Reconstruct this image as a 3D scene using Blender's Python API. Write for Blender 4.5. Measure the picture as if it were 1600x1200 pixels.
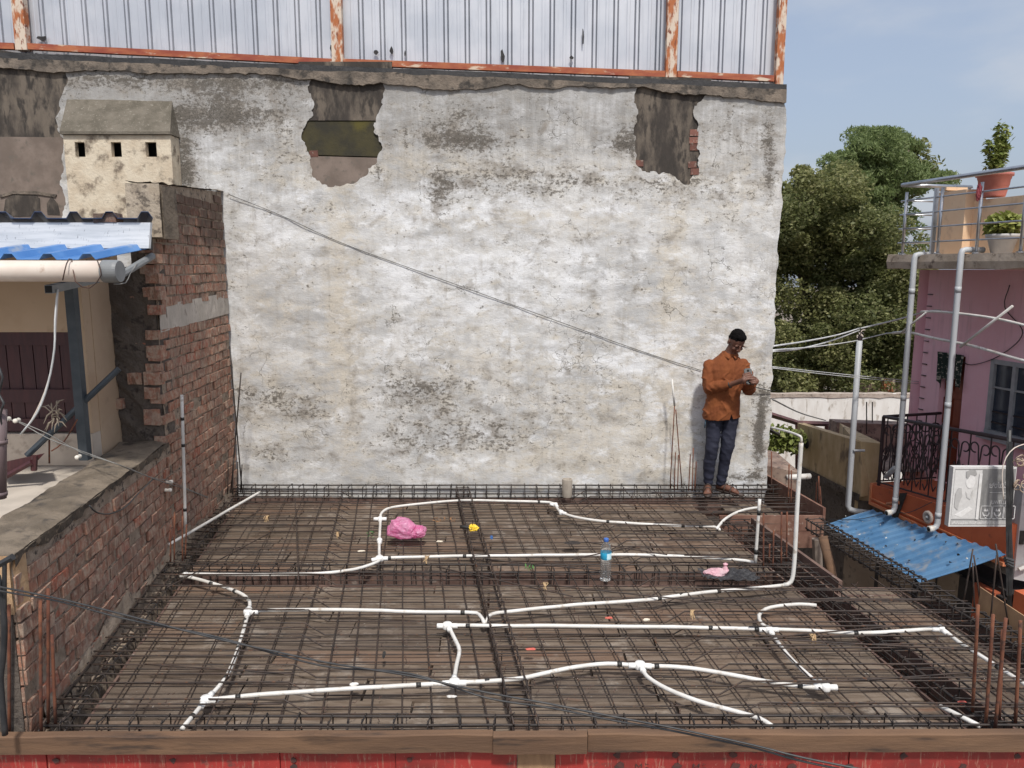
import bpy, bmesh, math, random
import numpy as np
from mathutils import Vector, Matrix, Euler
from math import sin, cos, pi, radians, atan, sqrt

for o in list(bpy.data.objects):
    bpy.data.objects.remove(o, do_unlink=True)
SC = bpy.context.scene
COL = SC.collection
random.seed(7)
NR = np.random.RandomState(11)

# ------------------------------------------------------------------ camera, world, sun, exposure
CAMH = 2.36                                    # eye height above the slab reinforcement, metres
FPX, YHOR = 1200.0, 415.0                      # focal length in photo pixels, horizon row
TH = atan((600 - YHOR) / FPX)
cam_data = bpy.data.cameras.new('camera')
cam = bpy.data.objects.new('camera', cam_data)
COL.objects.link(cam)
cam_data.sensor_width = 36.0
cam_data.lens = 36.0 * FPX / 1600.0
cam_data.clip_start = 0.05
cam_data.clip_end = 600
cam.location = (0, 0, CAMH)
cam.rotation_euler = (pi / 2 - TH, 0, 0)
SC.camera = cam

SUN_EL, SUN_AZ = radians(57), radians(10)       # azimuth measured from straight behind the camera towards the right
SUNDIR = Vector((sin(SUN_AZ) * cos(SUN_EL), -cos(SUN_AZ) * cos(SUN_EL), sin(SUN_EL)))
world = bpy.data.worlds.new('World')
SC.world = world
world.use_nodes = True
wn, wl = world.node_tree.nodes, world.node_tree.links
wn.clear()
wout = wn.new('ShaderNodeOutputWorld')
wbg = wn.new('ShaderNodeBackground')
wbg.inputs['Strength'].default_value = 0.15
sky = wn.new('ShaderNodeTexSky')
sky.sky_type = 'NISHITA'
sky.sun_disc = False
sky.sun_elevation = SUN_EL
sky.sun_rotation = pi - SUN_AZ                 # sky rotation is measured clockwise from +Y
sky.dust_density = 4.0
sky.air_density = 1.0
wtc = wn.new('ShaderNodeTexCoord')
wmap = wn.new('ShaderNodeMapping')
wmap.inputs['Scale'].default_value = (1.0, 1.0, 2.6)
wl.new(wtc.outputs['Generated'], wmap.inputs['Vector'])
wno = wn.new('ShaderNodeTexNoise')
wno.inputs['Scale'].default_value = 3.1
wno.inputs['Detail'].default_value = 6
wno.inputs['Roughness'].default_value = 0.5
wl.new(wmap.outputs['Vector'], wno.inputs['Vector'])
wcr = wn.new('ShaderNodeMapRange')
wcr.interpolation_type = 'SMOOTHSTEP'
for k, v in (('From Min', .46), ('From Max', .74), ('To Min', 0.0), ('To Max', .85)): wcr.inputs[k].default_value = v
wl.new(wno.outputs['Fac'], wcr.inputs['Value'])
wveil = wn.new('ShaderNodeMixRGB')                             # even high haze
wveil.inputs['Fac'].default_value = .62
wveil.inputs['Color2'].default_value = (1.95, 2.20, 2.72, 1)
wl.new(sky.outputs['Color'], wveil.inputs['Color1'])
wmix = wn.new('ShaderNodeMixRGB')                              # soft clouds, same radiance units as the sky
wmix.inputs['Color2'].default_value = (2.95, 3.10, 3.35, 1)
wl.new(wcr.outputs['Result'], wmix.inputs['Fac'])
wl.new(wveil.outputs['Color'], wmix.inputs['Color1'])
wl.new(wmix.outputs['Color'], wbg.inputs['Color'])
wl.new(wbg.outputs['Background'], wout.inputs['Surface'])

sun_data = bpy.data.lights.new('sun', 'SUN')
sun_data.energy = 2.5
sun_data.angle = radians(5.0)
sun_data.color = (1.0, 0.96, 0.90)
sun = bpy.data.objects.new('sun', sun_data)
COL.objects.link(sun)
sun.location = (0, -10, 20)
sun.rotation_euler = (-SUNDIR).to_track_quat('-Z', 'Y').to_euler()

SC.render.engine = 'CYCLES'
SC.view_settings.view_transform = 'Standard'
SC.view_settings.look = 'None'
SC.view_settings.exposure = 0.48
SC.view_settings.gamma = 1.0
SC.view_settings.use_curve_mapping = False
SC.cycles.use_denoising = True
SC.cycles.max_bounces = 6
SC.cycles.transparent_max_bounces = 12

# ------------------------------------------------------------------ measuring: where a sight line meets a plane of the place
_c, _s = cos(TH), sin(TH)
def ray(px, py):
    u = (px - 800) / FPX; v = (600 - py) / FPX
    return Vector((u, _c + v * _s, -_s + v * _c))
def G(px, py, z=0.0):                          # on the level plane at height z
    d = ray(px, py); t = (z - CAMH) / d.z
    return Vector((d.x * t, d.y * t, z))
def at(px, py, Y):                             # on the upright plane at distance Y
    d = ray(px, py); t = Y / d.y
    return Vector((d.x * t, Y, CAMH + d.z * t))
def onp(px, py, x0, y0, k):                    # on the upright plane X = x0 + k (Y - y0)
    d = ray(px, py); t = (x0 - k * y0) / (d.x - k * d.y)
    return Vector((d.x * t, d.y * t, CAMH + d.z * t))
KS = -0.142                                    # the plot is not square: its depth lines lean
def D(u, w, z=0.0):
    return Vector((u + KS * (w - 5.8), w, z))

# ------------------------------------------------------------------ mesh builder
class MB:
    def __init__(s):
        s.v = []; s.f = []; s.m = []; s.mi = 0
    def add(s, vs, fs):
        b = len(s.v)
        s.v += [tuple(p) for p in vs]
        s.f += [tuple(b + i for i in f) for f in fs]
        s.m += [s.mi] * len(fs)
        return s
    def box(s, c, size, rot=None):
        hx, hy, hz = size[0] / 2, size[1] / 2, size[2] / 2
        vs = [Vector((x, y, z)) for x in (-hx, hx) for y in (-hy, hy) for z in (-hz, hz)]
        if rot is not None:
            vs = [rot @ p for p in vs]
        c = Vector(c)
        return s.add([p + c for p in vs], [(0, 1, 3, 2), (4, 6, 7, 5), (0, 4, 5, 1), (2, 3, 7, 6), (0, 2, 6, 4), (1, 5, 7, 3)])
    def hexa(s, p):                            # eight corners: bottom ring 0-3 counter-clockwise, top ring 4-7
        return s.add(p, [(3, 2, 1, 0), (4, 5, 6, 7), (0, 1, 5, 4), (1, 2, 6, 5), (2, 3, 7, 6), (3, 0, 4, 7)])
    def prism(s, ring, vec):                   # planar polygon pushed along vec
        n = len(ring); vec = Vector(vec)
        a = [Vector(p) for p in ring]
        s.add(a + [p + vec for p in a], [tuple(range(n - 1, -1, -1)), tuple(range(n, 2 * n))] +
              [(i, (i + 1) % n, n + (i + 1) % n, n + i) for i in range(n)])
        return s
    def tube(s, pts, r, n=8, caps=True, closed=False):
        P = [Vector(p) for p in pts]; m = len(P)
        R = r if hasattr(r, '__len__') else [r] * m
        T = []
        for i in range(m):
            if closed: t = P[(i + 1) % m] - P[i - 1]
            else: t = P[min(i + 1, m - 1)] - P[max(i - 1, 0)]
            T.append(t.normalized() if t.length > 1e-9 else Vector((0, 0, 1)))
        ref = Vector((0, 0, 1)) if abs(T[0].z) < 0.9 else Vector((1, 0, 0))
        nx = T[0].cross(ref).normalized()
        vs = []; fs = []
        for i in range(m):
            if i:
                nx = (nx - T[i] * nx.dot(T[i]))
                nx = nx.normalized() if nx.length > 1e-6 else T[i].orthogonal().normalized()
            ny = T[i].cross(nx)
            for k in range(n):
                a = 2 * pi * k / n
                vs.append(P[i] + (nx * cos(a) + ny * sin(a)) * R[i])
        segs = m if closed else m - 1
        for i in range(segs):
            j = (i + 1) % m
            for k in range(n):
                k2 = (k + 1) % n
                fs.append((i * n + k, i * n + k2, j * n + k2, j * n + k))
        if caps and not closed:
            fs.append(tuple(range(n - 1, -1, -1)))
            fs.append(tuple((m - 1) * n + k for k in range(n)))
        return s.add(vs, fs)
    def lathe(s, prof, c=(0, 0, 0), n=20, M=None):     # prof: (r, z)
        c = Vector(c); vs = []; fs = []
        for r, z in prof:
            for k in range(n):
                a = 2 * pi * k / n
                p = Vector((r * cos(a), r * sin(a), z))
                if M is not None: p = M @ p
                vs.append(p + c)
        for i in range(len(prof) - 1):
            for k in range(n):
                k2 = (k + 1) % n
                fs.append((i * n + k, i * n + k2, (i + 1) * n + k2, (i + 1) * n + k))
        return s.add(vs, fs)
    def ball(s, c, r, n=12, m=8, M=None):
        r = Vector(r) if hasattr(r, '__len__') else Vector((r, r, r))
        c = Vector(c); vs = []; fs = []
        for i in range(m + 1):
            ph = pi * i / m
            for k in range(n):
                a = 2 * pi * k / n
                p = Vector((r.x * sin(ph) * cos(a), r.y * sin(ph) * sin(a), -r.z * cos(ph)))
                if M is not None: p = M @ p
                vs.append(p + c)
        for i in range(m):
            for k in range(n):
                k2 = (k + 1) % n
                fs.append((i * n + k, i * n + k2, (i + 1) * n + k2, (i + 1) * n + k))
        return s.add(vs, fs)
    def mesh(s, name, mats, smooth=False):
        me = bpy.data.meshes.new(name)
        me.from_pydata(s.v, [], s.f)
        if not isinstance(mats, (list, tuple)): mats = [mats]
        for mm in mats: me.materials.append(mm)
        if len(mats) > 1: me.polygons.foreach_set('material_index', s.m)
        if smooth: me.polygons.foreach_set('use_smooth', [True] * len(me.polygons))
        me.validate(); me.update()
        return me
    def build(s, name, mats, parent=None, smooth=False):
        return link(name, s.mesh(name, mats, smooth), parent)

def link(name, data, parent=None, M=None):
    o = bpy.data.objects.new(name, data)
    COL.objects.link(o)
    if M is not None: o.matrix_basis = M
    if parent is not None: adopt(o, parent)
    return o
ROOTM = {}
def adopt(o, parent):
    o.parent = parent
    o.matrix_parent_inverse = ROOTM.get(parent.name, Matrix()).inverted()
    ROOTM[o.name] = o.matrix_basis.copy()
def thing(name, label, cat, loc=(0, 0, 0), group=None):
    o = bpy.data.objects.new(name, None)
    COL.objects.link(o)
    o.empty_display_size = 0.1
    o.location = loc
    ROOTM[o.name] = Matrix.Translation(Vector(loc))
    return tag(o, label, cat, group)
def tag(o, label, cat, group=None):
    o['label'] = label; o['category'] = cat; o['kind'] = 'thing'
    if group: o['group'] = group
    return o
def stuff(o):
    o['kind'] = 'stuff'; return o

def spline(pts, step=0.06):                    # smooth path through points (Catmull-Rom)
    P = [Vector(p) for p in pts]
    if len(P) < 3: return P
    out = []
    for i in range(len(P) - 1):
        p0 = P[i - 1] if i else P[0] * 2 - P[1]
        p1, p2 = P[i], P[i + 1]
        p3 = P[i + 2] if i + 2 < len(P) else P[-1] * 2 - P[-2]
        n = max(2, int((p2 - p1).length / step))
        for k in range(n):
            t = k / n
            out.append(0.5 * ((2 * p1) + (p2 - p0) * t + (2 * p0 - 5 * p1 + 4 * p2 - p3) * t * t + (3 * p1 - p0 - 3 * p2 + p3) * t ** 3))
    out.append(P[-1])
    return out

def vnoise(x, y, seed=0):                      # smooth value noise on arrays
    x = np.asarray(x, float); y = np.asarray(y, float)
    xi = np.floor(x).astype(np.int64); yi = np.floor(y).astype(np.int64)
    fx = x - xi; fy = y - yi
    fx = fx * fx * (3 - 2 * fx); fy = fy * fy * (3 - 2 * fy)
    def h(a, b):
        n = (a * 374761393 + b * 668265263 + seed * 1442695041) & 0xffffffff
        n = ((n ^ (n >> 13)) * 1274126177) & 0xffffffff
        n = n ^ (n >> 16)
        return (n & 0xffff) / 65535.0
    a = h(xi, yi); b = h(xi + 1, yi); c = h(xi, yi + 1); d = h(xi + 1, yi + 1)
    return (a * (1 - fx) + b * fx) * (1 - fy) + (c * (1 - fx) + d * fx) * fy
def fbm(x, y, o=4, seed=0):
    t = 0; amp = 0.5; s = 0
    for i in range(o):
        t = t + amp * vnoise(np.asarray(x) * 2 ** i, np.asarray(y) * 2 ** i, seed + i * 17); s += amp; amp *= 0.5
    return t / s

# ------------------------------------------------------------------ materials
class NT:
    def __init__(s, name):
        s.mat = bpy.data.materials.new(name); s.mat.use_nodes = True
        s.n = s.mat.node_tree.nodes; s.l = s.mat.node_tree.links
        s.n.clear()
        s.out = s.n.new('ShaderNodeOutputMaterial')
        s.b = s.n.new('ShaderNodeBsdfPrincipled')
        s.l.new(s.b.outputs['BSDF'], s.out.inputs['Surface'])
        s.geo = s.n.new('ShaderNodeNewGeometry')
        s.bumpsock = None
    def set(s, node, key, v):
        if hasattr(v, 'is_linked') or isinstance(v, bpy.types.NodeSocket): s.l.new(v, node.inputs[key])
        else: node.inputs[key].default_value = v
    def pos(s, scale=(1, 1, 1), src=None, loc=(0, 0, 0), rot=(0, 0, 0)):
        m = s.n.new('ShaderNodeMapping')
        m.inputs['Scale'].default_value = scale; m.inputs['Location'].default_value = loc; m.inputs['Rotation'].default_value = rot
        s.l.new(src or s.geo.outputs['Position'], m.inputs['Vector'])
        return m.outputs['Vector']
    def objpos(s):
        return s.n.new('ShaderNodeTexCoord').outputs['Object']
    def noise(s, scale, detail=4, rough=0.55, vec=None, dist=0.0, col=False):
        t = s.n.new('ShaderNodeTexNoise')
        t.inputs['Scale'].default_value = scale; t.inputs['Detail'].default_value = detail
        t.inputs['Roughness'].default_value = rough; t.inputs['Distortion'].default_value = dist
        s.l.new(vec or s.geo.outputs['Position'], t.inputs['Vector'])
        return t.outputs['Color' if col else 'Fac']
    def voro(s, scale, vec=None, feature='F1', out='Distance', rnd=1.0):
        t = s.n.new('ShaderNodeTexVoronoi'); t.feature = feature
        t.inputs['Scale'].default_value = scale; t.inputs['Randomness'].default_value = rnd
        s.l.new(vec or s.geo.outputs['Position'], t.inputs['Vector'])
        return t.outputs[out]
    def ramp(s, fac, lo, hi, a=0.0, b=1.0):
        m = s.n.new('ShaderNodeMapRange'); m.interpolation_type = 'SMOOTHSTEP'
        m.inputs['From Min'].default_value = lo; m.inputs['From Max'].default_value = hi
        m.inputs['To Min'].default_value = a; m.inputs['To Max'].default_value = b
        s.l.new(fac, m.inputs['Value'])
        return m.outputs['Result']
    def math(s, op, a, b=0.0, c=None):
        m = s.n.new('ShaderNodeMath'); m.operation = op
        s.set(m, 0, a); s.set(m, 1, b)
        if c is not None: s.set(m, 2, c)
        return m.outputs[0]
    def mix(s, fac, a, b, mode='MIX'):
        m = s.n.new('ShaderNodeMixRGB'); m.blend_type = mode
        for k, v in (('Fac', fac), ('Color1', a), ('Color2', b)):
            if isinstance(v, (tuple, list)): v = tuple(v) + ((1,) if len(v) == 3 else ())
            s.set(m, k, v)
        return m.outputs['Color']
    def attr(s, name, out='Fac'):
        a = s.n.new('ShaderNodeAttribute'); a.attribute_name = name
        return a.outputs[out]
    def rnd(s):
        return s.n.new('ShaderNodeObjectInfo').outputs['Random']
    def island(s):
        return s.geo.outputs['Random Per Island']
    def bump(s, h, strength=0.5, dist=0.01):
        b = s.n.new('ShaderNodeBump')
        b.inputs['Strength'].default_value = strength; b.inputs['Distance'].default_value = dist
        s.l.new(h, b.inputs['Height'])
        if s.bumpsock is not None: s.l.new(s.bumpsock, b.inputs['Normal'])
        s.bumpsock = b.outputs['Normal']
        s.l.new(s.bumpsock, s.b.inputs['Normal'])
    def done(s, color=None, rough=0.8, metal=0.0, spec=None):
        if color is not None:
            if isinstance(color, (tuple, list)): color = tuple(color[:3]) + (1,)
            s.set(s.b, 'Base Color', color)
        s.set(s.b, 'Roughness', rough); s.set(s.b, 'Metallic', metal)
        if spec is not None: s.b.inputs['Specular IOR Level'].default_value = spec
        return s.mat

def simple(name, c1, c2, scale=8, rough=0.8, metal=0.0, bump=0.0, bdist=0.004, stretch=(1, 1, 1), detail=5, lo=.35, hi=.65,
           c3=None, s3=60, lo3=.55, hi3=.7, spec=None, rnd=0.0):
    t = NT(name)
    v = t.pos(stretch)
    n = t.noise(scale, detail, 0.6, v)
    col = t.mix(t.ramp(n, lo, hi), c1, c2)
    if c3 is not None:
        col = t.mix(t.ramp(t.noise(s3, 4, .6, v), lo3, hi3), col, c3)
    if rnd:
        r = t.ramp(t.rnd(), 0, 1, 1 - rnd, 1 + rnd)
        m = t.n.new('ShaderNodeVectorMath'); m.operation = 'SCALE'
        t.l.new(col, m.inputs[0]); t.l.new(r, m.inputs['Scale'])
        col = m.outputs[0]
    if bump: t.bump(t.noise(scale * 5, 6, .65, v), bump, bdist)
    return t.done(col, rough, metal, spec)

M = {}
M['steel_bar'] = simple('steel_bar', (.034, .026, .023), (.066, .044, .034), 9, .62, .2, .35, .002, c3=(.12, .055, .028), s3=26, lo3=.58, hi3=.72)
M['steel_dark'] = simple('steel_dark', (.028, .024, .023), (.052, .040, .034), 12, .6, .3, .3, .002)
M['rust_bar'] = simple('rust_bar', (.115, .042, .026), (.185, .070, .036), 9, .9, 0, .6, .003, c3=(.06, .030, .022), s3=17, lo3=.5, hi3=.68)
M['tie_wire'] = simple('tie_wire', (.05, .035, .03), (.10, .05, .035), 20, .7)
M['pvc'] = simple('pvc', (.70, .685, .65), (.58, .56, .52), 5, .5, c3=(.42, .37, .31), s3=16, lo3=.57, hi3=.72)
M['pvc_joint'] = simple('pvc_joint', (.82, .82, .80), (.76, .75, .72), 12, .4)
M['tape'] = simple('tape', (.02, .02, .02), (.035, .033, .03), 30, .5)
M['black_wire'] = simple('black_wire', (.025, .026, .028), (.05, .05, .05), 10, .5)
M['grey_wire'] = simple('grey_wire', (.16, .16, .155), (.24, .235, .22), 10, .55)
M['white_wire'] = simple('white_wire', (.62, .63, .63), (.5, .52, .52), 10, .5)
# ------------------------------------------------------------------ the big lime-washed wall at the back
YW = 8.0
def wallxz(pts): return [(p.x, p.z) for p in (at(x, y, YW) for x, y in pts)]
def inpoly(px, pz, poly):
    r = np.zeros(px.shape, bool); n = len(poly)
    for i in range(n):
        x1, z1 = poly[i]; x2, z2 = poly[(i + 1) % n]
        c = ((z1 > pz) != (z2 > pz))
        with np.errstate(divide='ignore', invalid='ignore'):
            xx = (x2 - x1) * (pz - z1) / (z2 - z1 + 1e-12) + x1
        r ^= c & (px < xx)
    return r
def ragged(poly, amp, step, seed):             # break up the straight edges of an outline
    out = []; k = 0
    for i in range(len(poly)):
        a = Vector(poly[i]); b = Vector(poly[(i + 1) % len(poly)])
        n = max(1, int((b - a).length / step))
        for j in range(n):
            p = a.lerp(b, j / n)
            d = Vector((float(fbm(p.x * 9, p.y * 9, 3, seed)) - .5, float(fbm(p.x * 9, p.y * 9, 3, seed + 5)) - .5)) * amp * 2
            e = Vector((float(fbm(p.x * 31, p.y * 31, 2, seed + 2)) - .5, float(fbm(p.x * 31, p.y * 31, 2, seed + 9)) - .5)) * .045
            out.append((p.x + d.x + e.x, p.y + d.y + e.y))
    return out
holeA = ragged(wallxz([(-60, 70), (60, 92), (100, 100), (105, 130), (95, 160), (86, 190), (98, 212), (98, 350), (-60, 350)]), .05, .022, 1)
holeB = ragged(wallxz([(490, 104), (606, 106), (600, 150), (592, 180), (585, 205), (595, 235), (592, 250), (570, 275), (540, 288), (515, 292), (490, 275),
                (481, 240), (472, 215), (478, 190), (492, 178), (492, 165), (482, 145), (487, 120)]), .04, .018, 2)
holeC = ragged(wallxz([(992, 132), (1102, 138), (1105, 148), (1088, 160), (1082, 180), (1090, 195), (1088, 230), (1094, 270), (1075, 287), (1060, 286),
                (1040, 272), (1010, 270), (994, 262), (990, 240), (998, 215), (990, 200), (998, 180), (993, 160)]), .04, .018, 3)
ZT = lambda x: 4.085 + (2.69 - x) * 0.0390     # top of the masonry, rising to the left
X0, X1 = -6.6, 2.735
def build_wall():
    nx, nz = 400, 200
    zb = -0.6
    gx = np.linspace(X0, X1, nx); gt = np.linspace(0, 1, nz)
    XX, TT = np.meshgrid(gx, gt)
    ZZ = zb + TT * (ZT(XX) - zb)
    rag = fbm(ZZ[:, -1] * 5, ZZ[:, -1] * 0, 4, 40)
    XX[:, -1] += (rag - .5) * .07
    face_ok = np.ones((nz - 1, nx - 1), bool)
    cx = (XX[:-1, :-1] + XX[1:, 1:]) / 2; cz = (ZZ[:-1, :-1] + ZZ[1:, 1:]) / 2
    for poly in (holeA, holeB, holeC):
        face_ok &= ~inpoly(cx, cz, poly)
    # relief: trowel waves and lumps
    rel = (fbm(XX * 2.2, ZZ * 5.5, 4, 3) - .5) * .022 + (fbm(XX * 7, ZZ * 13, 3, 9) - .5) * .009
    YY = YW - rel
    idx = np.arange(nx * nz).reshape(nz, nx)
    F = np.stack([idx[:-1, :-1], idx[:-1, 1:], idx[1:, 1:], idx[1:, :-1]], -1)[face_ok]
    # give the plaster its thickness along every open edge, pulled onto the ragged outlines
    ed = {}
    for a, b, c, d in F.tolist():
        for e in ((a, b), (b, c), (c, d), (d, a)):
            k = (min(e), max(e)); ed[k] = None if k in ed else e
    border = [e for e in ed.values() if e is not None]
    V = np.stack([XX, YY, ZZ], -1).reshape(-1, 3)
    bset = sorted({i for e in border for i in e})
    for i in bset:
        p = V[i]
        best = None
        for poly in (holeA, holeB, holeC):
            q = np.array(poly)
            d = (q[:, 0] - p[0]) ** 2 + (q[:, 1] - p[2]) ** 2
            k = int(d.argmin())
            if best is None or d[k] < best[0]: best = (d[k], q[k])
        if best[0] < .03 ** 2: V[i, 0], V[i, 2] = best[1]
    base = len(V); remap = {i: base + k for k, i in enumerate(bset)}
    back = V[bset].copy(); back[:, 1] = YW + .06
    V = np.vstack([V, back])
    n2 = len(V); remap2 = {i: n2 + k for k, i in enumerate(bset)}
    V = np.vstack([V, V[bset]])
    faces = F.tolist() + [(remap2[b], remap2[a], remap[a], remap[b]) for a, b in border]
    me = bpy.data.meshes.new('plaster_coat')
    me.from_pydata(V.tolist(), [], faces)
    # stains that stay put: where the lime is gone, where mould grew, where the cream undercoat shows
    u = V[:, 0]; z = V[:, 2]
    dirt = np.zeros(len(V)); cream = np.zeros(len(V)); white = np.zeros(len(V))
    def blob(arr, px, py, rx, ry, a):
        c = at(px, py, YW); sx = rx * .0066; sz = ry * .0066
        arr += a * np.exp(-(((u - c.x) / sx) ** 2 + ((z - c.z) / sz) ** 2))
    for b in [(300, 180, 60, 25, .8), (350, 160, 50, 40, .6), (390, 185, 50, 22, .6), (160, 125, 90, 15, .6), (330, 128, 150, 14, .5), (290, 250, 18, 50, .9), (270, 290, 30, 40, .7),
              (720, 180, 50, 30, .45), (700, 215, 70, 20, .75), (760, 228, 60, 18, .45), (690, 300, 20, 40, .6), (760, 280, 120, 25, .40), (900, 285, 160, 28, .38),
              (1110, 295, 110, 25, .42), (985, 215, 26, 25, .8), (975, 228, 22, 10, .8), (1140, 210, 40, 30, .4), (1200, 220, 14, 60, .55), (1205, 260, 10, 40, .5),
              (400, 620, 60, 18, .6), (470, 640, 50, 30, .5), (640, 610, 60, 20, .5), (720, 650, 150, 45, .42), (640, 690, 60, 28, .42), (760, 690, 80, 20, .4),
              (690, 600, 90, 12, .4), (900, 640, 80, 30, .2), (1189, 650, 8, 60, 1.0), (1184, 705, 10, 45, .8), (1176, 640, 20, 60, .3), (1170, 745, 60, 7, .8), (1080, 757, 40, 9, .6), (420, 700, 40, 20, .4),
              (460, 720, 60, 12, .3), (870, 600, 50, 20, .2), (980, 720, 80, 12, .2), (1130, 345, 60, 12, .3), (590, 265, 12, 20, .4), (480, 330, 60, 10, .2), (560, 130, 300, 10, .25),
              (1203, 622, 7, 20, .7), (860, 375, 140, 8, .18), (370, 420, 14, 150, .25), (450, 150, 30, 40, .35), (440, 240, 40, 40, .25)]:
        blob(dirt, *b)
    for b in [(535, 470, 26, 240, .9), (1048, 480, 22, 230, .8), (800, 340, 220, 22, .5), (480, 250, 80, 40, .5), (850, 265, 260, 25, .5), (1000, 640, 200, 120, .6), (700, 560, 140, 90, .4),
              (430, 640, 90, 90, .5), (1150, 560, 60, 120, .5), (650, 250, 80, 30, .4), (900, 720, 260, 40, .5), (1150, 300, 60, 40, .5), (420, 460, 60, 80, .3)]:
        blob(cream, *b)
    for b in [(640, 430, 60, 70, .7), (760, 440, 60, 60, .7), (900, 430, 90, 70, .6), (915, 155, 70, 24, .9), (420, 360, 60, 50, .6), (700, 140, 60, 30, .5), (660, 320, 90, 24, .6), (850, 330, 150, 18, .5),
              (1150, 430, 50, 80, .5), (1160, 170, 50, 20, .5), (1000, 560, 160, 50, .5), (500, 170, 60, 40, .4), (1110, 660, 40, 80, .4), (620, 540, 80, 40, .4), (1160, 760, 40, 12, .9), (340, 230, 40, 30, .5)]:
        blob(white, *b)
    for nm, arr in (('dirt', dirt), ('cream', cream), ('white', white)):
        a = me.attributes.new(nm, 'FLOAT', 'POINT'); a.data.foreach_set('value', np.clip(arr, 0, 1.5).astype(np.float32))
    me.polygons.foreach_set('use_smooth', [i < len(F) for i in range(len(faces))])
    t = NT('lime_washed_plaster')
    P = t.geo.outputs['Position']
    hz = t.pos((1.0, 1, 1.6)); vt = t.pos((5, 1, .5))
    big = t.noise(1.3, 5, .6, hz); mid = t.noise(5.0, 7, .72, hz, .5); fine = t.noise(21, 6, .74, t.pos((1, 1, 1.5))); vfine = t.noise(75, 4, .75)
    col = t.mix(t.ramp(big, .32, .66), (.43, .43, .425), (.62, .618, .605))
    col = t.mix(t.math('MULTIPLY', t.ramp(t.math('ADD', mid, t.math('MULTIPLY', t.attr('cream'), .26)), .46, .78), .85), col, (.57, .52, .435))
    col = t.mix(t.ramp(t.math('ADD', t.noise(3.4, 8, .74, t.pos((1, 1, 1.7)), .3), t.math('MULTIPLY', t.attr('white'), .22)), .50, .72), col, (.76, .77, .78))
    col = t.mix(t.math('MULTIPLY', t.ramp(t.noise(8, 7, .78, t.pos((1, 1, 1.6))), .50, .72), .55), col, (.37, .37, .37))        # flakes gone: grey render shows
    streak = t.ramp(t.noise(3.0, 6, .65, vt), .52, .72)
    col = t.mix(t.math('MULTIPLY', streak, .42), col, (.36, .33, .285))
    col = t.mix(t.math('MULTIPLY', t.ramp(t.noise(1.7, 5, .6, t.pos((2.2, 1, .35), None, (4, 2, 1))), .52, .70), .55), col, (.70, .69, .665))
    sz = t.n.new('ShaderNodeSeparateXYZ'); t.l.new(P, sz.inputs[0])
    up = t.ramp(t.math('ADD', sz.outputs[2], t.math('MULTIPLY', t.noise(7, 5, .7, t.pos((3, 1, .25))), 1.6)), 3.75, 5.0)
    col = t.mix(t.math('MULTIPLY', up, .55), col, (.17, .155, .135))
    d0 = t.attr('dirt')
    nd = t.math('ADD', t.math('MULTIPLY', fine, .62), t.math('MULTIPLY', mid, .38))
    halo = t.math('ADD', t.noise(4.5, 6, .7, t.pos((1, 1, 1.3)), .4), t.math('MULTIPLY', d0, .15))
    col = t.mix(t.math('MULTIPLY', t.ramp(halo, .50, .76), .78), col, (.235, .205, .17))
    dd = t.math('ADD', nd, t.math('MULTIPLY', d0, .135))
    col = t.mix(t.math('MULTIPLY', t.ramp(dd, .555, .64), .88), col, (.125, .112, .096))
    spk = t.math('ADD', vfine, t.math('MULTIPLY', d0, .11))
    col = t.mix(t.math('MULTIPLY', t.ramp(spk, .64, .71), .78), col, (.07, .064, .056))
    wob = t.n.new('ShaderNodeVectorMath'); wob.operation = 'MULTIPLY_ADD'
    t.l.new(t.noise(3.5, 4, .6, None, 0, True), wob.inputs[0]); wob.inputs[1].default_value = (.35, .35, .35); t.l.new(P, wob.inputs[2])
    crk = t.voro(2.6, wob.outputs[0], 'DISTANCE_TO_EDGE')
    crk2 = t.voro(6.5, wob.outputs[0], 'DISTANCE_TO_EDGE')
    cm = t.ramp(t.noise(1.1, 3), .58, .66)
    ck = t.math('MULTIPLY', t.ramp(crk, .003, .010, 1, 0), t.ramp(t.noise(2.1, 3), .56, .64))
    ck = t.math('MAXIMUM', ck, t.math('MULTIPLY', t.ramp(crk2, .005, .016, 1, 0), cm))
    col = t.mix(t.math('MULTIPLY', ck, .7), col, (.13, .12, .10))
    t.bump(t.noise(13, 6, .72, t.pos((1, 1, 1.9))), .34, .020)
    t.bump(t.noise(60, 4, .7), .35, .008)
    t.bump(t.math('SUBTRACT', 1.0, ck), .5, .006)
    t.done(col, .92, 0, .2)
    me.materials.append(t.mat)
    me.materials.append(M['broken_edge'])
    me.polygons.foreach_set('material_index', [0 if i < len(F) else 1 for i in range(len(faces))])
    me.update()
    return me
M['broken_edge'] = simple('broken_edge', (.12, .10, .082), (.20, .165, .135), 20, .95)
big_wall = thing('plastered_wall', 'tall lime washed wall with peeling stained plaster behind the bare reinforcement', 'wall', (-2, YW, -.6))
link('plaster_coat', build_wall(), big_wall)

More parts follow.
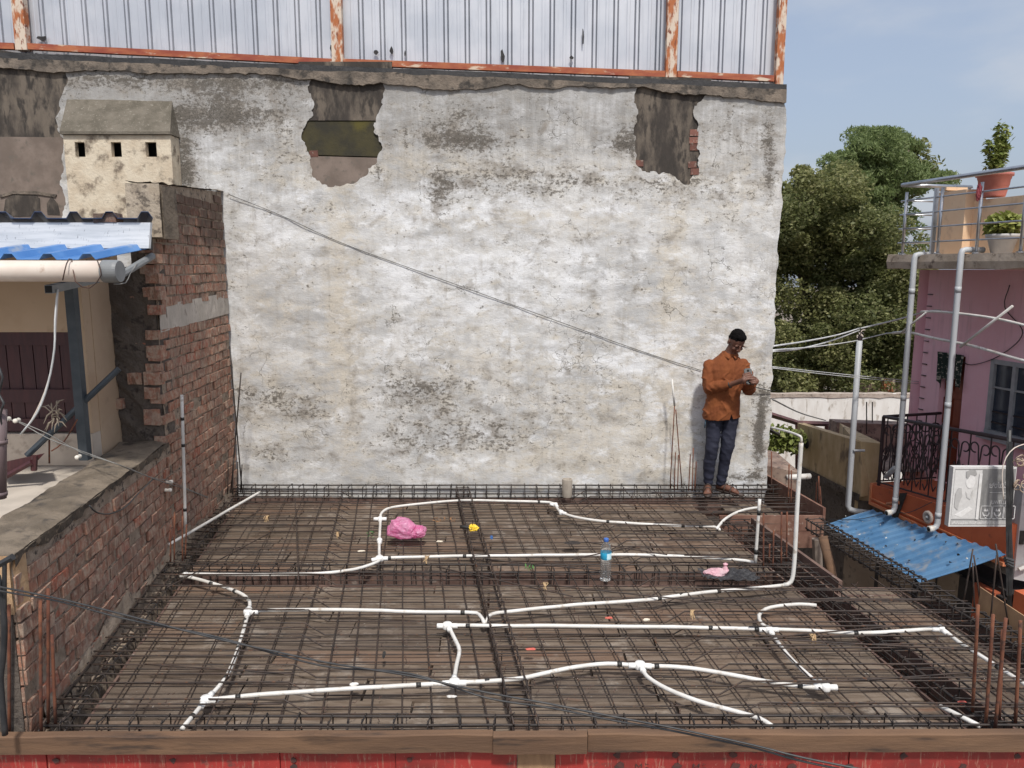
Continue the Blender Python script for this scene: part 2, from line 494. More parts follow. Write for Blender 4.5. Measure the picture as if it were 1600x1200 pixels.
M['concrete_dark'] = simple('concrete_dark', (.050, .042, .036), (.150, .124, .098), 2.6, .95, 0, .9, .014, c3=(.042, .036, .031), s3=9, lo3=.47, hi3=.64, stretch=(1.6, 1, .6), lo=.42, hi=.60)
M['concrete_moss'] = simple('concrete_moss', (.035, .032, .022), (.060, .052, .024), 4, .95, 0, .6, .01, c3=(.10, .085, .02), s3=3.0, lo3=.55, hi3=.75)
M['render_pink'] = simple('render_pink', (.155, .122, .100), (.225, .178, .148), 4, .93, 0, .4, .006, c3=(.14, .12, .10), s3=12)
M['mortar_coping'] = simple('mortar_coping', (.105, .088, .072), (.215, .175, .138), 4, .95, 0, 1.0, .02, c3=(.05, .044, .038), s3=9, lo3=.48, hi3=.66)
M['tar'] = simple('tar', (.012, .012, .013), (.030, .029, .030), 9, .7, 0, .7, .01)
M['brick_raw'] = simple('brick_raw', (.20, .085, .062), (.15, .070, .055), 20, .9, 0, .6, .005, c3=(.30, .23, .19), s3=30, rnd=.25)

def wall_slab(name, poly_px, y0, mat, th=.07):
    pz = [(p.x, p.z) for p in (at(x, y, YW) for x, y in poly_px)]
    return MB().prism([(x, y0, z) for x, z in pz], (0, th, 0)).build(name, mat, big_wall)
wall_slab('concrete_column', [(-110, 60), (112, 96), (112, 216), (-110, 214)], YW + .008, M['concrete_dark'])
wall_slab('render_patch', [(-110, 212.5), (108, 214.5), (108, 360), (-110, 360)], YW + .007, M['render_pink'])
wall_slab('concrete_column', [(466, 96), (612, 96), (612, 188), (466, 188)], YW + .008, M['concrete_dark'])
wall_slab('concrete_column', [(466, 189), (612, 189), (612, 245), (466, 241)], YW + .016, M['concrete_moss'])
wall_slab('render_patch', [(466, 243), (612, 247), (612, 300), (466, 300)], YW + .007, M['render_pink'])
wall_slab('concrete_column', [(984, 118), (1112, 122), (1112, 294), (984, 294)], YW + .012, M['concrete_dark'])
MB().prism([at(x, y, YW + .002) for x, y in ((5, 338), (8, 312), (22, 302), (48, 300), (62, 310), (63, 330), (55, 338))], (0, .03, 0)).build('stone', M['concrete_dark'], big_wall)
MB().prism([at(x, y, YW + .002) for x, y in ((74, 335), (73, 318), (80, 307), (90, 318), (94, 336))], (0, .03, 0)).build('stone', M['concrete_dark'], big_wall)
MB().prism([at(x, y, YW - .006) for x, y in ((0, 304), (20, 298), (60, 299), (88, 304), (86, 308), (60, 304), (20, 303), (0, 309))], (0, .03, 0)).build('mortar_ridge', M['mortar_coping'], big_wall)
br = []
for px, py in [(1083, 207), (1082, 219), (1083, 230), (1080, 257), (1084, 268), (997, 255), (488, 240)]:
    p = at(px, py, YW)
    b = MB().box((0, 0, 0), (.085, .06, .062)).build('brick', M['brick_raw'])
    b.location = (p.x + .012, YW + .034, p.z); b.rotation_euler = (0, random.uniform(-.06, .06), 0)
    adopt(b, big_wall)
# ragged strips along the top: mortar coping, then the torn tar felt under the sheeting
def strip(name, mat, lo, hi, y, th, amp, seed, parent, x0=X0, x1=2.728, step=.035, smooth=False):
    mb = MB(); n = int((x1 - x0) / step); top = []; bot = []
    for i in range(n + 1):
        x = x0 + (x1 - x0) * i / n
        f = float(fbm(x * 3.1, .3, 5, seed)) - .5 + .45 * (float(fbm(x * 17, 5.3, 3, seed + 1)) - .5)
        g = float(fbm(x * 4.3, 7.7, 4, seed + 3)) - .5
        bot.append((x, ZT(x) + lo(x) + f * amp * 2)); top.append((x, ZT(x) + hi(x) + g * amp * .8))
    for i in range(n):
        (xa, za), (xb, zb) = bot[i], bot[i + 1]; (_, ta), (_, tb) = top[i], top[i + 1]
        j1 = float(fbm(xa * 6, 3, 3, seed + 8)) * .012; j2 = float(fbm(xb * 6, 3, 3, seed + 8)) * .012
        mb.hexa([(xa, y - j1, za), (xb, y - j2, zb), (xb, y + th, zb), (xa, y + th, za), (xa, y - j1 + .008, ta), (xb, y - j2 + .008, tb), (xb, y + th, tb), (xa, y + th, ta)])
    return stuff(mb.build(name, mat, parent)) if False else mb.build(name, mat, parent)
strip('mortar_coping', M['mortar_coping'], lambda x: -.082 + .03 * sin(x * 1.7), lambda x: .004, YW - .022, .30, .045, 21, big_wall)
strip('tar_felt', M['tar'], lambda x: -.012, lambda x: .055, YW - .012, .10, .030, 33, big_wall)
# the building behind the wall face, so that the wall has a body
MB().hexa([(X0, YW + .10, -3.4), (2.70, YW + .10, -3.4), (2.70 - .9, YW + 6, -3.4), (X0, YW + 6, -3.4),
           (X0, YW + .10, ZT(X0) - .03), (2.70, YW + .10, ZT(2.7) - .03), (2.70 - .9, YW + 6, ZT(2.7) - .03), (X0, YW + 6, ZT(X0) - .03)]).build('masonry', M['render_pink'], big_wall)

# vent housing built onto the wall
M['housing_plaster'] = simple('housing_plaster', (.56, .47, .35), (.66, .58, .45), 7, .93, 0, .7, .012, c3=(.20, .16, .12), s3=8, lo3=.49, hi3=.68)
M['housing_roof'] = simple('housing_roof', (.105, .092, .070), (.165, .145, .115), 6, .95, 0, .8, .012, c3=(.23, .21, .17), s3=40, lo3=.58, hi3=.7)
M['void_black'] = simple('void_black', (.006, .006, .006), (.012, .011, .010), 5, .9)
YH_ = YW - .20
a0 = at(98, 206, YH_); a1 = at(266, 211, YH_); t0 = at(103, 150, YW - .01); t1 = at(267, 152, YW - .01)
zbot = at(100, 345, YH_).z
housing = MB()
xs = [a0.x] + [at(x, 230, YH_).x for x in (117, 132.5, 173.5, 189.5, 227.5, 244.5)] + [a1.x]
zs = [zbot, at(100, 245, YH_).z, at(100, 222, YH_).z, a1.z]
for i in range(7):
    for j in range(3):
        if j == 1 and i % 2 == 1: continue
        housing.box(((xs[i] + xs[i + 1]) / 2, YH_ + .03, (zs[j] + zs[j + 1]) / 2), (xs[i + 1] - xs[i], .06, zs[j + 1] - zs[j]))
for x in (xs[0] + .02, xs[-1] - .02):
    housing.box((x, (YH_ + .06 + YW) / 2, (zbot + zs[3]) / 2), (.04, YW - YH_ - .064, zs[3] - zbot))
hh = housing.build('vent_housing', M['housing_plaster'], big_wall)
MB().hexa([(a0.x - .015, YH_ - .03, a1.z + .004), (a1.x + .015, YH_ - .03, a1.z + .004), (a1.x + .015, YW + .02, a1.z + .004), (a0.x - .015, YW + .02, a1.z + .004),
           (a0.x - .015, YH_ - .03, a1.z + .03), (a1.x + .015, YH_ - .03, a1.z + .03), (t1.x, YW + .02, t1.z), (t0.x, YW + .02, t0.z)]).build('sloped_cap', M['housing_roof'], hh)
MB().box(((xs[0] + xs[-1]) / 2, YW - .03, (zs[1] + zs[2]) / 2), (xs[-1] - xs[0] - .1, .02, .24)).build('dark_recess', M['void_black'], hh)

# ------------------------------------------------------------------ corrugated sheet fence on top of the wall
t = NT('galvanised_sheet')
hv = t.pos((.6, 1, 7))
c = t.mix(t.ramp(t.noise(2.2, 4, .5), .35, .65), (.50, .53, .58), (.60, .62, .66))
c = t.mix(t.math('MULTIPLY', t.ramp(t.noise(6, 5, .6, t.pos((4, 1, .4))), .5, .75), .35), c, (.36, .38, .42))
t.bump(t.noise(24, 2, .5, hv), .06, .004)
M['galv'] = t.done(c, .42, .35)
M['rust_paint'] = simple('rust_paint', (.40, .13, .045), (.62, .52, .42), 5.5, .8, 0, .5, .004, stretch=(2.5, 1, .9), lo=.44, hi=.56, c3=(.20, .06, .03), s3=14, lo3=.55, hi3=.66)
M['rust_red'] = simple('rust_red', (.27, .060, .035), (.42, .14, .06), 6, .8, 0, .4, .003, stretch=(.6, 1, 2), c3=(.62, .50, .38), s3=7, lo3=.58, hi3=.68)
fence = thing('sheet_fence', 'grey corrugated metal sheet fence on rusty posts along the top of the tall wall', 'fence', (-1.5, YW + .1, 4.2))
def zrail(x): return ZT(x) + .10
pitch = .212; nper = 5
x = -6.55; k = 0
yF = YW + .13
while x < 2.62:
    prof = []
    w = min(nper * pitch, 2.655 - x)
    npz = int(w / pitch + .001)
    for i in range(npz):
        b = x + i * pitch
        prof += [(b, 0), (b + .062, 0), (b + .068, -.004), (b + .092, -.004), (b + .098, 0), (b + .138, 0), (b + .147, .034), (b + .156, -.006), (b + .178, -.006), (b + .187, .034), (b + .196, 0)]
    prof.append((x + w, 0))
    off = .004 * (k % 2)
    mb = MB(); vs = []; fs = []
    for xx, yy in prof:
        vs += [(xx, yF + yy - off, ZT(xx) + .035 + random.uniform(-.004, .004)), (xx, yF + yy - off, 5.62)]
    fs = [(2 * i, 2 * i + 2, 2 * i + 3, 2 * i + 1) for i in range(len(prof) - 1)]
    mb.add(vs, fs)
    sh = mb.build('metal_sheet', M['galv'], fence)
    x += npz * pitch; k += 1
    if npz < 1: break
yR = YW + .06
for px0, px1, pyb in [(25, 43, 78), (519, 536, 99), (1040, 1057, 121), (1211, 1223, 136)]:
    b = at((px0 + px1) / 2, pyb, yR - .04)
    wd = at(px1, pyb, yR - .04).x - at(px0, pyb, yR - .04).x
    MB().hexa([(b.x - wd / 2, yR - .05, b.z), (b.x + wd / 2, yR - .05, b.z), (b.x + wd / 2, yR + .03, b.z), (b.x - wd / 2, yR + .03, b.z),
               (b.x - wd / 2, yR - .05, 5.65), (b.x + wd / 2, yR - .05, 5.65), (b.x + wd / 2, yR + .03, 5.65), (b.x - wd / 2, yR + .03, 5.65)]).build('post', M['rust_paint'], fence)
RL = [(-60, 70), (33, 72.5), (528, 97), (1049, 116), (1217, 123)]
for (xa, ya), (xb, yb) in zip(RL[:-1], RL[1:]):
    a = at(xa, ya - 4 + 0, yR); b = at(xb, yb - 4 + 0, yR)
    a.x += .055; b.x -= .055
    h = .058
    MB().hexa([(a.x, yR - .035, a.z - h), (b.x, yR - .035, b.z - h), (b.x, yR + .02, b.z - h), (a.x, yR + .02, a.z - h),
               (a.x, yR - .035, a.z), (b.x, yR - .035, b.z), (b.x, yR + .02, b.z), (a.x, yR + .02, a.z)]).build('rail', M['rust_red'], fence)
# torn rags of tar felt caught behind the rail
for px, py, w, h in [(588, 82, 8, 8), (612, 80, 7, 14), (633, 84, 3, 10), (785, 88, 7, 18), (911, 58, 3, 30), (893, 90, 6, 6), (520, 76, 10, 16), (66, 60, 16, 8)]:
    p = at(px, py, YW + .10)
    ring = []
    for q in range(8):
        a = 2 * pi * q / 8
        r = random.uniform(.6, 1.15)
        ring.append((p.x + cos(a) * w * .0033 * r, YW + .092, p.z + sin(a) * h * .0033 * r))
    MB().prism(ring[::-1], (0, .006, 0)).build('felt_scrap', M['tar'], fence)
# ------------------------------------------------------------------ ground far below, and the shuttering deck
M['ground'] = simple('ground', (.16, .13, .10), (.24, .20, .16), .8, .95, 0, .5, .02, c3=(.10, .08, .065), s3=4)
g = MB(); g.box((0, 60, -3.5), (400, 300, .2)); o = g.build('ground', M['ground']); o['kind'] = 'structure'

def plank_mat():
    t = NT('old_shuttering_board')
    P = t.pos((.55, 3.2, 1)); r = t.rnd()
    sh = t.n.new('ShaderNodeVectorMath'); sh.operation = 'ADD'
    cmb = t.n.new('ShaderNodeCombineXYZ'); t.l.new(t.math('MULTIPLY', r, 37.0), cmb.inputs[0]); t.l.new(t.math('MULTIPLY', r, 11.0), cmb.inputs[1])
    t.l.new(P, sh.inputs[0]); t.l.new(cmb.outputs[0], sh.inputs[1])
    g = t.noise(7, 7, .66, sh.outputs[0], .4)
    col = t.mix(t.ramp(g, .34, .66), (.110, .080, .058), (.198, .156, .120))
    col = t.mix(t.ramp(r, .66, .92, 0, .7), col, (.175, .112, .078))
    col = t.mix(t.ramp(r, .02, .18, .45, 0), col, (.085, .066, .054))
    col = t.mix(t.math('MULTIPLY', t.ramp(t.noise(3.1, 6, .7), .54, .68), .58), col, (.33, .285, .24))       # cement dust
    col = t.mix(t.math('MULTIPLY', t.ramp(t.noise(5.2, 6, .7, None, .8), .60, .70), .7), col, (.048, .038, .032))
    col = t.mix(t.math('MULTIPLY', t.ramp(t.noise(2.3, 5, .6, t.pos((.5, 2, 1), None, (3, 1, 0))), .62, .72), .5), col, (.21, .098, .060))
    col = t.mix(t.ramp(t.noise(20, 4, .7), .68, .74), col, (.45, .42, .38))
    t.bump(t.noise(30, 5, .7, sh.outputs[0]), .5, .004)
    return t.done(col, .9, 0, .2)
M['plank'] = plank_mat()
M['red_ply'] = simple('red_ply', (.105, .062, .050), (.165, .105, .083), 5, .85, 0, .3, .003, c3=(.24, .195, .165), s3=9, lo3=.60, hi3=.72, stretch=(1, 1, 1.6))
M['red_board'] = simple('red_board', (.135, .062, .043), (.23, .13, .092), 4, .85, 0, .4, .004, c3=(.34, .27, .22), s3=12, lo3=.58, hi3=.7)
M['old_timber'] = simple('old_timber', (.165, .094, .053), (.112, .064, .038), 3.5, .86, 0, .7, .006, c3=(.050, .032, .023), s3=6, lo3=.56, hi3=.72, stretch=(.35, 2, 2.6))

ZP = -.105                                     # top of the boards
deck = thing('shuttering_deck', 'board shuttering deck covered in cement dust under the reinforcement', 'formwork', D(0, 3.7, ZP))
pm = []
for v in range(7):                             # alike boards share their mesh
    mb = MB()
    j = lambda a: random.uniform(-a, a)
    n = 5; vs = []
    for i in range(n):
        xx = -.5 + i / (n - 1)
        for (yy, zz) in ((-.5, -1), (.5, -1), (.5, 0), (-.5, 0)):
            vs.append((xx + (j(.004) if i in (0, n - 1) else 0), yy + j(.018), zz + (j(.14) if zz == 0 else 0)))
    fs = []
    for i in range(n - 1):
        for q in range(4):
            fs.append((i * 4 + q, i * 4 + (q + 1) % 4, (i + 1) * 4 + (q + 1) % 4, (i + 1) * 4 + q))
    fs += [(3, 2, 1, 0), tuple((n - 1) * 4 + q for q in range(4))]
    pm.append(mb.add(vs, fs).mesh('plank', M['plank']))
cells = [(-2.60, 2.15), (2.43, 2.93)]
rowsF = (3.74, 5.66); rowsB = (5.96, 7.78)
for ci, (ua, ub) in enumerate(cells):
    for ri, (wa, wb) in enumerate((rowsF, rowsB)):
        if ci == 1 and ri == 1: wa = 7.14
        w = wa
        while w < wb - .06:
            h = random.choice((.15, .18, .20, .23, .26))
            h = min(h, wb - w)
            cuts = [ua]
            if ub - ua > 1:
                c = ua + random.uniform(.5, 1.3)
                while c < ub - .35:
                    cuts.append(c); c += random.uniform(.7, 1.5)
            cuts.append(ub)
            for a, b in zip(cuts[:-1], cuts[1:]):
                p = D((a + b) / 2, w + h / 2, ZP + random.uniform(-.006, .004))
                Mx = Matrix.Translation(p) @ Euler((random.uniform(-.012, .012), random.uniform(-.003, .003), random.uniform(-.004, .004))).to_matrix().to_4x4() @ Matrix.Diagonal((b - a - .012, h - .010, .030, 1))
                link('plank', random.choice(pm), deck, Mx)
            w += h
# beam troughs between the board panels, lined in red ply
def trough(ua, ub, wa, wb, depth=.32, name='trough_side', along='w'):
    mb = MB(); z0 = ZP - depth; e = .012
    def quadbox(u0, u1, w0, w1, zA, zB):
        mb.hexa([D(u0, w0, zA), D(u1, w0, zA), D(u1, w1, zA), D(u0, w1, zA), D(u0, w0, zB), D(u1, w0, zB), D(u1, w1, zB), D(u0, w1, zB)])
    quadbox(ua - .02, ub + .02, wa, wb, z0 - .03, z0)
    if along == 'w':
        quadbox(ua - .016, ua, wa, wb, z0, ZP + .004); quadbox(ub, ub + .016, wa, wb, z0, ZP + .004)
    else:
        quadbox(ua, ub, wa - .016, wa, z0, ZP + .004); quadbox(ua, ub, wb, wb + .016, z0, ZP + .004)
    return mb.build(name, M['red_ply'], deck)
trough(-2.80, -2.605, 3.74, 7.98); trough(2.165, 2.415, 3.74, 7.0, .22)
trough(2.945, 3.13, 3.74, 5.62)
trough(-2.60, 2.145, 5.68, 5.94, .20, along='u')
trough(-2.60, 2.92, 7.80, 7.96, .12, along='u'); trough(2.43, 2.93, 5.50, 5.62, along='u')

# ------------------------------------------------------------------ reinforcement mesh: every bar a part
mesh = thing('rebar_mesh', 'dark reinforcement mesh of thin crossing bars spread over the whole deck', 'reinforcement', D(0, 3.7, -.06))
RB = .0048
def wob(pts, a, seed):
    out = []
    for i, p in enumerate(pts):
        p = Vector(p)
        p += Vector((float(fbm(i * .23, seed * 3.7, 2, 5)) - .5, float(fbm(i * .23, seed * 3.7, 2, 6)) - .5, (float(fbm(i * .31, seed * 2.1, 2, 7)) - .5) * .5)) * a
        out.append(p)
    return out
def bar(pts, r=RB, parent=None, mat='steel_bar', n=6, name='bar', a=.02):
    i = random.randint(0, 9999)
    return MB().tube(wob(pts, a, i), r, n).build(name, M[mat], parent or mesh, True)
def line(a, b, n):
    return [a.lerp(b, i / n) for i in range(n + 1)]
ZB, ZTp = -.080, .004
w = 3.80; i = 0
while w < 7.93:
    ul = -2.78 + random.uniform(-.03, .09)
    in_notch = 5.5 < w < 7.0
    ur = (2.38 if in_notch else 3.06) + random.uniform(-.02, .05)
    dw = random.uniform(-.012, .012); tilt = random.uniform(-.018, .018)
    if i % 2 == 0:
        us = [ul + (ur - ul) * q / 26 for q in range(27)]
        bar([D(u, w + dw + tilt * u, ZB + .002) for u in us])
    else:                                      # cranked bar: high at both ends, low in the middle
        cl, cr = -1.52, 1.08
        us = [ul + (cl - ul) * q / 8 for q in range(9)]; zz = [ZTp] * 9
        us += [cl + .13 + (cr - cl - .26) * q / 12 for q in range(13)]; zz += [ZB + .002] * 13
        us += [cr + (ur - cr) * q / 8 for q in range(9)]; zz += [ZTp] * 9
        bar([D(u, w + dw + tilt * u + (.055 if -1.5 < u < 1.3 else 0) * 0, z) for u, z in zip(us, zz)], a=.014)
    w += random.uniform(.082, .106); i += 1
# extra top bars over the beams
for (ua, ub, ws) in ((-2.80, -1.45, [3.9 + q * .22 for q in range(18)]), (1.35, 3.08, [3.86 + q * .215 for q in range(8)]), (1.45, 2.40, [5.75 + q * .21 for q in range(6)]), (1.75, 3.1, [7.1 + q * .16 for q in range(5)])):
    for ww in ws:
        a = ua + random.uniform(-.03, .1); b = ub + random.uniform(-.18, .1); ww += random.uniform(-.05, .05)
        bar([D(a + (b - a) * q / 12, ww + random.uniform(-.004, .004), ZTp + .009) for q in range(13)])
# bars along the depth
u = -2.50; i = 0
while u < 2.92:
    if not -.35 < u < -.10:
        wa = 3.70 + random.uniform(-.02, .04); wb = 7.93
        if u > 2.14: wb = 5.60 + random.uniform(0, .05)
        top = u < -1.55 or u > 1.15
        zz = (ZTp - .010) if top and i % 2 else ZB + .013
        n = 22; ang = random.uniform(-.008, .008)
        bar([D(u + ang * (q - 11) / 11 * 2, wa + (wb - wa) * q / n, zz) for q in range(n + 1)], a=.022)
        if u > 2.45:
            bar([D(u, 7.08 + .88 * q / 6, ZB + .01) for q in range(7)])
    u += random.uniform(.138, .162) * (1.28 if u < -1.45 else 1.0); i += 1
for uu in (-2.76, -2.66):               # loose bars laid along the left edge
    bar([D(uu, 3.68 + 4.2 * q / 22, ZTp - .012) for q in range(23)], r=.006)
# a few bars that lie askew
for a, b in (((-1.95, 7.5), (-1.65, 5.5)), ((-.6, 5.75), (.35, 5.2)), ((-.2, 5.9), (.9, 5.62)), ((.2, 5.4), (1.5, 5.05)), ((.5, 5.9), (1.1, 6.2)), ((1.25, 4.55), (2.4, 4.75)), ((.95, 4.62), (2.9, 4.40)),
             ((-2.6, 5.35), (-2.05, 6.5)), ((.7, 6.3), (1.3, 6.0)), ((-2.4, 4.25), (-1.5, 4.15)), ((1.0, 4.0), (3.0, 4.22))):
    bar([D(a[0] + (b[0] - a[0]) * q / 9, a[1] + (b[1] - a[1]) * q / 9, ZTp + .016) for q in range(10)], a=.012)
# binding-wire knots at the crossings
kn = MB()
for q in range(520):
    uu = random.uniform(-2.5, 2.1); ww = random.uniform(3.8, 7.8)
    if q > 430: uu = random.uniform(2.4, 2.95); ww = random.uniform(3.8, 5.6)
    uu = -2.50 + round((uu + 2.5) / .15) * .15
    c = D(uu, ww, ZB + .016); a = random.uniform(0, pi)
    d = Vector((cos(a), sin(a), 0)) * .013
    kn.tube([c - d, c + Vector((0, 0, .010)), c + d, c + d * 1.9 + Vector((0, 0, random.uniform(.0, .03)))], .0022, 4)
stuff(kn.build('tie_wire', M['tie_wire'], mesh))

# ------------------------------------------------------------------ beam cages: long bars with stirrups
def cage(label, A, B, width, zt, zbm, nst, side, group='reinforcement cages of the slab beams', over=.05, r=.0062, rs=.0042, extra=0, skip=None, mat='steel_dark'):
    A = Vector(A); B = Vector(B); d = (B - A); L = d.length; d.normalize()
    side = Vector(side).normalized()
    t = thing('rebar_cage', label, 'reinforcement cage', (A.x, A.y, zbm), group)
    offs = [(-width / 2, zt), (width / 2, zt), (-width / 2, zbm), (width / 2, zbm)]
    for k in range(extra): offs.append(((-.25 + .5 * k) * width * .6, zt - .004))
    for s_, z in offs:
        n = max(8, int(L / .2)); o0 = random.uniform(0, over); o1 = random.uniform(0, over)
        P = [A - d * o0 + (d * (L + o0 + o1)) * (q / n) + side * s_ for q in range(n + 1)]
        bar([Vector((p.x, p.y, z)) for p in P], r=r, parent=t, mat=mat, name='main_bar', a=.016)
    w2 = width / 2 + r + rs
    h = Vector((0, 0, 1))
    ring = [side * -w2 + h * (zt + r + rs), side * w2 + h * (zt + r + rs), side * w2 + h * (zbm - r - rs), side * -w2 + h * (zbm - r - rs)]
    pts = []
    for q in range(4):
        a, b = ring[q], ring[(q + 1) % 4]
        pts += [a.lerp(b, .06), a.lerp(b, .5), a.lerp(b, .94)]
    mbs = MB().tube(pts, rs, 5, closed=True)
    mbs.tube([ring[0] + h * .004, ring[0] + side * .016 + h * .016], rs, 5)     # the hook
    ms = mbs.mesh('stirrup', M[mat], True)
    for q in range(nst):
        p = A + d * (L * (q + .5) / nst + random.uniform(-.012, .012))
        if skip and skip(p): continue
        link('stirrup', ms, t, Matrix.Translation((p.x, p.y, random.uniform(-.006, .006))) @ Euler((random.uniform(-.05, .05), random.uniform(-.05, .05), random.uniform(-.07, .07))).to_matrix().to_4x4())
    return t
SX = (1, 0, 0); SW = (-KS * 0 + 0, 1, 0)
cage('ladder-like rebar cage running front to back down the middle of the deck', D(-.225, 3.66), D(-.225, 7.98), .125, .012, -.072, 34, SX, r=.0055, rs=.0036, mat='steel_bar')
cage('rebar cage along the foot of the left brick wall', D(-2.70, 3.68), D(-2.70, 7.95), .14, -.035, -.33, 36, SX)
cage('rebar cage over the red trough near the right side, ending at the stair opening', D(2.29, 3.68), D(2.29, 6.98), .17, -.028, -.24, 30, SX)
cage('rebar cage along the foot of the tall white wall at the back of the deck', (-2.95, 7.88, 0), (2.82, 7.88, 0), .14, .040, -.055, 44, (0, 1, 0), r=.0075)
cage('rebar cage crossing the middle of the deck from side to side behind the water bottle', (-2.80, 5.81, 0), (2.20, 5.81, 0), .16, -.020, -.24, 36, (0, 1, 0))
cage('rebar cage lying along the front edge behind the timber batten', (-2.42, 3.72, 0), (3.45, 3.72, 0), .085, -.004, -.20, 34, (0, 1, 0), r=.0072)
A = G(1272, 817, .0); B = G(1640, 1038, 0)
cage('free-hanging rebar cage crossing the stair opening beside the blue awning', A, B, .14, .03, -.055, 36, SX, r=.0075, rs=.005)

# ------------------------------------------------------------------ front formwork
YB = 3.555
front = thing('front_formwork', 'red printed plywood formwork with brown timber batten along the front edge', 'formwork', (0, YB, -.1))
def batten(pxa, pxb, ya, yb, y=YB, th=.045, dz=0):
    a = at(pxa, ya, y); b = at(pxb, yb, y); hgt = .098
    mb = MB(); n = 16
    vs = []
    for i in range(n + 1):
        p = a.lerp(b, i / n)
        e1 = (float(fbm(p.x * 4, 1, 4, 61)) - .5) * .018; e2 = (float(fbm(p.x * 4, 9, 4, 62)) - .5) * .014
        e3 = (float(fbm(p.x * 7, 4, 3, 66)) - .5) * .010
        vs += [(p.x, y + e3, p.z - hgt + e2), (p.x, y + e3 * .5, p.z - .006 + e1), (p.x, y + .007, p.z + e1), (p.x, y + th, p.z + e1 * .5), (p.x, y + th, p.z - hgt)]
    fs = []
    for i in range(n):
        for q in range(5):
            fs.append((i * 5 + q, (i + 1) * 5 + q, (i + 1) * 5 + (q + 1) % 5, i * 5 + (q + 1) % 5))
    fs += [tuple(range(5)), tuple(n * 5 + q for q in range(4, -1, -1))]
    mb.add(vs, fs)
    return mb.build('batten', M['old_timber'], front)
batten(-120, 770, 1152, 1148.5); batten(770.5, 918, 1150.5, 1150, YB - .02); batten(919, 1760, 1147.5, 1147)
def redprint():
    t = NT('red_printed_ply')
    c = t.mix(t.ramp(t.noise(4, 5, .6), .35, .65), (.36, .036, .030), (.23, .028, .024))
    sc = t.ramp(t.noise(9, 6, .7, t.pos((9, 1, .9))), .55, .64)
    c = t.mix(t.math('MULTIPLY', sc, .6), c, (.42, .24, .17))
    c = t.mix(t.math('MULTIPLY', t.ramp(t.noise(7, 5, .7, t.pos((1, 1, 1.2))), .58, .70), .75), c, (.10, .055, .045))
    c = t.mix(t.ramp(t.noise(60, 3, .6, t.pos((3, 1, .5))), .70, .75), c, (.55, .40, .30))
    t.bump(t.noise(40, 3, .6, t.pos((5, 1, 1))), .15, .003)
    return t.done(c, .55)
M['red_print'] = redprint()
M['bare_wood'] = simple('bare_wood', (.36, .22, .12), (.27, .16, .09), 8, .85, 0, .3, .003, stretch=(3, 1, .6))
M['print_ink'] = simple('print_ink', (.055, .030, .028), (.10, .035, .03), 30, .7)
xf = [at(p, 1180, YB + .03).x for p in (-130, 68, 255, 435, 617, 808, 868, 1060, 1330, 1760)]
for i in range(9):
    m = M['bare_wood'] if i == 5 else M['red_print']
    y = YB + .048 + (.006 if i % 2 else 0)
    MB().box(((xf[i] + xf[i + 1]) / 2, y + .009, -.40), (xf[i + 1] - xf[i] - .004, .018, .62)).build('plywood_panel', m, front)
def text_mesh(body, size, ext=.0):
    cu = bpy.data.curves.new('lettering', 'FONT')
    cu.body = body; cu.size = size; cu.extrude = ext
    cu.align_x = 'LEFT'
    ob = bpy.data.objects.new('lettering', cu); COL.objects.link(ob)
    bpy.context.view_layer.update()
    dg = bpy.context.evaluated_depsgraph_get()
    me = bpy.data.meshes.new_from_object(ob.evaluated_get(dg))
    bpy.data.objects.remove(ob, do_unlink=True)
    return me
RX = Matrix.Rotation(pi / 2, 4, 'X')
def lettering(body, size, M4, mat, parent, name='lettering', sx=1.0, bold=0):
    me = text_mesh(body, size)
    me.materials.clear(); me.materials.append(mat)
    return link(name, me, parent, M4 @ Matrix.Diagonal((sx, 1, 1, 1)))
for px, s in ((988, 'C'), (1078, 'C'), (1168, 'C')):
    p = at(px, 1195, YB + .040)
    lettering(s, .085, Matrix.Translation((p.x, YB + .045, -.105)) @ RX @ Matrix.Rotation(0, 4, 'Z'), M['print_ink'], front)
    lettering('M', .055, Matrix.Translation((p.x + .012, YB + .045, -.205)) @ RX, M['print_ink'], front)
    lettering('H T', .026, Matrix.Translation((p.x + .085, YB + .045, -.205)) @ RX @ Matrix.Rotation(pi / 2, 4, 'Z'), M['print_ink'], front)
blot = MB()
for px, py, rr in ((965, 1181, .022), (968, 1197, .026), (1055, 1180, .022), (1058, 1197, .026), (1146, 1180, .022), (1150, 1198, .026), (1234, 1182, .022), (1238, 1198, .022), (1328, 1198, .024), (1412, 1182, .022), (1505, 1198, .022), (1590, 1182, .02),
                   (458, 1188, .018), (460, 1199, .02), (640, 1187, .018), (87, 1189, .02), (270, 1189, .018)):
    p = at(px, py, YB + .044)
    blot.prism([(p.x + cos(2 * pi * q / 9) * rr * random.uniform(.6, 1.2), YB + .0445, p.z + sin(2 * pi * q / 9) * rr * random.uniform(.5, 1.0)) for q in range(9)], (0, .002, 0))
stuff(blot.build('faded_print', M['print_ink'], front))

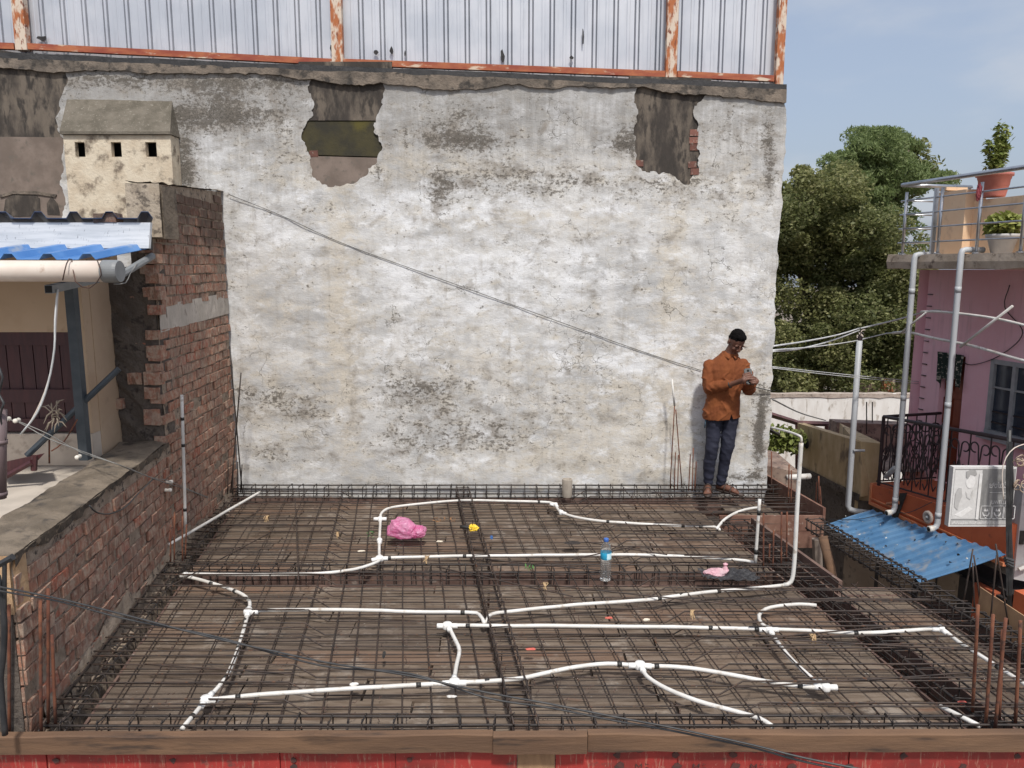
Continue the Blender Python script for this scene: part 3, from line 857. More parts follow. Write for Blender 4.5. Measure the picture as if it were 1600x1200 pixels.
# ------------------------------------------------------------------ side boards round the stair opening and the street edge
def boardthing(name, label, quads, mat, th, nrm, group=None, split=1):
    t = thing(name, label, 'formwork board', quads[0][0], group)
    for q in quads:
        MB().prism(q, Vector(nrm) * th).build('board', M[mat], t)
    return t
U3 = 3.16
zs1 = .07
def bd(u0, w0, u1, w1, z0, z1): return [D(u0, w0, z0), D(u1, w1, z0), D(u1, w1, z1), D(u0, w0, z1)]
boardthing('edge_board', 'dusty red board standing along the right edge of the deck near the man', [bd(U3, 7.08, U3, 8.45, -.30, zs1)], 'red_board', .025, SX, 'red formwork boards beside the stair opening')
boardthing('edge_board', 'red brown cross boards facing the street end of the stair opening', [bd(2.16, 7.05, 3.14, 7.05, -.15, .0), bd(2.16, 7.05, 3.14, 7.05, -.32, -.155)], 'red_board', .025, (0, 1, 0), 'red formwork boards beside the stair opening')
boardthing('edge_board', 'long red board slanting along the left side of the stair opening', [bd(2.435, 5.52, 2.435, 7.0, -.36, .0)], 'red_ply', .028, SX, 'red formwork boards beside the stair opening')
A = at(1532, 918, 5.15); B = at(1660, 1002, 4.55)
boardthing('edge_board', 'tan plywood board standing at the far right edge behind the rusty rods', [[Vector((A.x, A.y, A.z - .45)), Vector((B.x, B.y, B.z - .45)), B, A]], 'bare_wood', .02, (.4, 1, 0))
# props seen down the opening
tp = thing('timber_prop', 'grey wooden prop standing in the stair opening under the red cross boards', 'prop', at(1290, 935, 6.9))
MB().tube([at(1276, 842, 6.9), at(1280, 930, 6.9), at(1284, 1010, 6.9)], [.045, .048, .05], 8).build('post', simple('grey_wood', (.16, .125, .10), (.22, .18, .15), 6, .9, stretch=(4, 4, .5)), tp)
tp = thing('timber_prop', 'round brown tree-pole prop leaning in the stair opening near the tan shutters', 'prop', at(1310, 935, 6.3))
MB().tube([at(1286, 838, 6.5), at(1296, 880, 6.4), at(1308, 940, 6.3), at(1318, 1000, 6.3)], [.042, .040, .038, .038], 10).build('post', M['old_timber'], tp, True)
# ------------------------------------------------------------------ white conduits tied over the bars
ZC = -.012
RC = .0128
def run(label, base, group='white conduit runs laid over the bars'):
    b = G(*base, ZC)
    return thing('conduit_run', label, 'conduit', (b.x, b.y, ZC), group)
def pipe(t, px, z=ZC, r=RC, step=.05, dz=None):
    P = [G(x, y, z) for x, y in px]
    P = spline(P, step)
    P = wob(P, .006, random.randint(0, 999))
    return MB().tube(P, r, 9).build('pipe', M['pvc'], t, True)
def joint(t, px, dirs, z=ZC, r=.031):
    """round conduit box with its spouts"""
    c = G(*px, z); mb = MB()
    mb.lathe([(.0, -.018), (r, -.018), (r + .002, -.010), (r + .002, .014), (r - .004, .022), (.0, .024)], c, 14)
    for d in dirs:
        e = G(px[0] + d[0], px[1] + d[1], z); v = (e - c).normalized()
        mb.tube([c + v * r * .7, c + v * (r + .038)], .0175, 10)
    return mb.build('junction_box', M['pvc_joint'], t, True)
def taped(t, pts, z=ZC):
    for (x, y), (x2, y2) in pts:
        c = G(x, y, z); v = (G(x2, y2, z) - c).normalized()
        MB().tube([c - v * .014, c + v * .014], RC + .0022, 10).build('tape_band', M['tape'], t, True)
def riser(t, base, top, z=ZC, bend=0, r=RC):
    b = G(*base, z); p = onp(*top, b.x, b.y, 1e6) if False else at(top[0], top[1], b.y)
    P = spline([b, b.lerp(p, .25), b.lerp(p, .5), b.lerp(p, .75), p], .1)
    return MB().tube(P, r, 10).build('pipe', M['pvc'], t, True), b, p

# 1 back loop
t = run('white conduit loop round the pink bag, rising beside the stair opening', (593, 872))
pipe(t, [(283, 901), (290, 897), (350, 898), (420, 898), (500, 896), (555, 889), (590, 878), (594, 873)])
pipe(t, [(593, 872), (593, 845), (594, 811)])
pipe(t, [(594, 810), (597, 801), (612, 793), (660, 787), (720, 782), (800, 783), (858, 785), (868, 790), (876, 800), (900, 808), (950, 815), (1050, 821), (1115, 823), (1124, 828)])
pipe(t, [(1120, 826), (1132, 812), (1150, 801), (1170, 795), (1186, 793)], .01)
pipe(t, [(593, 872), (700, 869), (800, 868), (900, 867), (1000, 867), (1100, 871), (1165, 876), (1180, 880)])
o_, b_, p_ = riser(t, (1180, 882), (1187, 780))
joint(t, (593, 873), [(-20, 4), (30, -1), (0, -10)]); joint(t, (593, 845), [(0, -8), (0, 8)], r=.022); joint(t, (594, 811), [(0, 8), (-14, 0), (14, 0)], r=.022)
joint(t, (868, 789), [(-14, -2), (7, 8)], r=.020); joint(t, (877, 801), [(-6, -8), (14, 4)], r=.020)
for q in ((.20), (.80)):
    c = b_.lerp(p_, q); MB().tube([c - Vector((0, 0, .02)), c + Vector((0, 0, .02))], RC + .002, 10).build('tape_band', M['tape'], t, True)
taped(t, [((842, 784), (860, 785)), ((608, 872), (620, 871)), ((726, 869), (740, 869)), ((950, 815), (960, 816)), ((1067, 822), (1080, 822)), ((1095, 823), (1110, 823))])
# 2 left winding run
t = run('white conduit winding down the left side, with a branch to the middle cage', (388, 955))
pipe(t, [(288, 900), (320, 908), (355, 919), (380, 930), (390, 941), (388, 955), (380, 985), (370, 1020), (355, 1055), (335, 1080), (321, 1094), (304, 1115), (284, 1139)])
pipe(t, [(388, 955), (450, 953), (550, 953), (650, 956), (732, 957), (749, 961), (757, 974)])
joint(t, (388, 956), [(14, 0), (-4, 12), (2, -10)]); joint(t, (322, 1094), [(16, 0), (8, -9), (-8, 10)])
joint(t, (290, 899), [(16, 0), (14, 4)], r=.02)
taped(t, [((723, 957), (735, 957)), ((383, 970), (379, 985)), ((372, 1013), (369, 1025)), ((352, 1060), (346, 1067)), ((300, 1120), (294, 1127)), ((330, 912), (340, 915)), ((367, 924), (372, 927))])
# 3 middle run that rises at the notch
t = run('white conduit crossing right from the middle cage, ending in a tall bent riser', (762, 967))
pipe(t, [(761, 972), (764, 963), (775, 958), (800, 955), (900, 945), (1000, 938), (1100, 926), (1180, 919), (1225, 914)])
b = G(1225, 914, ZC)
P = [b, b + Vector((.05, .002, .012)), b + Vector((.075, .003, .045)), b + Vector((.08, .003, .12))]
yb = b.y
top = at(1252, 692, yb); low = at(1241, 880, yb)
MB().tube(spline([b, at(1236, 909, yb), low, at(1246, 785, yb), top], .03), .0155, 10).build('pipe', M['pvc'], t, True)
MB().tube(spline([top, at(1252, 684, yb), at(1247, 680, yb + .02), at(1230, 674, yb + .25), at(1206, 668, yb + .6)], .03), .009, 8).build('pipe', M['pvc'], t, True)
taped(t, [((1064, 930), (1075, 928)), ((1123, 924), (1135, 922)), ((1030, 935), (1040, 933))])
# 4 front network
t = run('white conduit network with round boxes spreading over the front and right part of the deck', (712, 1067))
pipe(t, [(322, 1094), (400, 1086), (500, 1079), (600, 1073), (712, 1067), (800, 1062), (850, 1052), (900, 1042), (950, 1037), (1000, 1040), (1060, 1042), (1120, 1050), (1200, 1065), (1260, 1073), (1306, 1074)])
pipe(t, [(692, 977), (850, 978), (1000, 979), (1100, 981), (1200, 983), (1260, 985), (1340, 989), (1410, 986), (1462, 982), (1474, 984), (1500, 1005), (1540, 1030), (1640, 1094)])
pipe(t, [(701, 979), (713, 1003), (718, 1017), (713, 1040), (709, 1064)])
pipe(t, [(1000, 1041), (1012, 1058), (1043, 1077), (1090, 1095), (1150, 1112), (1187, 1123), (1208, 1136)])
pipe(t, [(1276, 946), (1250, 944), (1215, 947), (1196, 952), (1186, 962), (1190, 975), (1200, 983), (1215, 1003), (1240, 1033), (1283, 1073)])
joint(t, (699, 978), [(-14, 0), (15, 0), (6, 10)]); joint(t, (710, 1067), [(-15, 1), (15, 0), (0, -10)]); joint(t, (1000, 1040), [(-15, 0), (15, 1), (5, 8)])
joint(t, (1201, 984), [(-15, 0), (15, 0), (8, 9)], r=.026); joint(t, (1290, 1074), [(-15, -1), (-8, -8), (15, 0)], r=.026); joint(t, (1470, 983), [(-14, 0), (10, 7)], r=.022)
taped(t, [((654, 1070), (665, 1069)), ((761, 1064), (772, 1063)), ((731, 978), (740, 978)), ((968, 1038), (976, 1038)), ((1026, 1041), (1034, 1041)), ((1110, 981), (1120, 981)), ((372, 1089), (380, 1088)),
          ((1250, 1072), (1258, 1073)), ((1337, 989), (1345, 989)), ((1182, 983), (1188, 983)), ((1516, 1015), (1522, 1019)), ((1560, 1043), (1566, 1047))])
# 5 left riser against the brick wall
t = run('white conduit rising upright in front of the left brick wall', (289, 832))
o_, b_, p_ = riser(t, (290, 832), (284, 617), .15)
for q in (.17, .64, .83):
    c = b_.lerp(p_, q); MB().tube([c - Vector((0, 0, .013)), c + Vector((0, 0, .013))], RC + .002, 10).build('tape_band', M['tape'], t, True)
t = run('straight white conduit lying slantwise at the back left corner of the deck', (290, 832))
pipe(t, [(264, 851), (290, 836), (340, 807), (406, 769)], .11)
t = run('short white conduit end lying at the front right corner by the rusty rods', (1490, 1118))
pipe(t, [(1468, 1103), (1490, 1114), (1532, 1135)])

# ------------------------------------------------------------------ starter bars
def rods(label, lst, group, mat='rust_bar', r=.0065, z=-.1, labels=None):
    for i, q in enumerate(lst):
        (xa, ya), (xb, yb) = q[0], q[1]
        a = G(xa, ya, z); b = at(xb, yb, a.y + (q[2] if len(q) > 2 else 0))
        d = (b - a)
        P = [a + d * s_ for s_ in (0, .25, .5, .75, 1)]
        o = MB().tube(wob(P, .012, i + 3), r, 7).build('starter_bar', M[mat], None, True)
        tag(o, labels[i] if labels else label, 'steel rod', group)
rods('', [((15, 1147), (15, 945)), ((21, 1137), (18, 960)), ((33, 1134), (28, 1006)), ((65, 1149), (62, 939)), ((75, 1130), (75, 920)), ((86, 1134), (81, 992))], 'rusty rods at the front left corner',
     z=-.02, r=.0085, labels=['bright rusty rod leftmost of the front left corner, beside the black iron grille', 'rusty rod second from the black iron grille at the front left corner', 'short dull rusty rod third from the black iron grille, against the brick wall end',
                     'rusty rod standing just left of the tallest one at the front left corner', 'tallest rusty rod of the front left corner, crossed by the slack black cables', 'shorter orange rusty rod just right of the tallest one at the front left corner'])
rods('', [((1520, 1112), (1528, 945)), ((1541, 1135), (1552, 960)), ((1555, 1142), (1573, 966)), ((1562, 1126), (1567, 985)), ((1587, 1132), (1596, 970))], 'rusty rods at the front right corner',
     z=-.02, r=.009, labels=['rusty rod leftmost of the front right corner with a red cloth at its top', 'rusty rod second of the front right corner, standing right of the red cloth rod', 'thickest dark rusty rod of the front right corner before the tan board',
                     'rusty rod half hidden right behind the thickest front right rod', 'rusty rod nearest the right edge of the deck'])
rods('', [((1548, 968), (1557, 868)), ((1576, 975), (1556, 850)), ((1523, 955), (1521, 880)), ((1533, 950), (1522, 868)), ((1505, 945), (1521, 858))], 'thin rods leaning together before the blue awning', z=-.05, r=.0055,
     labels=['thin brown rod standing beside the tan board top under the awning edge', 'thin tan rod leaning left over the tan board, right of the awning', 'thin upright rod inside the leaning bundle before the awning', 'thin rod of the awning bundle leaning right at its foot',
             'thin rod of the awning bundle leaning left at its foot'], mat='steel_bar')
rods('', [((361, 770), (377, 583)), ((379, 770), (359, 541))], 'crossed long bars in the back left corner', 'steel_dark', .007, z=.06, labels=['shorter of two crossed dark bars leaning on the wall in the back left corner', 'longer of two crossed dark bars leaning on the wall in the back left corner'])
rods('dark short starter bar standing under the crossed bars in the back left corner', [((356, 772), (357, 718)), ((364, 772), (365, 716)), ((372, 772), (372, 722)), ((376, 770), (378, 726))], 'short starter bars in the back left corner', 'steel_dark', .0055, z=.06, labels=['dark short starter bar nearest the brick wall in the back left corner', 'tallest dark short starter bar under the crossed bars', 'third dark short starter bar from the brick wall under the crossed bars', 'dark short starter bar farthest from the brick wall under the crossed bars'])
rods('', [((267, 878), (267, 820)), ((273, 878), (273, 800)), ((286, 876), (286, 806)), ((290, 874), (291, 820))], 'rods at the foot of the left brick wall', z=.14, r=.006,
     labels=['shortest rusty rod left of the upright conduit at the brick wall', 'taller rusty rod second left of the upright conduit at the brick wall', 'dark rusty rod directly behind the upright left conduit', 'dark rusty rod just right of the upright left conduit'])
rods('', [((1047, 764), (1054, 634)), ((1066, 762), (1056, 640)), ((1054, 766), (1056, 707)), ((1059, 766), (1060, 711)), ((1076, 767), (1079, 710)), ((1081, 767), (1083, 700)), ((1086, 767), (1088, 721))], 'starter bars left of the man', z=.04, r=.0058,
     labels=['tall thin rod with a white conduit tip left of the man', 'tall thin rod crossing the white tipped rod left of the man', 'short rusty rod at the foot of the white tipped rod, left one', 'short rusty rod at the foot of the white tipped rod, right one',
             'rusty rod leftmost of the three nearest the man', 'rusty rod tallest of the three nearest the man', 'rusty rod shortest of the three nearest the man'])
b = G(1047, 764, .04); a1_ = at(1054, 634, b.y); a2_ = at(1050, 593, b.y)
tag(MB().tube([a1_, a2_], .011, 9).build('conduit_tip', M['pvc'], None, True), 'short white conduit piece stuck on a rod left of the man', 'conduit')
rods('rusty rod standing in the stair opening in front of the cross boards', [((1193, 893), (1193, 802)), ((1208, 890), (1209, 829)), ((1221, 888), (1222, 800)), ((1229, 880), (1230, 800)), ((1202, 880), (1203, 850))], 'rods standing before the cross boards', z=-.05, r=.007, labels=['rusty rod just right of the white riser before the cross boards', 'shorter rusty rod second right of the white riser before the cross boards', 'tall rusty rod left of the close pair before the cross boards', 'rusty rod nearest the tall bent conduit before the cross boards', 'lowest rusty rod before the cross boards'])
rods('rusty rod standing in the back right corner beside the dusty edge board', [((1192, 762), (1199, 690)), ((1197, 764), (1198, 720)), ((1206, 770), (1206, 706)), ((1232, 786), (1233, 726)), ((1236, 790), (1237, 735)), ((1279, 792), (1279, 744)), ((1275, 790), (1276, 752)), ((1283, 794), (1282, 760))],
     'rods behind the dusty edge board', z=-.05, r=.0068, labels=['tallest rusty rod at the right corner of the tall wall', 'shorter rusty rod beside the tallest one at the tall wall corner', 'rusty rod standing against the far end of the dusty edge board', 'rusty rod left of the tall bent conduit at the dusty edge board', 'rusty rod close behind the tall bent conduit at the dusty edge board', 'tallest of three rusty rods at the near end of the dusty edge board', 'left one of three rusty rods at the near end of the dusty edge board', 'shortest of three rusty rods at the near end of the dusty edge board'])

# ------------------------------------------------------------------ small things lying on the mesh
def film_mat(name, col, col2, alpha_w=.35, rough=.22):
    t = NT(name)
    c = t.mix(t.ramp(t.noise(14, 4, .6), .3, .7), col, col2)
    t.bump(t.noise(22, 4, .7, None, 1.2), .9, .02); t.bump(t.noise(70, 3, .7, None, .8), .5, .006)
    t.done(c, rough, 0, .6)
    tr = t.n.new('ShaderNodeBsdfTranslucent'); t.set(tr, 'Color', c)
    mx = t.n.new('ShaderNodeMixShader'); mx.inputs[0].default_value = alpha_w
    t.l.new(t.b.outputs[0], mx.inputs[1]); t.l.new(tr.outputs[0], mx.inputs[2]); t.l.new(mx.outputs[0], t.out.inputs['Surface'])
    return t.mat
M['pink_film'] = film_mat('pink_film', (.88, .26, .52), (.92, .50, .70), .5, .15)
M['pale_pink_film'] = film_mat('pale_pink_film', (.90, .48, .56), (.93, .66, .70))
M['dark_film'] = film_mat('dark_film', (.022, .021, .024), (.05, .05, .054), .15, .4)
def crumple(name, c, size, mat, seed, parent=None, amp=.22, flat=True, smooth=False):
    bm = bmesh.new()
    bmesh.ops.create_icosphere(bm, subdivisions=5, radius=1)
    rs = np.random.RandomState(seed)
    dirs = rs.normal(size=(46, 3)); dirs /= np.linalg.norm(dirs, axis=1)[:, None]
    offs = rs.uniform(.66, 1.0, 46)
    for v in bm.verts:
        p = np.array(v.co)
        # faceted creases: cut the ball with many planes, then crinkle
        r = min(1.05, float(np.min(offs / np.maximum(dirs @ p, 1e-3))))
        n = float(fbm(p[0] * 3 + p[2] * 2.2 + seed, p[1] * 3 - p[2] * 2.7, 4, seed)) - .5
        v.co = v.co * (r + n * amp)
        if flat and v.co.z < -.55: v.co.z = -.55 + (v.co.z + .55) * .15
        v.co = Vector((v.co.x * size[0], v.co.y * size[1], v.co.z * size[2]))
    me = bpy.data.meshes.new(name); bm.to_mesh(me); bm.free()
    me.materials.append(mat)
    me.polygons.foreach_set('use_smooth', [smooth] * len(me.polygons))
    return link(name, me, parent, Matrix.Translation(c))
c = G(633, 838, 0.0)
t = thing('plastic_bag', 'crumpled bright pink plastic bag lying inside the back conduit loop', 'bag', c)
crumple('bag_body', c + Vector((-.02, .05, .048)), (.175, .12, .120), M['pink_film'], 4, t, .26, True, True)
crumple('bag_neck', c + Vector((.105, .02, .032)), (.095, .075, .075), M['pink_film'], 8, t, .4, True, True)
c = G(1120, 904, 0.0)
t = thing('plastic_bag', 'small pale pink plastic bag lying on black sheeting near the stair opening', 'bag', c + Vector((0, 0, .012)))
crumple('bag_body', c + Vector((0, .03, .035)), (.115, .06, .040), M['pale_pink_film'], 14, t, .16, True, True)
MB().lathe([(.028, 0), (.018, .02), (.012, .035), (.020, .05), (.004, .06)], c + Vector((.07, .03, .055)), 9).build('bag_knot', M['pale_pink_film'], t)
bm = bmesh.new(); bmesh.ops.create_grid(bm, x_segments=26, y_segments=16, size=1)
c = G(1140, 903, .0)
for v in bm.verts:
    rr = 1 + (float(fbm(v.co.x * 1.5 + 4, v.co.y * 1.5, 3, 5)) - .5) * .7
    v.co = Vector((c.x + v.co.x * .19 * rr, c.y + v.co.y * .10 * rr, .006 + (float(fbm(v.co.x * 4, v.co.y * 4, 4, 9))) * .045))
me = bpy.data.meshes.new('black_sheeting'); bm.to_mesh(me); bm.free(); me.materials.append(M['dark_film'])
tag(link('black_sheeting', me), 'crumpled black plastic sheeting under the small pale pink bag', 'plastic sheet')

# water bottle
M['clear_plastic'] = None
t_ = NT('clear_plastic'); t_.b.inputs['Transmission Weight'].default_value = .92; t_.b.inputs['IOR'].default_value = 1.33
t_.b.inputs['Alpha'].default_value = .55
M['clear_plastic'] = t_.done((.90, .94, .95), .12)
M['bottle_label'] = simple('bottle_label', (.02, .30, .50), (.03, .36, .56), 20, .4)
M['label_pale'] = simple('label_pale', (.55, .80, .88), (.62, .84, .90), 20, .4)
M['cap_blue'] = simple('cap_blue', (.04, .12, .40), (.05, .14, .44), 20, .4)
c = G(946, 906, -.006)
t = thing('water_bottle', 'clear plastic water bottle with blue cap and label standing on the bars', 'bottle', c)
prof = [(.0, .0), (.036, .0), (.042, .006)]
for q in range(9):
    z = .012 + q * .0165
    prof += [(.0425, z), (.0395, z + .006), (.0425, z + .012)]
prof += [(.0405, .172), (.0405, .225), (.0425, .23), (.040, .255), (.030, .285), (.0185, .300), (.0145, .305), (.0145, .318)]
MB().lathe(prof, c, 24).build('bottle_body', M['clear_plastic'], t, True)
MB().lathe([(.0412, .172), (.0418, .173), (.0418, .224), (.0412, .225)], c, 24).build('label', M['bottle_label'], t, True)
mb = MB(); vs = []
for q in range(9):
    a = radians(-86 + q * 8.5); vs += [c + Vector((cos(a) * .0424, sin(a) * .0424, .176)), c + Vector((cos(a) * .0424, sin(a) * .0424, .221))]
mb.add(vs, [(2 * q, 2 * q + 2, 2 * q + 3, 2 * q + 1) for q in range(8)]); mb.build('label_panel', M['label_pale'], t, True)
MB().lathe([(.0, .306), (.018, .306), (.019, .309), (.019, .328), (.017, .331), (.0, .331)], c, 20).build('cap', M['cap_blue'], t, True)

# yellow headed tool
c = G(738, 830, 0.0)
M['yellow_plastic'] = simple('yellow_plastic', (.75, .48, .02), (.85, .60, .05), 20, .45)
t = thing('hand_tool', 'yellow and black hand tool lying on the middle cage', 'hand tool', c)
crumple('yellow_head', c + Vector((.01, 0, .03)), (.06, .04, .038), M['yellow_plastic'], 23, t, .35)
MB().tube([c + Vector((-.11, .03, .03)), c + Vector((-.07, .02, .032)), c + Vector((-.03, .0, .03)), c + Vector((.0, -.02, .02))], [.013, .016, .016, .012], 8).build('handle', M['tape'], t, True)
MB().tube([c + Vector((.0, 0, .05)), c + Vector((.005, 0, .10))], .004, 6).build('pin', M['steel_dark'], t)
# scraps
def scrap(label, px, size, mat, seed, cat='scrap'):
    c = G(*px, -.02)
    o = crumple('scrap', c + Vector((0, 0, .012)), size, mat, seed, None, .4, True); tag(o, label, cat); return o
M['blue_rag'] = simple('blue_rag', (.03, .09, .26), (.05, .13, .32), 30, .9)
M['red_paper'] = simple('red_paper', (.48, .08, .06), (.55, .14, .10), 30, .8)
M['green_leaf'] = simple('green_leaf', (.05, .14, .04), (.08, .20, .05), 30, .6)
M['pale_paper'] = simple('pale_paper', (.66, .58, .45), (.72, .66, .55), 30, .9)
scrap('small blue rag lying on the bars right of the yellow tool', (768, 842), (.016, .035, .02), M['blue_rag'], 31, 'rag')
scrap('red paper scrap lying right of the middle cage near the front', (829, 1017), (.035, .018, .006), M['red_paper'], 32)
scrap('red paper scrap lying left of the conduit crossing in the middle right', (951, 968), (.03, .016, .006), M['red_paper'], 33)
scrap('white plaster crumb lying on the boards below the middle tee', (705, 1091), (.032, .012, .006), M['pvc'], 34)
scrap('white conduit offcut lying beside the front conduit left of centre', (553, 1072), (.03, .014, .010), M['pvc'], 35)
scrap('tan chip of wood lying below the pink bag', (687, 848), (.03, .016, .008), M['pale_paper'], 36)
scrap('tan chip of wood lying left of the conduit corner under the pink bag', (565, 863), (.035, .014, .008), M['pale_paper'], 37)
scrap('pale stone chip lying near the conduit crossing right of centre', (1010, 971), (.028, .016, .012), M['pale_paper'], 38)
scrap('red cap lying in the front right corner', (1503, 1101), (.025, .018, .012), M['red_paper'], 39, 'cap')
scrap('dark clump of wire scraps lying at the back right of the bottle', (895, 850), (.08, .05, .012), M['steel_dark'], 40, 'wire scraps')
scrap('dark ring of tie wire on the boards left of the front tee', (600, 1026), (.012, .045, .012), M['tape'], 41, 'wire scraps')
lf = MB()
for q in range(34):
    c = G(random.uniform(676, 712), random.uniform(808, 816), ZTp + random.uniform(.0, .02)); a = random.uniform(0, 6.3); s_ = random.uniform(.012, .025)
    R = Euler((random.uniform(-.6, .6), random.uniform(-.6, .6), a)).to_matrix()
    lf.add([c + R @ Vector(p) for p in ((-s_, 0, 0), (0, -s_ * .35, 0), (s_, 0, 0), (0, s_ * .35, 0))], [(0, 1, 2, 3)])
M['dry_leaf'] = simple('dry_leaf', (.30, .15, .06), (.12, .07, .04), 40, .9)
o = lf.build('leaf_litter', M['dry_leaf']); tag(stuff(o), 'small heap of dry brown leaves right of the pink bag', 'leaves')
for lab, px in (('green leaf sprig lying left of the pink bag behind the conduit', (578, 838)), ('green leaf sprig lying left of the water bottle on the middle cage', (827, 892))):
    mb = MB()
    for q in range(9):
        c = G(px[0], px[1], ZTp) + Vector((random.uniform(-.04, .04), random.uniform(-.05, .05), random.uniform(0, .04))); s_ = random.uniform(.018, .03)
        R = Euler((random.uniform(-.8, .8), random.uniform(-.8, .8), random.uniform(0, 6.3))).to_matrix()
        mb.add([c + R @ Vector(p) for p in ((-s_, 0, 0), (0, -s_ * .3, .004), (s_, 0, 0), (0, s_ * .3, .004))], [(0, 1, 2, 3)])
    tag(mb.build('leaf_sprig', M['green_leaf']), lab, 'leaves')
M['jute'] = simple('jute', (.38, .25, .13), (.48, .34, .19), 40, .95)
for i, (lab, px) in enumerate((('jute string tied round a bar right of the conduit crossing in the middle right', (1082, 962)), ('jute string tied on the middle cage below the pink bag', (667, 876)), ('jute string tied on bars left of the pink bag', (527, 838)),
                               ('jute string tied on bars far back left of the deck', (417, 812)), ('jute string tied on bars under the right conduit bend', (1270, 1000)), ('jute string tied on bars between middle cage and bottle', (852, 918)))):
    c = G(*px, ZTp); mb = MB()
    for q in range(5):
        s_ = random.choice((-1, 1))
        mb.tube(spline([c + Vector((random.uniform(-.012, .012), .04 * s_, -.01)), c + Vector((random.uniform(-.015, .015), .02 * s_, .03)), c + Vector((random.uniform(-.02, .02), -.01 * s_, .035)), c + Vector((random.uniform(-.03, .03), -.045 * s_, random.uniform(0, .03)))], .02), .0032, 5)
    tag(mb.build('jute_tie', M['jute']), lab, 'string', 'jute strings on the bars')
c = G(886, 776, -.02)
M['cement_pipe'] = simple('cement_pipe', (.27, .235, .195), (.34, .30, .25), 12, .9, bump=.3)
t = thing('pipe_stub', 'short grey cement pipe stub standing upright at the foot of the tall wall', 'pipe', c)
MB().lathe([(.050, 0), (.054, .02), (.054, .185), (.052, .19), (.044, .19), (.044, .02)], c, 18).build('pipe_wall', M['cement_pipe'], t, True)
# ------------------------------------------------------------------ left brick party wall
KW = -0.130
XW = lambda w: -3.06 + KW * (w - 8.0) if w < 6.13 else -2.817 - .066 * (w - 6.13)          # inner face, bent where the tall part starts
XL = -3.06
KD = Vector((KW, 1, 0)).normalized(); KN = Vector((1, -KW, 0)).normalized()
WE = 6.13                                      # where the tall part starts
WS = 3.66                                      # near end of the low part
def FW(w, z, out=0.0):
    return Vector((XW(w), w, z)) + KN * out
def brickmat():
    t = NT('old_brick'); r = t.rnd(); P = t.geo.outputs['Position']
    sh = t.n.new('ShaderNodeVectorMath'); sh.operation = 'ADD'
    cmb = t.n.new('ShaderNodeCombineXYZ'); t.l.new(t.math('MULTIPLY', r, 23.0), cmb.inputs[0]); t.l.new(t.math('MULTIPLY', r, 7.0), cmb.inputs[2])
    t.l.new(P, sh.inputs[0]); t.l.new(cmb.outputs[0], sh.inputs[1])
    col = t.mix(t.ramp(t.noise(11, 5, .65, sh.outputs[0]), .35, .65), (.42, .205, .14), (.32, .175, .125))
    col = t.mix(t.ramp(r, .82, .97, 0, .75), col, (.42, .135, .085))
    col = t.mix(t.ramp(r, .0, .2, .4, 0), col, (.17, .125, .105))
    col = t.mix(t.math('MULTIPLY', t.ramp(t.noise(18, 6, .72, t.pos((1, 1, 1))), .44, .60), .66), col, (.48, .385, .30))      # cement smears
    col = t.mix(t.math('MULTIPLY', t.ramp(t.noise(2.0, 5, .65), .48, .62), .40), col, (.20, .165, .145))
    col = t.mix(t.math('MULTIPLY', t.ramp(t.noise(16, 6, .75, sh.outputs[0], .5), .60, .70), .7), col, (.075, .058, .050))
    vs_ = t.noise(9, 5, .7, t.pos((3, 3.4, .8)))
    col = t.mix(t.math('MULTIPLY', t.ramp(vs_, .50, .64), .62), col, (.15, .098, .068))
    col = t.mix(t.math('MULTIPLY', t.ramp(t.noise(9, 5, .7, t.pos((3, 3.2, .9), None, (3, 5, 1))), .52, .64), .62), col, (.45, .36, .28))
    mz = t.n.new('ShaderNodeSeparateXYZ'); t.l.new(P, mz.inputs[0])
    col = t.mix(t.math('MULTIPLY', t.ramp(t.math('ADD', mz.outputs[2], t.math('MULTIPLY', t.noise(4, 4, .6), .9)), 2.75, 3.25), .75), col, (.075, .062, .054))
    t.bump(vs_, .7, .012)
    t.bump(t.noise(34, 6, .72, t.pos((1, 1, .8))), .9, .012)
    return t.done(col, .95, 0, .15)
M['brick'] = brickmat()
M['mortar'] = simple('mortar', (.26, .20, .148), (.38, .305, .235), 12, .96, 0, .9, .014, c3=(.075, .060, .050), s3=22, lo3=.54, hi3=.68)
M['mortar_dark'] = simple('mortar_dark', (.090, .074, .062), (.145, .120, .10), 7, .96, 0, .9, .02, c3=(.05, .04, .035), s3=14, lo3=.52, hi3=.68)
M['concrete_band'] = simple('concrete_band', (.42, .38, .33), (.54, .49, .43), 6, .95, 0, .8, .01, c3=(.22, .18, .15), s3=12, lo3=.56, hi3=.7, stretch=(1, 1, .5))
M['cap_plaster'] = simple('cap_plaster', (.120, .096, .070), (.205, .165, .122), 5, .95, 0, 1.0, .016, c3=(.075, .062, .05), s3=9, lo3=.52, hi3=.68)
brick_wall = thing('brick_wall', 'rough unplastered brick wall on the left, low in front and tall behind', 'wall', FW(WS, -.45))
def bmesh_brick(seed):
    bm = bmesh.new(); bmesh.ops.create_cube(bm, size=1)
    rs = random.Random(seed)
    for v in bm.verts:
        v.co += Vector((rs.uniform(-.018, .018), rs.uniform(-.05, .05), rs.uniform(-.04, .04)))
    bmesh.ops.subdivide_edges(bm, edges=[e for e in bm.edges if abs((e.verts[0].co - e.verts[1].co).x) > .5], cuts=2)
    for v in bm.verts:
        v.co += Vector((0, rs.uniform(-.03, .03), rs.uniform(-.035, .035)))
    bmesh.ops.bevel(bm, geom=[e for e in bm.edges], offset=.018, segments=1, affect='EDGES', clamp_overlap=True)
    me = bpy.data.meshes.new('brick'); bm.to_mesh(me); bm.free()
    me.materials.append(M['brick'])
    return me
BM = [bmesh_brick(q) for q in range(9)]
def hlow(w): return .925 + (w - WS) * .004
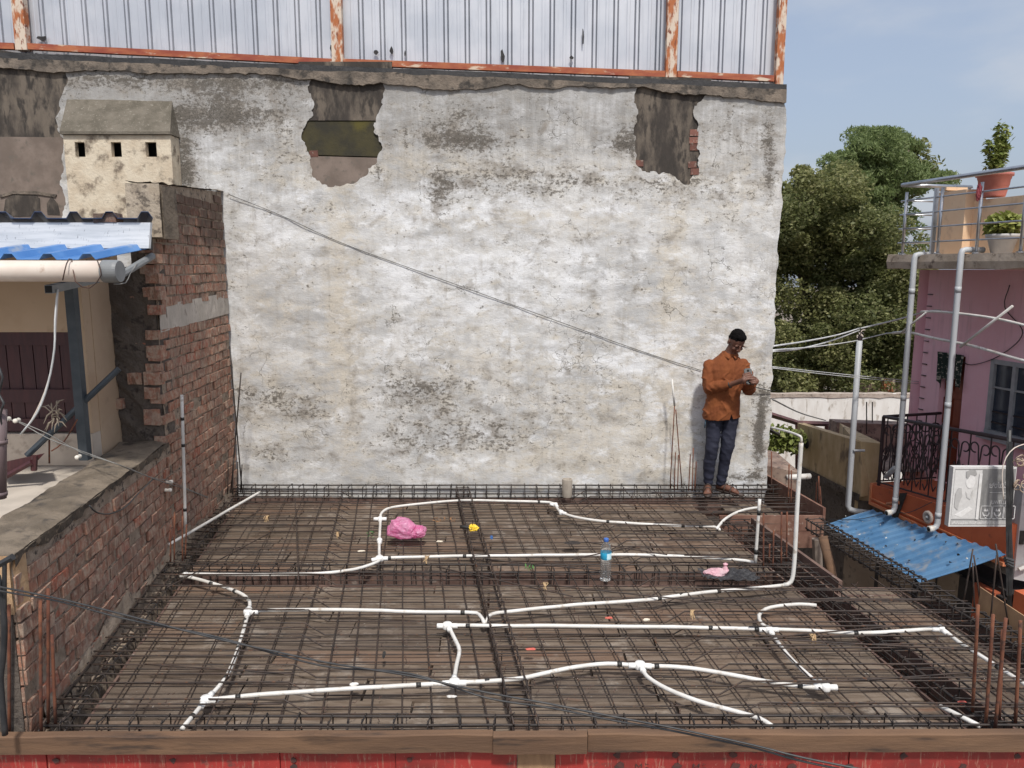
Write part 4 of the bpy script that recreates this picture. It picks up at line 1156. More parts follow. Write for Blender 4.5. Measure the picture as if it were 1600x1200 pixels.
ZTOP = lambda w: 3.0 + (w - WE) * .055
COURSE = .086; BL = .232
bricks = []
row = 0; z = -.47
while z < 3.05:
    w = WS + (.0 if row % 2 else -BL / 2)
    while w < 7.99:
        a = max(w, WS); b = min(w + BL, 7.99)
        mid = (a + b) / 2; zc = z + COURSE / 2
        if b - a > .06:
            lim = hlow(mid) - .03 if mid < WE else ZTOP(mid) - .03
            band = mid > WE and 1.84 < zc < 2.05
            if zc + COURSE / 2 < lim and not band:
                if mid < WE < b: b = WE
                bricks.append(((a + b) / 2, zc, b - a, (mid - 0) ** 2 + (zc - CAMH) ** 2))
        w += BL
    z += COURSE; row += 1
vis = [b for b in bricks if b[1] > -.34]
vis.sort(key=lambda b: b[3])
RotW = Matrix.Rotation(math.atan2(KD.y, KD.x), 4, 'Z')
RotT = Matrix.Rotation(math.atan2(1, -.066), 4, 'Z')
rest = MB()
for i, (w, zc, L, _) in enumerate(vis):
    out = -.0505 + random.uniform(-.006, .008)
    if random.random() < .05: out -= .02
    p = FW(w, zc + random.uniform(-.004, .004), out)
    Mx = Matrix.Translation(p) @ (RotW if w < WE else RotT) @ Euler((random.uniform(-.03, .03), random.uniform(-.012, .012), random.uniform(-.018, .018))).to_matrix().to_4x4() @ Matrix.Diagonal((L - random.uniform(.014, .030), .105, COURSE - random.uniform(.008, .020), 1))
    if i < 292:
        link('brick', BM[i % 9], brick_wall, Mx)
    else:
        me = BM[i % 9]
        rest.add([Mx @ v.co for v in me.vertices], [tuple(pp.vertices) for pp in me.polygons])
if rest.v: stuff(rest.build('far_bricks', M['brick'], brick_wall))
# mortar bed: a bumpy sheet just behind the brick faces
def bumpy(name, mat, f, nu, nv, amp, seed, parent, sc=9, thick=None):
    vs = []
    for j in range(nv + 1):
        for i in range(nu + 1):
            p, n = f(i / nu, j / nv)
            k = (float(fbm(p.y * sc + p.x * 2, p.z * sc + p.x * sc, 4, seed)) - .5) * 2 * amp
            vs.append(p + n * k)
    fs = [(j * (nu + 1) + i, j * (nu + 1) + i + 1, (j + 1) * (nu + 1) + i + 1, (j + 1) * (nu + 1) + i) for j in range(nv) for i in range(nu)]
    return MB().add(vs, fs).build(name, mat, parent, True)
DEP = .011
bumpy('mortar_bed', M['mortar'], lambda a, b: (FW(WS + a * (WE - WS), -.47 + b * (hlow(WS + a * (WE - WS)) + .46), -DEP), KN), 90, 52, .008, 3, brick_wall, 14)
bumpy('mortar_bed', M['mortar'], lambda a, b: (FW(WE + a * (7.99 - WE), -.47 + b * (ZTOP(WE + a * (7.99 - WE)) + .465), -DEP), KN), 70, 110, .008, 5, brick_wall, 14)
# cement smears standing proud of the face
def body(wa, wb, za, zb, out, th, zf=None):
    z1 = (zb, zb) if zf is None else zf
    p = [FW(wa, za, out), FW(wb, za, out), FW(wb, za, out - th), FW(wa, za, out - th)]
    q = [FW(wa, z1[0], out), FW(wb, z1[1], out), FW(wb, z1[1], out - th), FW(wa, z1[0], out - th)]
    return MB().hexa(p[::-1] + q[::-1])
body(WS + .004, WE, -3.4, 0, -.03, .26, (hlow(WS) - .02, hlow(WE) - .02)).build('wall_core', M['mortar_dark'], brick_wall)
body(WE + .002, 7.98, -3.4, 0, -.03, .145, (ZTOP(WE) - .01, ZTOP(7.98) - .01)).build('wall_core', M['mortar_dark'], brick_wall)
bumpy('concrete_band', M['concrete_band'], lambda a, b: (FW(WE + a * 1.85, 1.83 + b * .215 + .04 * a, .004), KN), 40, 8, .008, 13, brick_wall, 12)
# top of the low part: a spread of dusty mortar wider than the wall
def topf(a, b):
    w = WS + a * (WE - WS)
    return FW(w, hlow(w) + .012 * sin(b * 3) + .02 * (float(fbm(w * 5, b * 3, 3, 5)) - .5), .012 - b * .36 + (float(fbm(w * 6, 3, 3, 4)) - .5) * .03), Vector((0, 0, 1))
bumpy('mortar_cap', M['cap_plaster'], topf, 80, 12, .016, 17, brick_wall, 8)
M['mould_edge'] = simple('mould_edge', (.045, .036, .028), (.12, .095, .07), 7, .95, 0, .9, .014, c3=(.26, .20, .14), s3=16, lo3=.54, hi3=.66)
bumpy('cap_edge', M['mould_edge'], lambda a, b: (FW(WS + a * (WE - WS), hlow(WS) - .085 + .09 * (1 - b) * (float(fbm(a * 22, 2, 4, 3))) + b * .096, .006 + .006 * b), KN), 90, 4, .010, 19, brick_wall, 18)
bumpy('mortar_cap', M['cap_plaster'], lambda a, b: (FW(WE - .01 + a * 1.88, ZTOP(WE + a * 1.86) + .005, .012 - b * .185), Vector((0, 0, 1))), 40, 10, .02, 23, brick_wall, 9)
# plastered end of the low part facing the viewer
M['end_plaster'] = simple('end_plaster', (.40, .25, .135), (.50, .34, .20), 6, .95, 0, .8, .01, c3=(.24, .17, .10), s3=14, lo3=.55, hi3=.7)
e0 = FW(WS, 0, -.012)
bumpy('end_plaster', M['end_plaster'], lambda a, b: (Vector((e0.x - .46 + a * .46, WS - .012, .62 + b * .31)), Vector((0, -1, 0))), 14, 10, .008, 29, brick_wall, 9)
MB().box((e0.x - .23, WS + .06, .77), (.455, .13, .29)).build('end_block', M['end_plaster'], brick_wall)
# broken step face of the tall part, with brick ends sticking out
sx0 = at(176, 500, WE).x; sx1 = FW(WE, 0, -.01).x
bumpy('broken_end', M['mortar_dark'], lambda a, b: (Vector((sx0 + (sx1 - sx0) * a + (.03 * (float(fbm(b * 9, 4, 3, 2)) - .5) if a < .1 else 0), WE - .012, .93 + b * 1.42)), Vector((0, -1, 0))), 20, 70, .030, 31, brick_wall, 11)
MB().box(((sx0 + sx1) / 2, WE + .10, 1.63), (sx1 - sx0 - .01, .20, 1.40)).build('wall_core', M['mortar_dark'], brick_wall)
for px, py, wpx, hpx, dd in [(240, 405, 24, 14, .05), (238, 435, 20, 14, .03), (241, 462, 20, 14, .03), (240, 485, 20, 15, .055), (240, 550, 22, 18, .03), (237, 575, 20, 12, .05), (210, 592, 22, 18, .03), (236, 592, 24, 20, .055), (236, 615, 22, 18, .05), (237, 652, 24, 24, .045),
                         (180, 632, 20, 16, .055), (205, 470, 44, 14, .015), (215, 540, 26, 8, .012)]:
    p = at(px, py, WE - dd)
    b = link('brick', BM[(px + py) % 9], brick_wall, Matrix.Translation((p.x, WE - dd + .05, p.z)) @ Euler((random.uniform(-.05, .05), random.uniform(-.05, .05), random.uniform(-.05, .05))).to_matrix().to_4x4() @ Matrix.Diagonal((wpx * .0052, .10, hpx * .0052, 1)))
# block on the tall wall's shoulder
M['shoulder_plaster'] = simple('shoulder_plaster', (.34, .28, .21), (.44, .37, .285), 9, .95, 0, .8, .01, c3=(.14, .115, .09), s3=16, lo3=.52, hi3=.66)
a = at(201, 340, WE - .02); b2 = at(250, 283, WE - .02)
bumpy('shoulder_block', M['shoulder_plaster'], lambda u_, v_: (Vector((a.x + (b2.x - a.x) * u_, WE - .045, a.z - .15 + (b2.z - a.z + .13) * v_)), Vector((0, -1, 0))), 12, 16, .010, 37, brick_wall, 10)
MB().box(((a.x + b2.x) / 2, WE + .13, (a.z + b2.z) / 2 - .095), (b2.x - a.x, .26, b2.z - a.z + .13)).build('shoulder_core', M['cap_plaster'], brick_wall)
# rubble along the wall foot
rb = MB()
for q in range(150):
    w = random.uniform(3.75, 7.8); s_ = random.uniform(.01, .04) * (1 if w > 4.6 else 1.2)
    c = FW(w, -.12 + random.uniform(-.02, .03), random.uniform(.0, .07))
    rb.add([c + Vector((random.uniform(-1, 1), random.uniform(-1, 1), random.uniform(-.6, .6))).normalized() * s_ for _ in range(6)], [(0, 1, 2), (0, 2, 3), (0, 3, 4), (1, 2, 5), (2, 3, 5), (3, 4, 5), (0, 1, 4), (1, 4, 5)])
stuff(rb.build('mortar_rubble', M['mortar'], brick_wall))
bumpy('mortar_fillet', M['mortar'], lambda a, b: (FW(3.8 + a * 3.9, -.36 + .44 * b * (.55 + .75 * float(fbm(a * 7, 1, 4, 44))), .075 * (1 - b) ** 1.4 + .006), KN), 90, 8, .018, 47, brick_wall, 10)
# white ceramic knobs on the wall
M['ceramic'] = simple('ceramic', (.72, .68, .60), (.78, .75, .68), 20, .3)
def knob(label, c, nrm, r=.016):
    t = thing('insulator_knob', label, 'insulator', c, 'white wiring knobs on the left wall')
    R = Vector(nrm).to_track_quat('Z', 'Y').to_matrix()
    MB().lathe([(.0, -.03), (r * .8, -.03), (r, -.02), (r * .7, -.005), (r, .008), (r, .02), (r * .5, .026), (0, .026)], c, 12, R).build('knob', M['ceramic'], t, True)
for lab, px in (('upper white knob on the brick wall left of the upright conduit', (259, 753)), ('lower white knob on the brick wall left of the upright conduit', (257, 766))):
    p = onp(px[0], px[1], XL, 8.0, KW); knob(lab, p + KN * .03, KN)
knob('white knob beside the dark post foot on the parapet top', at(122, 714, 5.4), (0, -1, 0))
knob('white knob nearest the purple drain pipe at the left edge', at(11, 655, 5.2), (0, -1, 0)); knob('white knob second from the purple drain pipe', at(26, 657, 5.2), (0, -1, 0))

# ------------------------------------------------------------------ house on the left
M['cream_wall'] = simple('cream_wall', (.47, .335, .22), (.53, .39, .265), 2, .9, 0, .15, .003, c3=(.38, .27, .18), s3=5, lo3=.6, hi3=.75)
M['plinth'] = simple('plinth', (.50, .42, .34), (.58, .50, .41), 4, .9, c3=(.38, .31, .25), s3=9)
M['tile_floor'] = simple('tile_floor', (.44, .39, .33), (.52, .46, .39), 5, .7)
M['door_maroon'] = simple('door_maroon', (.045, .013, .016), (.065, .019, .021), 9, .5, stretch=(4, 1, .5))
M['steel_blue_grey'] = simple('steel_blue_grey', (.040, .052, .062), (.060, .072, .082), 8, .55)
house = thing('house', 'cream house on the left with maroon door under a blue sheet porch roof', 'house', (-4.2, 5.8, .85))
YD = 5.72
wx1 = at(139, 600, YD).x
dxa = at(-80, 600, YD).x; dxb = at(121, 600, YD).x
ztop = 2.50; zd1 = at(60, 519, YD).z; zd0 = at(60, 677, YD).z; zf = .85
w_ = MB()
w_.box(((-6.5 + wx1) / 2, YD + .08, (zd1 + ztop) / 2), (wx1 + 6.5, .16, ztop - zd1))
w_.box(((dxb + wx1) / 2, YD + .08, (zd0 + zd1) / 2), (wx1 - dxb, .16, zd1 - zd0))
w_.build('wall', M['cream_wall'], house)
MB().box(((-6.5 + wx1) / 2, YD + .07, (zf + zd0) / 2), (wx1 + 6.5, .18, zd0 - zf - .003)).build('plinth', M['plinth'], house)
px_a = at(130, 600, 6.28).x; px_b = at(181, 600, 6.28).x
MB().box(((px_a + px_b) / 2, 6.36, 1.66), (px_b - px_a, .14, 1.60)).build('wall', M['cream_wall'], house)
MB().box((wx1 - .02, 6.05, 1.65), (.05, .45, 1.6)).build('wall', M['cream_wall'], house)
MB().box(((-6.5 - 2.72) / 2 - .20, 5.0, .80), (3.55, 2.4, .09)).build('floor', M['tile_floor'], house)
door = MB().box(((dxa + dxb) / 2, YD + .07, (zd0 + zd1) / 2), (dxb - dxa, .04, zd1 - zd0 - .004)).build('door', M['door_maroon'], house)
n = 9
for q in range(n):
    x0 = dxa + .03 + (dxb - dxa - .06) * q / n; x1_ = dxa + .03 + (dxb - dxa - .06) * (q + 1) / n
    MB().box(((x0 + x1_) / 2, YD + .042, (zd0 + zd1) / 2), (x1_ - x0 - .007, .014, zd1 - zd0 - .12)).build('plank', M['door_maroon'], door)
for zz in (zd0 + .06, (zd0 + zd1) / 2 - .10, zd1 - .05):
    MB().box(((dxa + dxb) / 2, YD + .025, zz), (dxb - dxa, .02, .10)).build('ledge', M['door_maroon'], door)
MB().box((dxb - .03, YD + .02, (zd0 + zd1) / 2), (.06, .03, zd1 - zd0)).build('frame', M['door_maroon'], door)
# porch roof
M['blue_sheet'] = simple('blue_sheet', (.055, .17, .42), (.085, .22, .48), 5, .45, .05, c3=(.24, .30, .40), s3=7, lo3=.58, hi3=.75)
M['blue_dark'] = simple('blue_dark', (.03, .06, .13), (.05, .09, .17), 6, .5)
t = NT('silver_flashing'); c = t.mix(t.ramp(t.noise(4, 4, .6, t.pos((.6, 1, 9))), .35, .65), (.52, .55, .58), (.68, .70, .72))
c = t.mix(t.math('MULTIPLY', t.ramp(t.noise(30, 3, .7, t.pos((3, 1, 1))), .62, .70), .7), c, (.12, .13, .15)); M['flashing'] = t.done(c, .4, .5)
YG = 4.72
gp = at(0, 421, YG); ge = at(166, 424, YG); gcap = at(188, 424, YG)
M['pvc_old'] = simple('pvc_old', (.68, .58, .50), (.74, .66, .58), 4, .5, c3=(.5, .38, .3), s3=8, lo3=.6, hi3=.75)
M['cap_grey'] = simple('cap_grey', (.16, .17, .175), (.20, .21, .215), 12, .5)
gut = MB().tube([(-5.5, YG, gp.z), (ge.x, YG, ge.z)], .064, 20).build('gutter_pipe', M['pvc_old'], house, True)
MB().tube([(ge.x - .01, YG, ge.z), (gcap.x - .02, YG, gcap.z), (gcap.x, YG, gcap.z)], [.069, .069, .064], 28).build('end_cap', M['cap_grey'], gut)
def corr(name, xa, xb, y0, z0, y1, z1, mat, pitch=.235, h=.036, skew=0.0, parent=None, th=.0):
    mb = MB(); prof = []
    x = xa
    while x < xb - .01:
        prof += [(x, 0), (x + pitch * .30, 0), (x + pitch * .42, h), (x + pitch * .62, h), (x + pitch * .74, 0)]
        x += pitch
    prof = [(px_, pz_) for px_, pz_ in prof if px_ <= xb]
    vs = []
    for xx, hh_ in prof:
        vs += [(xx, y0, z0 + hh_), (xx + skew, y1, z1 + hh_)]
    nv = len(vs)
    vs += [(x_, y_, z_ - .003) for x_, y_, z_ in vs]
    fs = [(2 * i, 2 * i + 2, 2 * i + 3, 2 * i + 1) for i in range(len(prof) - 1)]
    fs += [(nv + f[3], nv + f[2], nv + f[1], nv + f[0]) for f in fs]
    fs += [(2 * i, nv + 2 * i, nv + 2 * i + 2, 2 * i + 2) for i in range(len(prof) - 1)]
    mb.add(vs, fs)
    return mb.build(name, mat, parent)
yb0 = 5.16
zl0 = at(100, 405, YG + .02).z; zl1 = at(100, 388, yb0).z
corr('roof_sheet', -5.6, at(232, 390, yb0).x - .10, YG + .03, zl0, yb0 + .06, zl1 + .0, M['blue_sheet'], .24, .035, .10, house)
zt0 = at(100, 347, yb0).z; zt1 = at(100, 338, yb0 + .05).z
xr = at(231, 370, yb0).x
MB().hexa([(-5.6, yb0, zl1 + .01), (xr, yb0, zl1 - .0), (xr, yb0 + .03, zl1), (-5.6, yb0 + .03, zl1), (-5.6, yb0 + .05, zt0), (xr, yb0 + .05, zt0), (xr, yb0 + .08, zt0), (-5.6, yb0 + .08, zt0)]).build('flashing', M['flashing'], house)
corr('roof_sheet', -5.6, xr + .05, yb0 + .02, zt1 - .012, YD + .30, zt1 - .05, M['blue_dark'], .235, .042, -.42, house)
MB().box(((-5.6 + xr) / 2, yb0 + .10, (zl1 + zt0) / 2 - .04), (xr + 5.6 - .06, .05, zt0 - zl1 - .06)).build('roof_purlin', M['steel_dark'], house)
MB().box(((-5.6 + xr) / 2 - .2, YD - .08, zt0 - .10), (xr + 5.2, .05, .10)).build('roof_purlin', M['steel_dark'], house)
pt = at(134, 455, 5.52); pb = at(134, 718, 5.52)
MB().box((pb.x, 5.52, (pb.z + 2.62) / 2), (.064, .064, 2.62 - pb.z)).build('post', M['steel_blue_grey'], house)
MB().tube([at(42, 712, 5.40), at(186, 576, 5.62)], .022, 8).build('brace', M['steel_blue_grey'], house)
a = at(76, 452, 4.75); b = at(150, 436, 5.5)
mbt = MB(); mbt.hexa([a + Vector((-.025, 0, -.025)), a + Vector((.025, 0, -.025)), b + Vector((.025, 0, -.025)), b + Vector((-.025, 0, -.025)), a + Vector((-.025, 0, .025)), a + Vector((.025, 0, .025)), b + Vector((.025, 0, .025)), b + Vector((-.025, 0, .025))])
tb = mbt.build('hollow_beam', M['cap_grey'], house)
MB().box(a + Vector((0, -.001, 0)), (.042, .004, .042)).build('open_end', M['void_black'], tb)
MB().tube([at(185, 432, 4.85), at(238, 400, 5.3)], .024, 8).build('roof_purlin', M['cap_grey'], house)
# things in front of the house
c = at(169, 341, 5.25); b = link('loose_brick', BM[3], None, Matrix.Translation(c) @ Matrix.Diagonal((.15, .10, .062, 1))); tag(b, 'loose dark brick lying on the upper blue roof sheet on the left', 'brick')
def cable(label, pts, r, mat, group=None, cat='cable', n=6, step=.06, raw=False):
    P = pts if raw else spline(pts, step)
    return tag(MB().tube(P, r, n).build('cable', M[mat], None, True), label, cat, group)
cable('pale loose cable hanging from the hollow beam in front of the maroon door', [at(90, 452, 4.8), at(86, 500, 4.78), at(85, 545, 4.78), at(75, 600, 4.8), at(58, 645, 4.8), at(32, 679, 4.82)], .006, 'white_wire')
cable('second pale cable hanging close beside the first in front of the maroon door', [at(91, 452, 4.82), at(88, 500, 4.80), at(83, 560, 4.8), at(70, 612, 4.82), at(50, 655, 4.82), at(31, 681, 4.84)], .004, 'pvc_old')
cable('thin wire ties looped round the white gutter pipe', [at(98, 438, 4.63), at(104, 412, 4.63), at(112, 405, 4.70), at(118, 440, 4.62), at(140, 450, 4.68), at(158, 430, 4.63), at(152, 407, 4.66)], .0035, 'tie_wire')
cable('twisted wire hanging below the gutter end cap', [at(178, 444, 4.8), at(196, 442, 4.9), at(203, 428, 4.95), at(214, 412, 5.05)], .004, 'grey_wire')
cable('thin wire running from the purple drain pipe down across the brick wall', [at(8, 655, 5.2), at(30, 660, 5.2), at(75, 685, 5.2), at(120, 702, 5.2)] + [onp(x, y, XL + .05, 8.0, KW) for x, y in ((190, 728), (240, 748), (300, 768), (350, 790), (410, 822))], .0035, 'grey_wire')
cable('thin second wire running beside the first across the brick wall', [at(26, 657, 5.2), at(75, 678, 5.2), at(125, 706, 5.25)] + [onp(x, y, XL + .05, 8.0, KW) for x, y in ((180, 724), (240, 747), (265, 752), (330, 778), (400, 795))], .003, 'grey_wire')
cable('dark slack wire drooping over the brick wall below the knobs', [onp(x, y, XL + .04, 8.0, KW) for x, y in ((240, 748), (215, 772), (195, 793), (170, 803), (150, 800), (140, 790))], .005, 'black_wire')
cable('thin rusty stick standing on the floor before the plinth', [at(77, 685, 5.5), at(77, 724, 5.5)], .006, 'rust_bar', cat='stick')
cable('thin rusty stick leaning left of the dark post', [at(121, 655, 5.45), at(100, 690, 5.4), at(80, 705, 5.35)], .005, 'rust_bar', cat='stick')
M['drain_purple'] = simple('drain_purple', (.13, .095, .10), (.17, .125, .125), 6, .5)
t = thing('drain_pipe', 'purple brown drain pipe standing at the left picture edge on the parapet', 'pipe', at(1, 775, 4.3))
MB().tube([at(0, 640, 4.3), at(-1, 700, 4.3), at(-1, 778, 4.3)], [.036, .037, .037], 14).build('pipe', M['drain_purple'], t, True)
for yy in (690, 771): MB().tube([at(-1, yy - 3, 4.3), at(-1, yy + 3, 4.3)], .042, 14).build('collar', M['drain_purple'], t, True)
cable('dark knotted cables wound round the top of the drain pipe', [at(-8, 560, 4.3), at(4, 590, 4.25), at(-2, 615, 4.28), at(6, 630, 4.25), at(0, 650, 4.27), at(8, 690, 4.3)], .007, 'black_wire')
t = thing('wooden_frame', 'maroon wooden frame piece lying on the floor below the dark brace', 'furniture', at(40, 735, 5.2))
MB().hexa([at(5, 741, 5.15), at(52, 727, 5.15), at(52, 727, 5.4), at(5, 741, 5.4), at(5, 722, 5.15), at(70, 708, 5.15), at(70, 708, 5.4), at(5, 722, 5.4)]).build('side_rail', M['door_maroon'], t)
MB().tube([at(3, 748, 5.1), at(50, 722, 5.1)], .02, 6).build('leg', M['door_maroon'], t); MB().tube([at(53, 735, 5.12), at(54, 712, 5.12)], .02, 6).build('leg', M['door_maroon'], t)
dp = MB()
for q in range(26):
    c = at(random.uniform(80, 94), random.uniform(640, 660), 5.3); d = Vector((random.uniform(-1, 1), random.uniform(-.4, .4), random.uniform(-1, .8))) * .09
    dp.tube([c, c + d * .6 + Vector((0, 0, .02)), c + d], [.003, .006, .001], 4)
tag(dp.build('dried_plant', simple('dried_plant', (.22, .18, .14), (.30, .25, .19), 20, .9)), 'dried grey plant bunch tied on the dark brace before the door', 'plant')
# black iron grille at the near left corner
M['iron_black'] = simple('iron_black', (.018, .020, .023), (.035, .036, .038), 9, .5)
t = thing('iron_grille', 'black iron grille with curved bar at the bottom left corner', 'grille', at(5, 1140, 3.45))
MB().tube([at(-60, 900, 3.45), at(-8, 886, 3.45), at(20, 870, 3.45)], .017, 6).build('top_rail', M['iron_black'], t)
MB().tube([at(7, 880, 3.45), at(7, 955, 3.45)], .010, 6).build('bar', M['iron_black'], t)
MB().tube(spline([at(-4, 900, 3.45), at(3, 935, 3.45), at(7, 985, 3.45), at(4, 1035, 3.45), at(1, 1060, 3.45), at(4, 1105, 3.45), at(8, 1148, 3.45)], .03), .014, 8).build('curved_bar', M['iron_black'], t, True)
# long cables across the scene
w0 = FW(7.9, 3.03, .02)
cable('thin dark wire crossing the tall wall slantwise down to the man', [at(358, 304, 7.975), at(440, 337, 7.986), at(540, 382, 7.986), at(700, 440, 7.986), at(850, 494, 7.986), at(1000, 548, 7.986), at(1096, 579, 7.986)], .0034, 'black_wire', 'wires crossing the tall wall')
cable('thin wire end running from behind the man to the wall corner', [at(1150, 597, 7.92), at(1180, 605, 7.94), at(1206, 611, 7.97)], .005, 'black_wire', 'wires crossing the tall wall')
for k_, lab in ((0, 'upper black cable sagging across the front left of the deck to the bottom right'), (1, 'lower black cable sagging across the front left of the deck to the bottom right')):
    o_ = k_ * 6
    P = [(-40, 908 - o_ * 0), (0, 917 + o_), (90, 935 + o_ * .7), (200, 962 + o_), (330, 996 - o_ * .5), (430, 1018 + o_ * .6), (520, 1037 + o_), (640, 1056 - o_ * .6), (760, 1082 + o_ * 1.4), (860, 1100 + o_), (960, 1120 + o_), (1050, 1137 + o_ * .8), (1180, 1165 + o_ * .7), (1260, 1185 + o_), (1420, 1216 + o_)]
    cable(lab, [at(x, y, 3.42 - .75 * (x + 40) / 1460 + .01 * k_) for x, y in P], .0042, 'black_wire', 'slack black cables over the deck')
# ------------------------------------------------------------------ pink house on the right
BPX, BPY, BPK = 5.17, 10.65, -0.20
bp = lambda x, y: onp(x, y, BPX, BPY, BPK)                 # balcony front plane
WPX, WPY, WPK = 6.20, 10.70, -0.20
wp = lambda x, y: onp(x, y, WPX, WPY, WPK)                 # wall plane
NB = Vector((-1, BPK, 0)).normalized(); DB = Vector((BPK, 1, 0)).normalized()
def onB(w, z, out=0.0): return Vector((BPX + BPK * (w - BPY), w, z)) + NB * out
def onW(w, z, out=0.0): return Vector((WPX + WPK * (w - WPY), w, z)) + NB * out
def slabB(f, wa, wb, za, zb, o0, o1):
    return MB().hexa([f(wa, za, o1), f(wb, za, o1), f(wb, za, o0), f(wa, za, o0), f(wa, zb, o1), f(wb, zb, o1), f(wb, zb, o0), f(wa, zb, o0)])
tpw = NT('pink_wall')
cpw = tpw.mix(tpw.ramp(tpw.noise(1.5, 5, .6), .35, .65), (.82, .48, .545), (.85, .53, .60))
cpw = tpw.mix(tpw.math('MULTIPLY', tpw.ramp(tpw.noise(3.0, 6, .7, tpw.pos((4, 4, .35))), .52, .70), .40), cpw, (.56, .34, .38))
cpw = tpw.mix(tpw.math('MULTIPLY', tpw.ramp(tpw.noise(6, 6, .75), .60, .70), .5), cpw, (.80, .60, .62))
tpw.bump(tpw.noise(30, 4, .6), .2, .004)
M['pink_wall'] = tpw.done(cpw, .9)
M['slab_concrete'] = simple('slab_concrete', (.36, .29, .22), (.48, .40, .32), 3.2, .94, 0, .7, .01, c3=(.18, .14, .11), s3=9, lo3=.56, hi3=.7)
M['planter_cream'] = simple('planter_cream', (.74, .52, .34), (.78, .58, .40), 2, .9, c3=(.62, .44, .30), s3=5)
M['orange_paint'] = simple('orange_paint', (.50, .115, .045), (.57, .145, .06), 3, .75, 0, .15, .003, c3=(.36, .10, .05), s3=8, lo3=.6, hi3=.72)
M['orange_trim'] = simple('orange_trim', (.62, .22, .10), (.66, .26, .13), 6, .75)
M['stainless'] = simple('stainless', (.46, .47, .49), (.54, .55, .57), 10, .30, .85)
M['iron_brown'] = simple('iron_brown', (.026, .017, .020), (.04, .026, .028), 9, .5)
M['door_red'] = simple('door_red', (.19, .040, .022), (.25, .06, .03), 4, .45, stretch=(3, 3, .5))
M['alu_grey'] = simple('alu_grey', (.30, .31, .33), (.36, .37, .39), 9, .5, .2)
tg = NT('dark_glass'); M['glass'] = tg.done((.025, .035, .055), .08, 0, .8)
pink = thing('pink_house', 'pink two storey house with roof terrace and orange balcony at the right', 'house', onW(9.5, -3.4))
ZS = 2.50
WF = 11.30                                                 # far end of the pink wall
zdt = wp(1480, 553).z; wd0, wd1 = wp(1505, 600).y, wp(1466, 600).y
ww0, ww1 = wp(1680, 600).y, wp(1546, 600).y; zw0, zw1 = wp(1546, 677).z, wp(1546, 560).z
zfl = bp(1365, 757).z
def wallpiece(wa, wb, za, zb):
    slabB(onW, wa, wb, za, zb, 0, -.2).build('wall', M['pink_wall'], pink)
wallpiece(wd1 + .002, WF, zfl - .2, ZS - .2)
wallpiece(wd0, wd1, zdt, ZS - .2)
wallpiece(ww1, wd0 - .002, zfl - .2, ZS - .2)
wallpiece(ww0, ww1 - .002, zw1, ZS - .2); wallpiece(ww0, ww1 - .002, zfl - .2, zw0); wallpiece(6.5, ww0 - .002, zfl - .2, ZS - .2)
MB().hexa([onW(WF, -3.4, -.2), onW(WF, -3.4, -4), onW(WF + .2, -3.4, -4), onW(WF + .2, -3.4, -.0), onW(WF, ZS - .2, -.2), onW(WF, ZS - .2, -4), onW(WF + .2, ZS - .2, -4), onW(WF + .2, ZS - .2, -.0)]).build('wall', M['pink_wall'], pink)
# uneven render line down the far corner of the wall
cornr = MB(); 
for q in range(15):
    z = zfl + .3 + q * .17; cornr.box(onW(WF - .06, z, .010), (.014, .09, .012), Matrix.Rotation(.2, 3, 'Z'))
cornr.build('corner_marks', M['iron_brown'], pink)
# door, with drape over it
dr = slabB(onW, wd0, wd1, zfl, zdt, -.09, -.13).build('door', M['door_red'], pink)
for (a, b_) in ((.12, .46), (.54, .9)):
    for za, zb in ((.08, .40), (.46, .66), (.72, .94)):
        wa, wb = wd0 + (wd1 - wd0) * a, wd0 + (wd1 - wd0) * b_; z0 = zfl + (zdt - zfl) * za; z1 = zfl + (zdt - zfl) * zb
        slabB(onW, wa, wb, z0, z1, -.070, -.09).build('panel', M['door_red'], dr)
slabB(onW, wd1 - .04, wd1, zfl, zdt, .012, -.09).build('door_frame', M['pink_wall'], pink)
dm = MB(); nn = 22
vs = []
for j in range(9):
    for i in range(nn + 1):
        s_ = i / nn; w = wd0 - .0 + (wd1 - wd0 + .02) * s_
        drop = .42 + .07 * sin(s_ * 17) + .04 * sin(s_ * 41)
        vs.append(onW(w, zdt + .02 - drop * j / 8, .03 + .018 * sin(s_ * 34 + j * .2)))
dm.add(vs, [(j * (nn + 1) + i, j * (nn + 1) + i + 1, (j + 1) * (nn + 1) + i + 1, (j + 1) * (nn + 1) + i) for j in range(8) for i in range(nn)])
tdr = NT('drape'); cc = tdr.mix(tdr.ramp(tdr.noise(16, 3, .6, tdr.pos((1, 1, 1.6))), .54, .60), (.018, .035, .028), (.40, .38, .32)); M['drape'] = tdr.done(cc, .9)
tag(dm.build('door_drape', M['drape'], None, True), 'dark green patterned cloth drape hanging over the red door of the pink house', 'drape')
# window
win = slabB(onW, ww0, ww1, zw0, zw0 + .05, .02, -.06)
win = win.build('window', M['alu_grey'], pink)
for wa, wb, za, zb in ((ww1 - .06, ww1, zw0 + .052, zw1), (ww0, ww1 - .062, zw1 - .06, zw1), (wp(1583, 600).y - .03, wp(1583, 600).y + .02, zw0 + .052, zw1 - .062)):
    slabB(onW, wa, wb, za, zb, .012, -.06).build('frame', M['alu_grey'], win)
slabB(onW, ww0, ww1 - .062, zw0 + .052, zw1 - .062, -.03, -.04).build('pane', M['glass'], win)
zmid = wp(1560, 606).z
slabB(onW, ww0, ww1 - .062, zmid - .012, zmid + .012, .0, -.028).build('frame', M['alu_grey'], win)
for zz in (wp(1560, 645).z, wp(1560, 662).z): slabB(onW, ww0, ww1 - .07, zz - .008, zz + .008, -.012, -.026).build('grille_bar', M['iron_brown'], win)
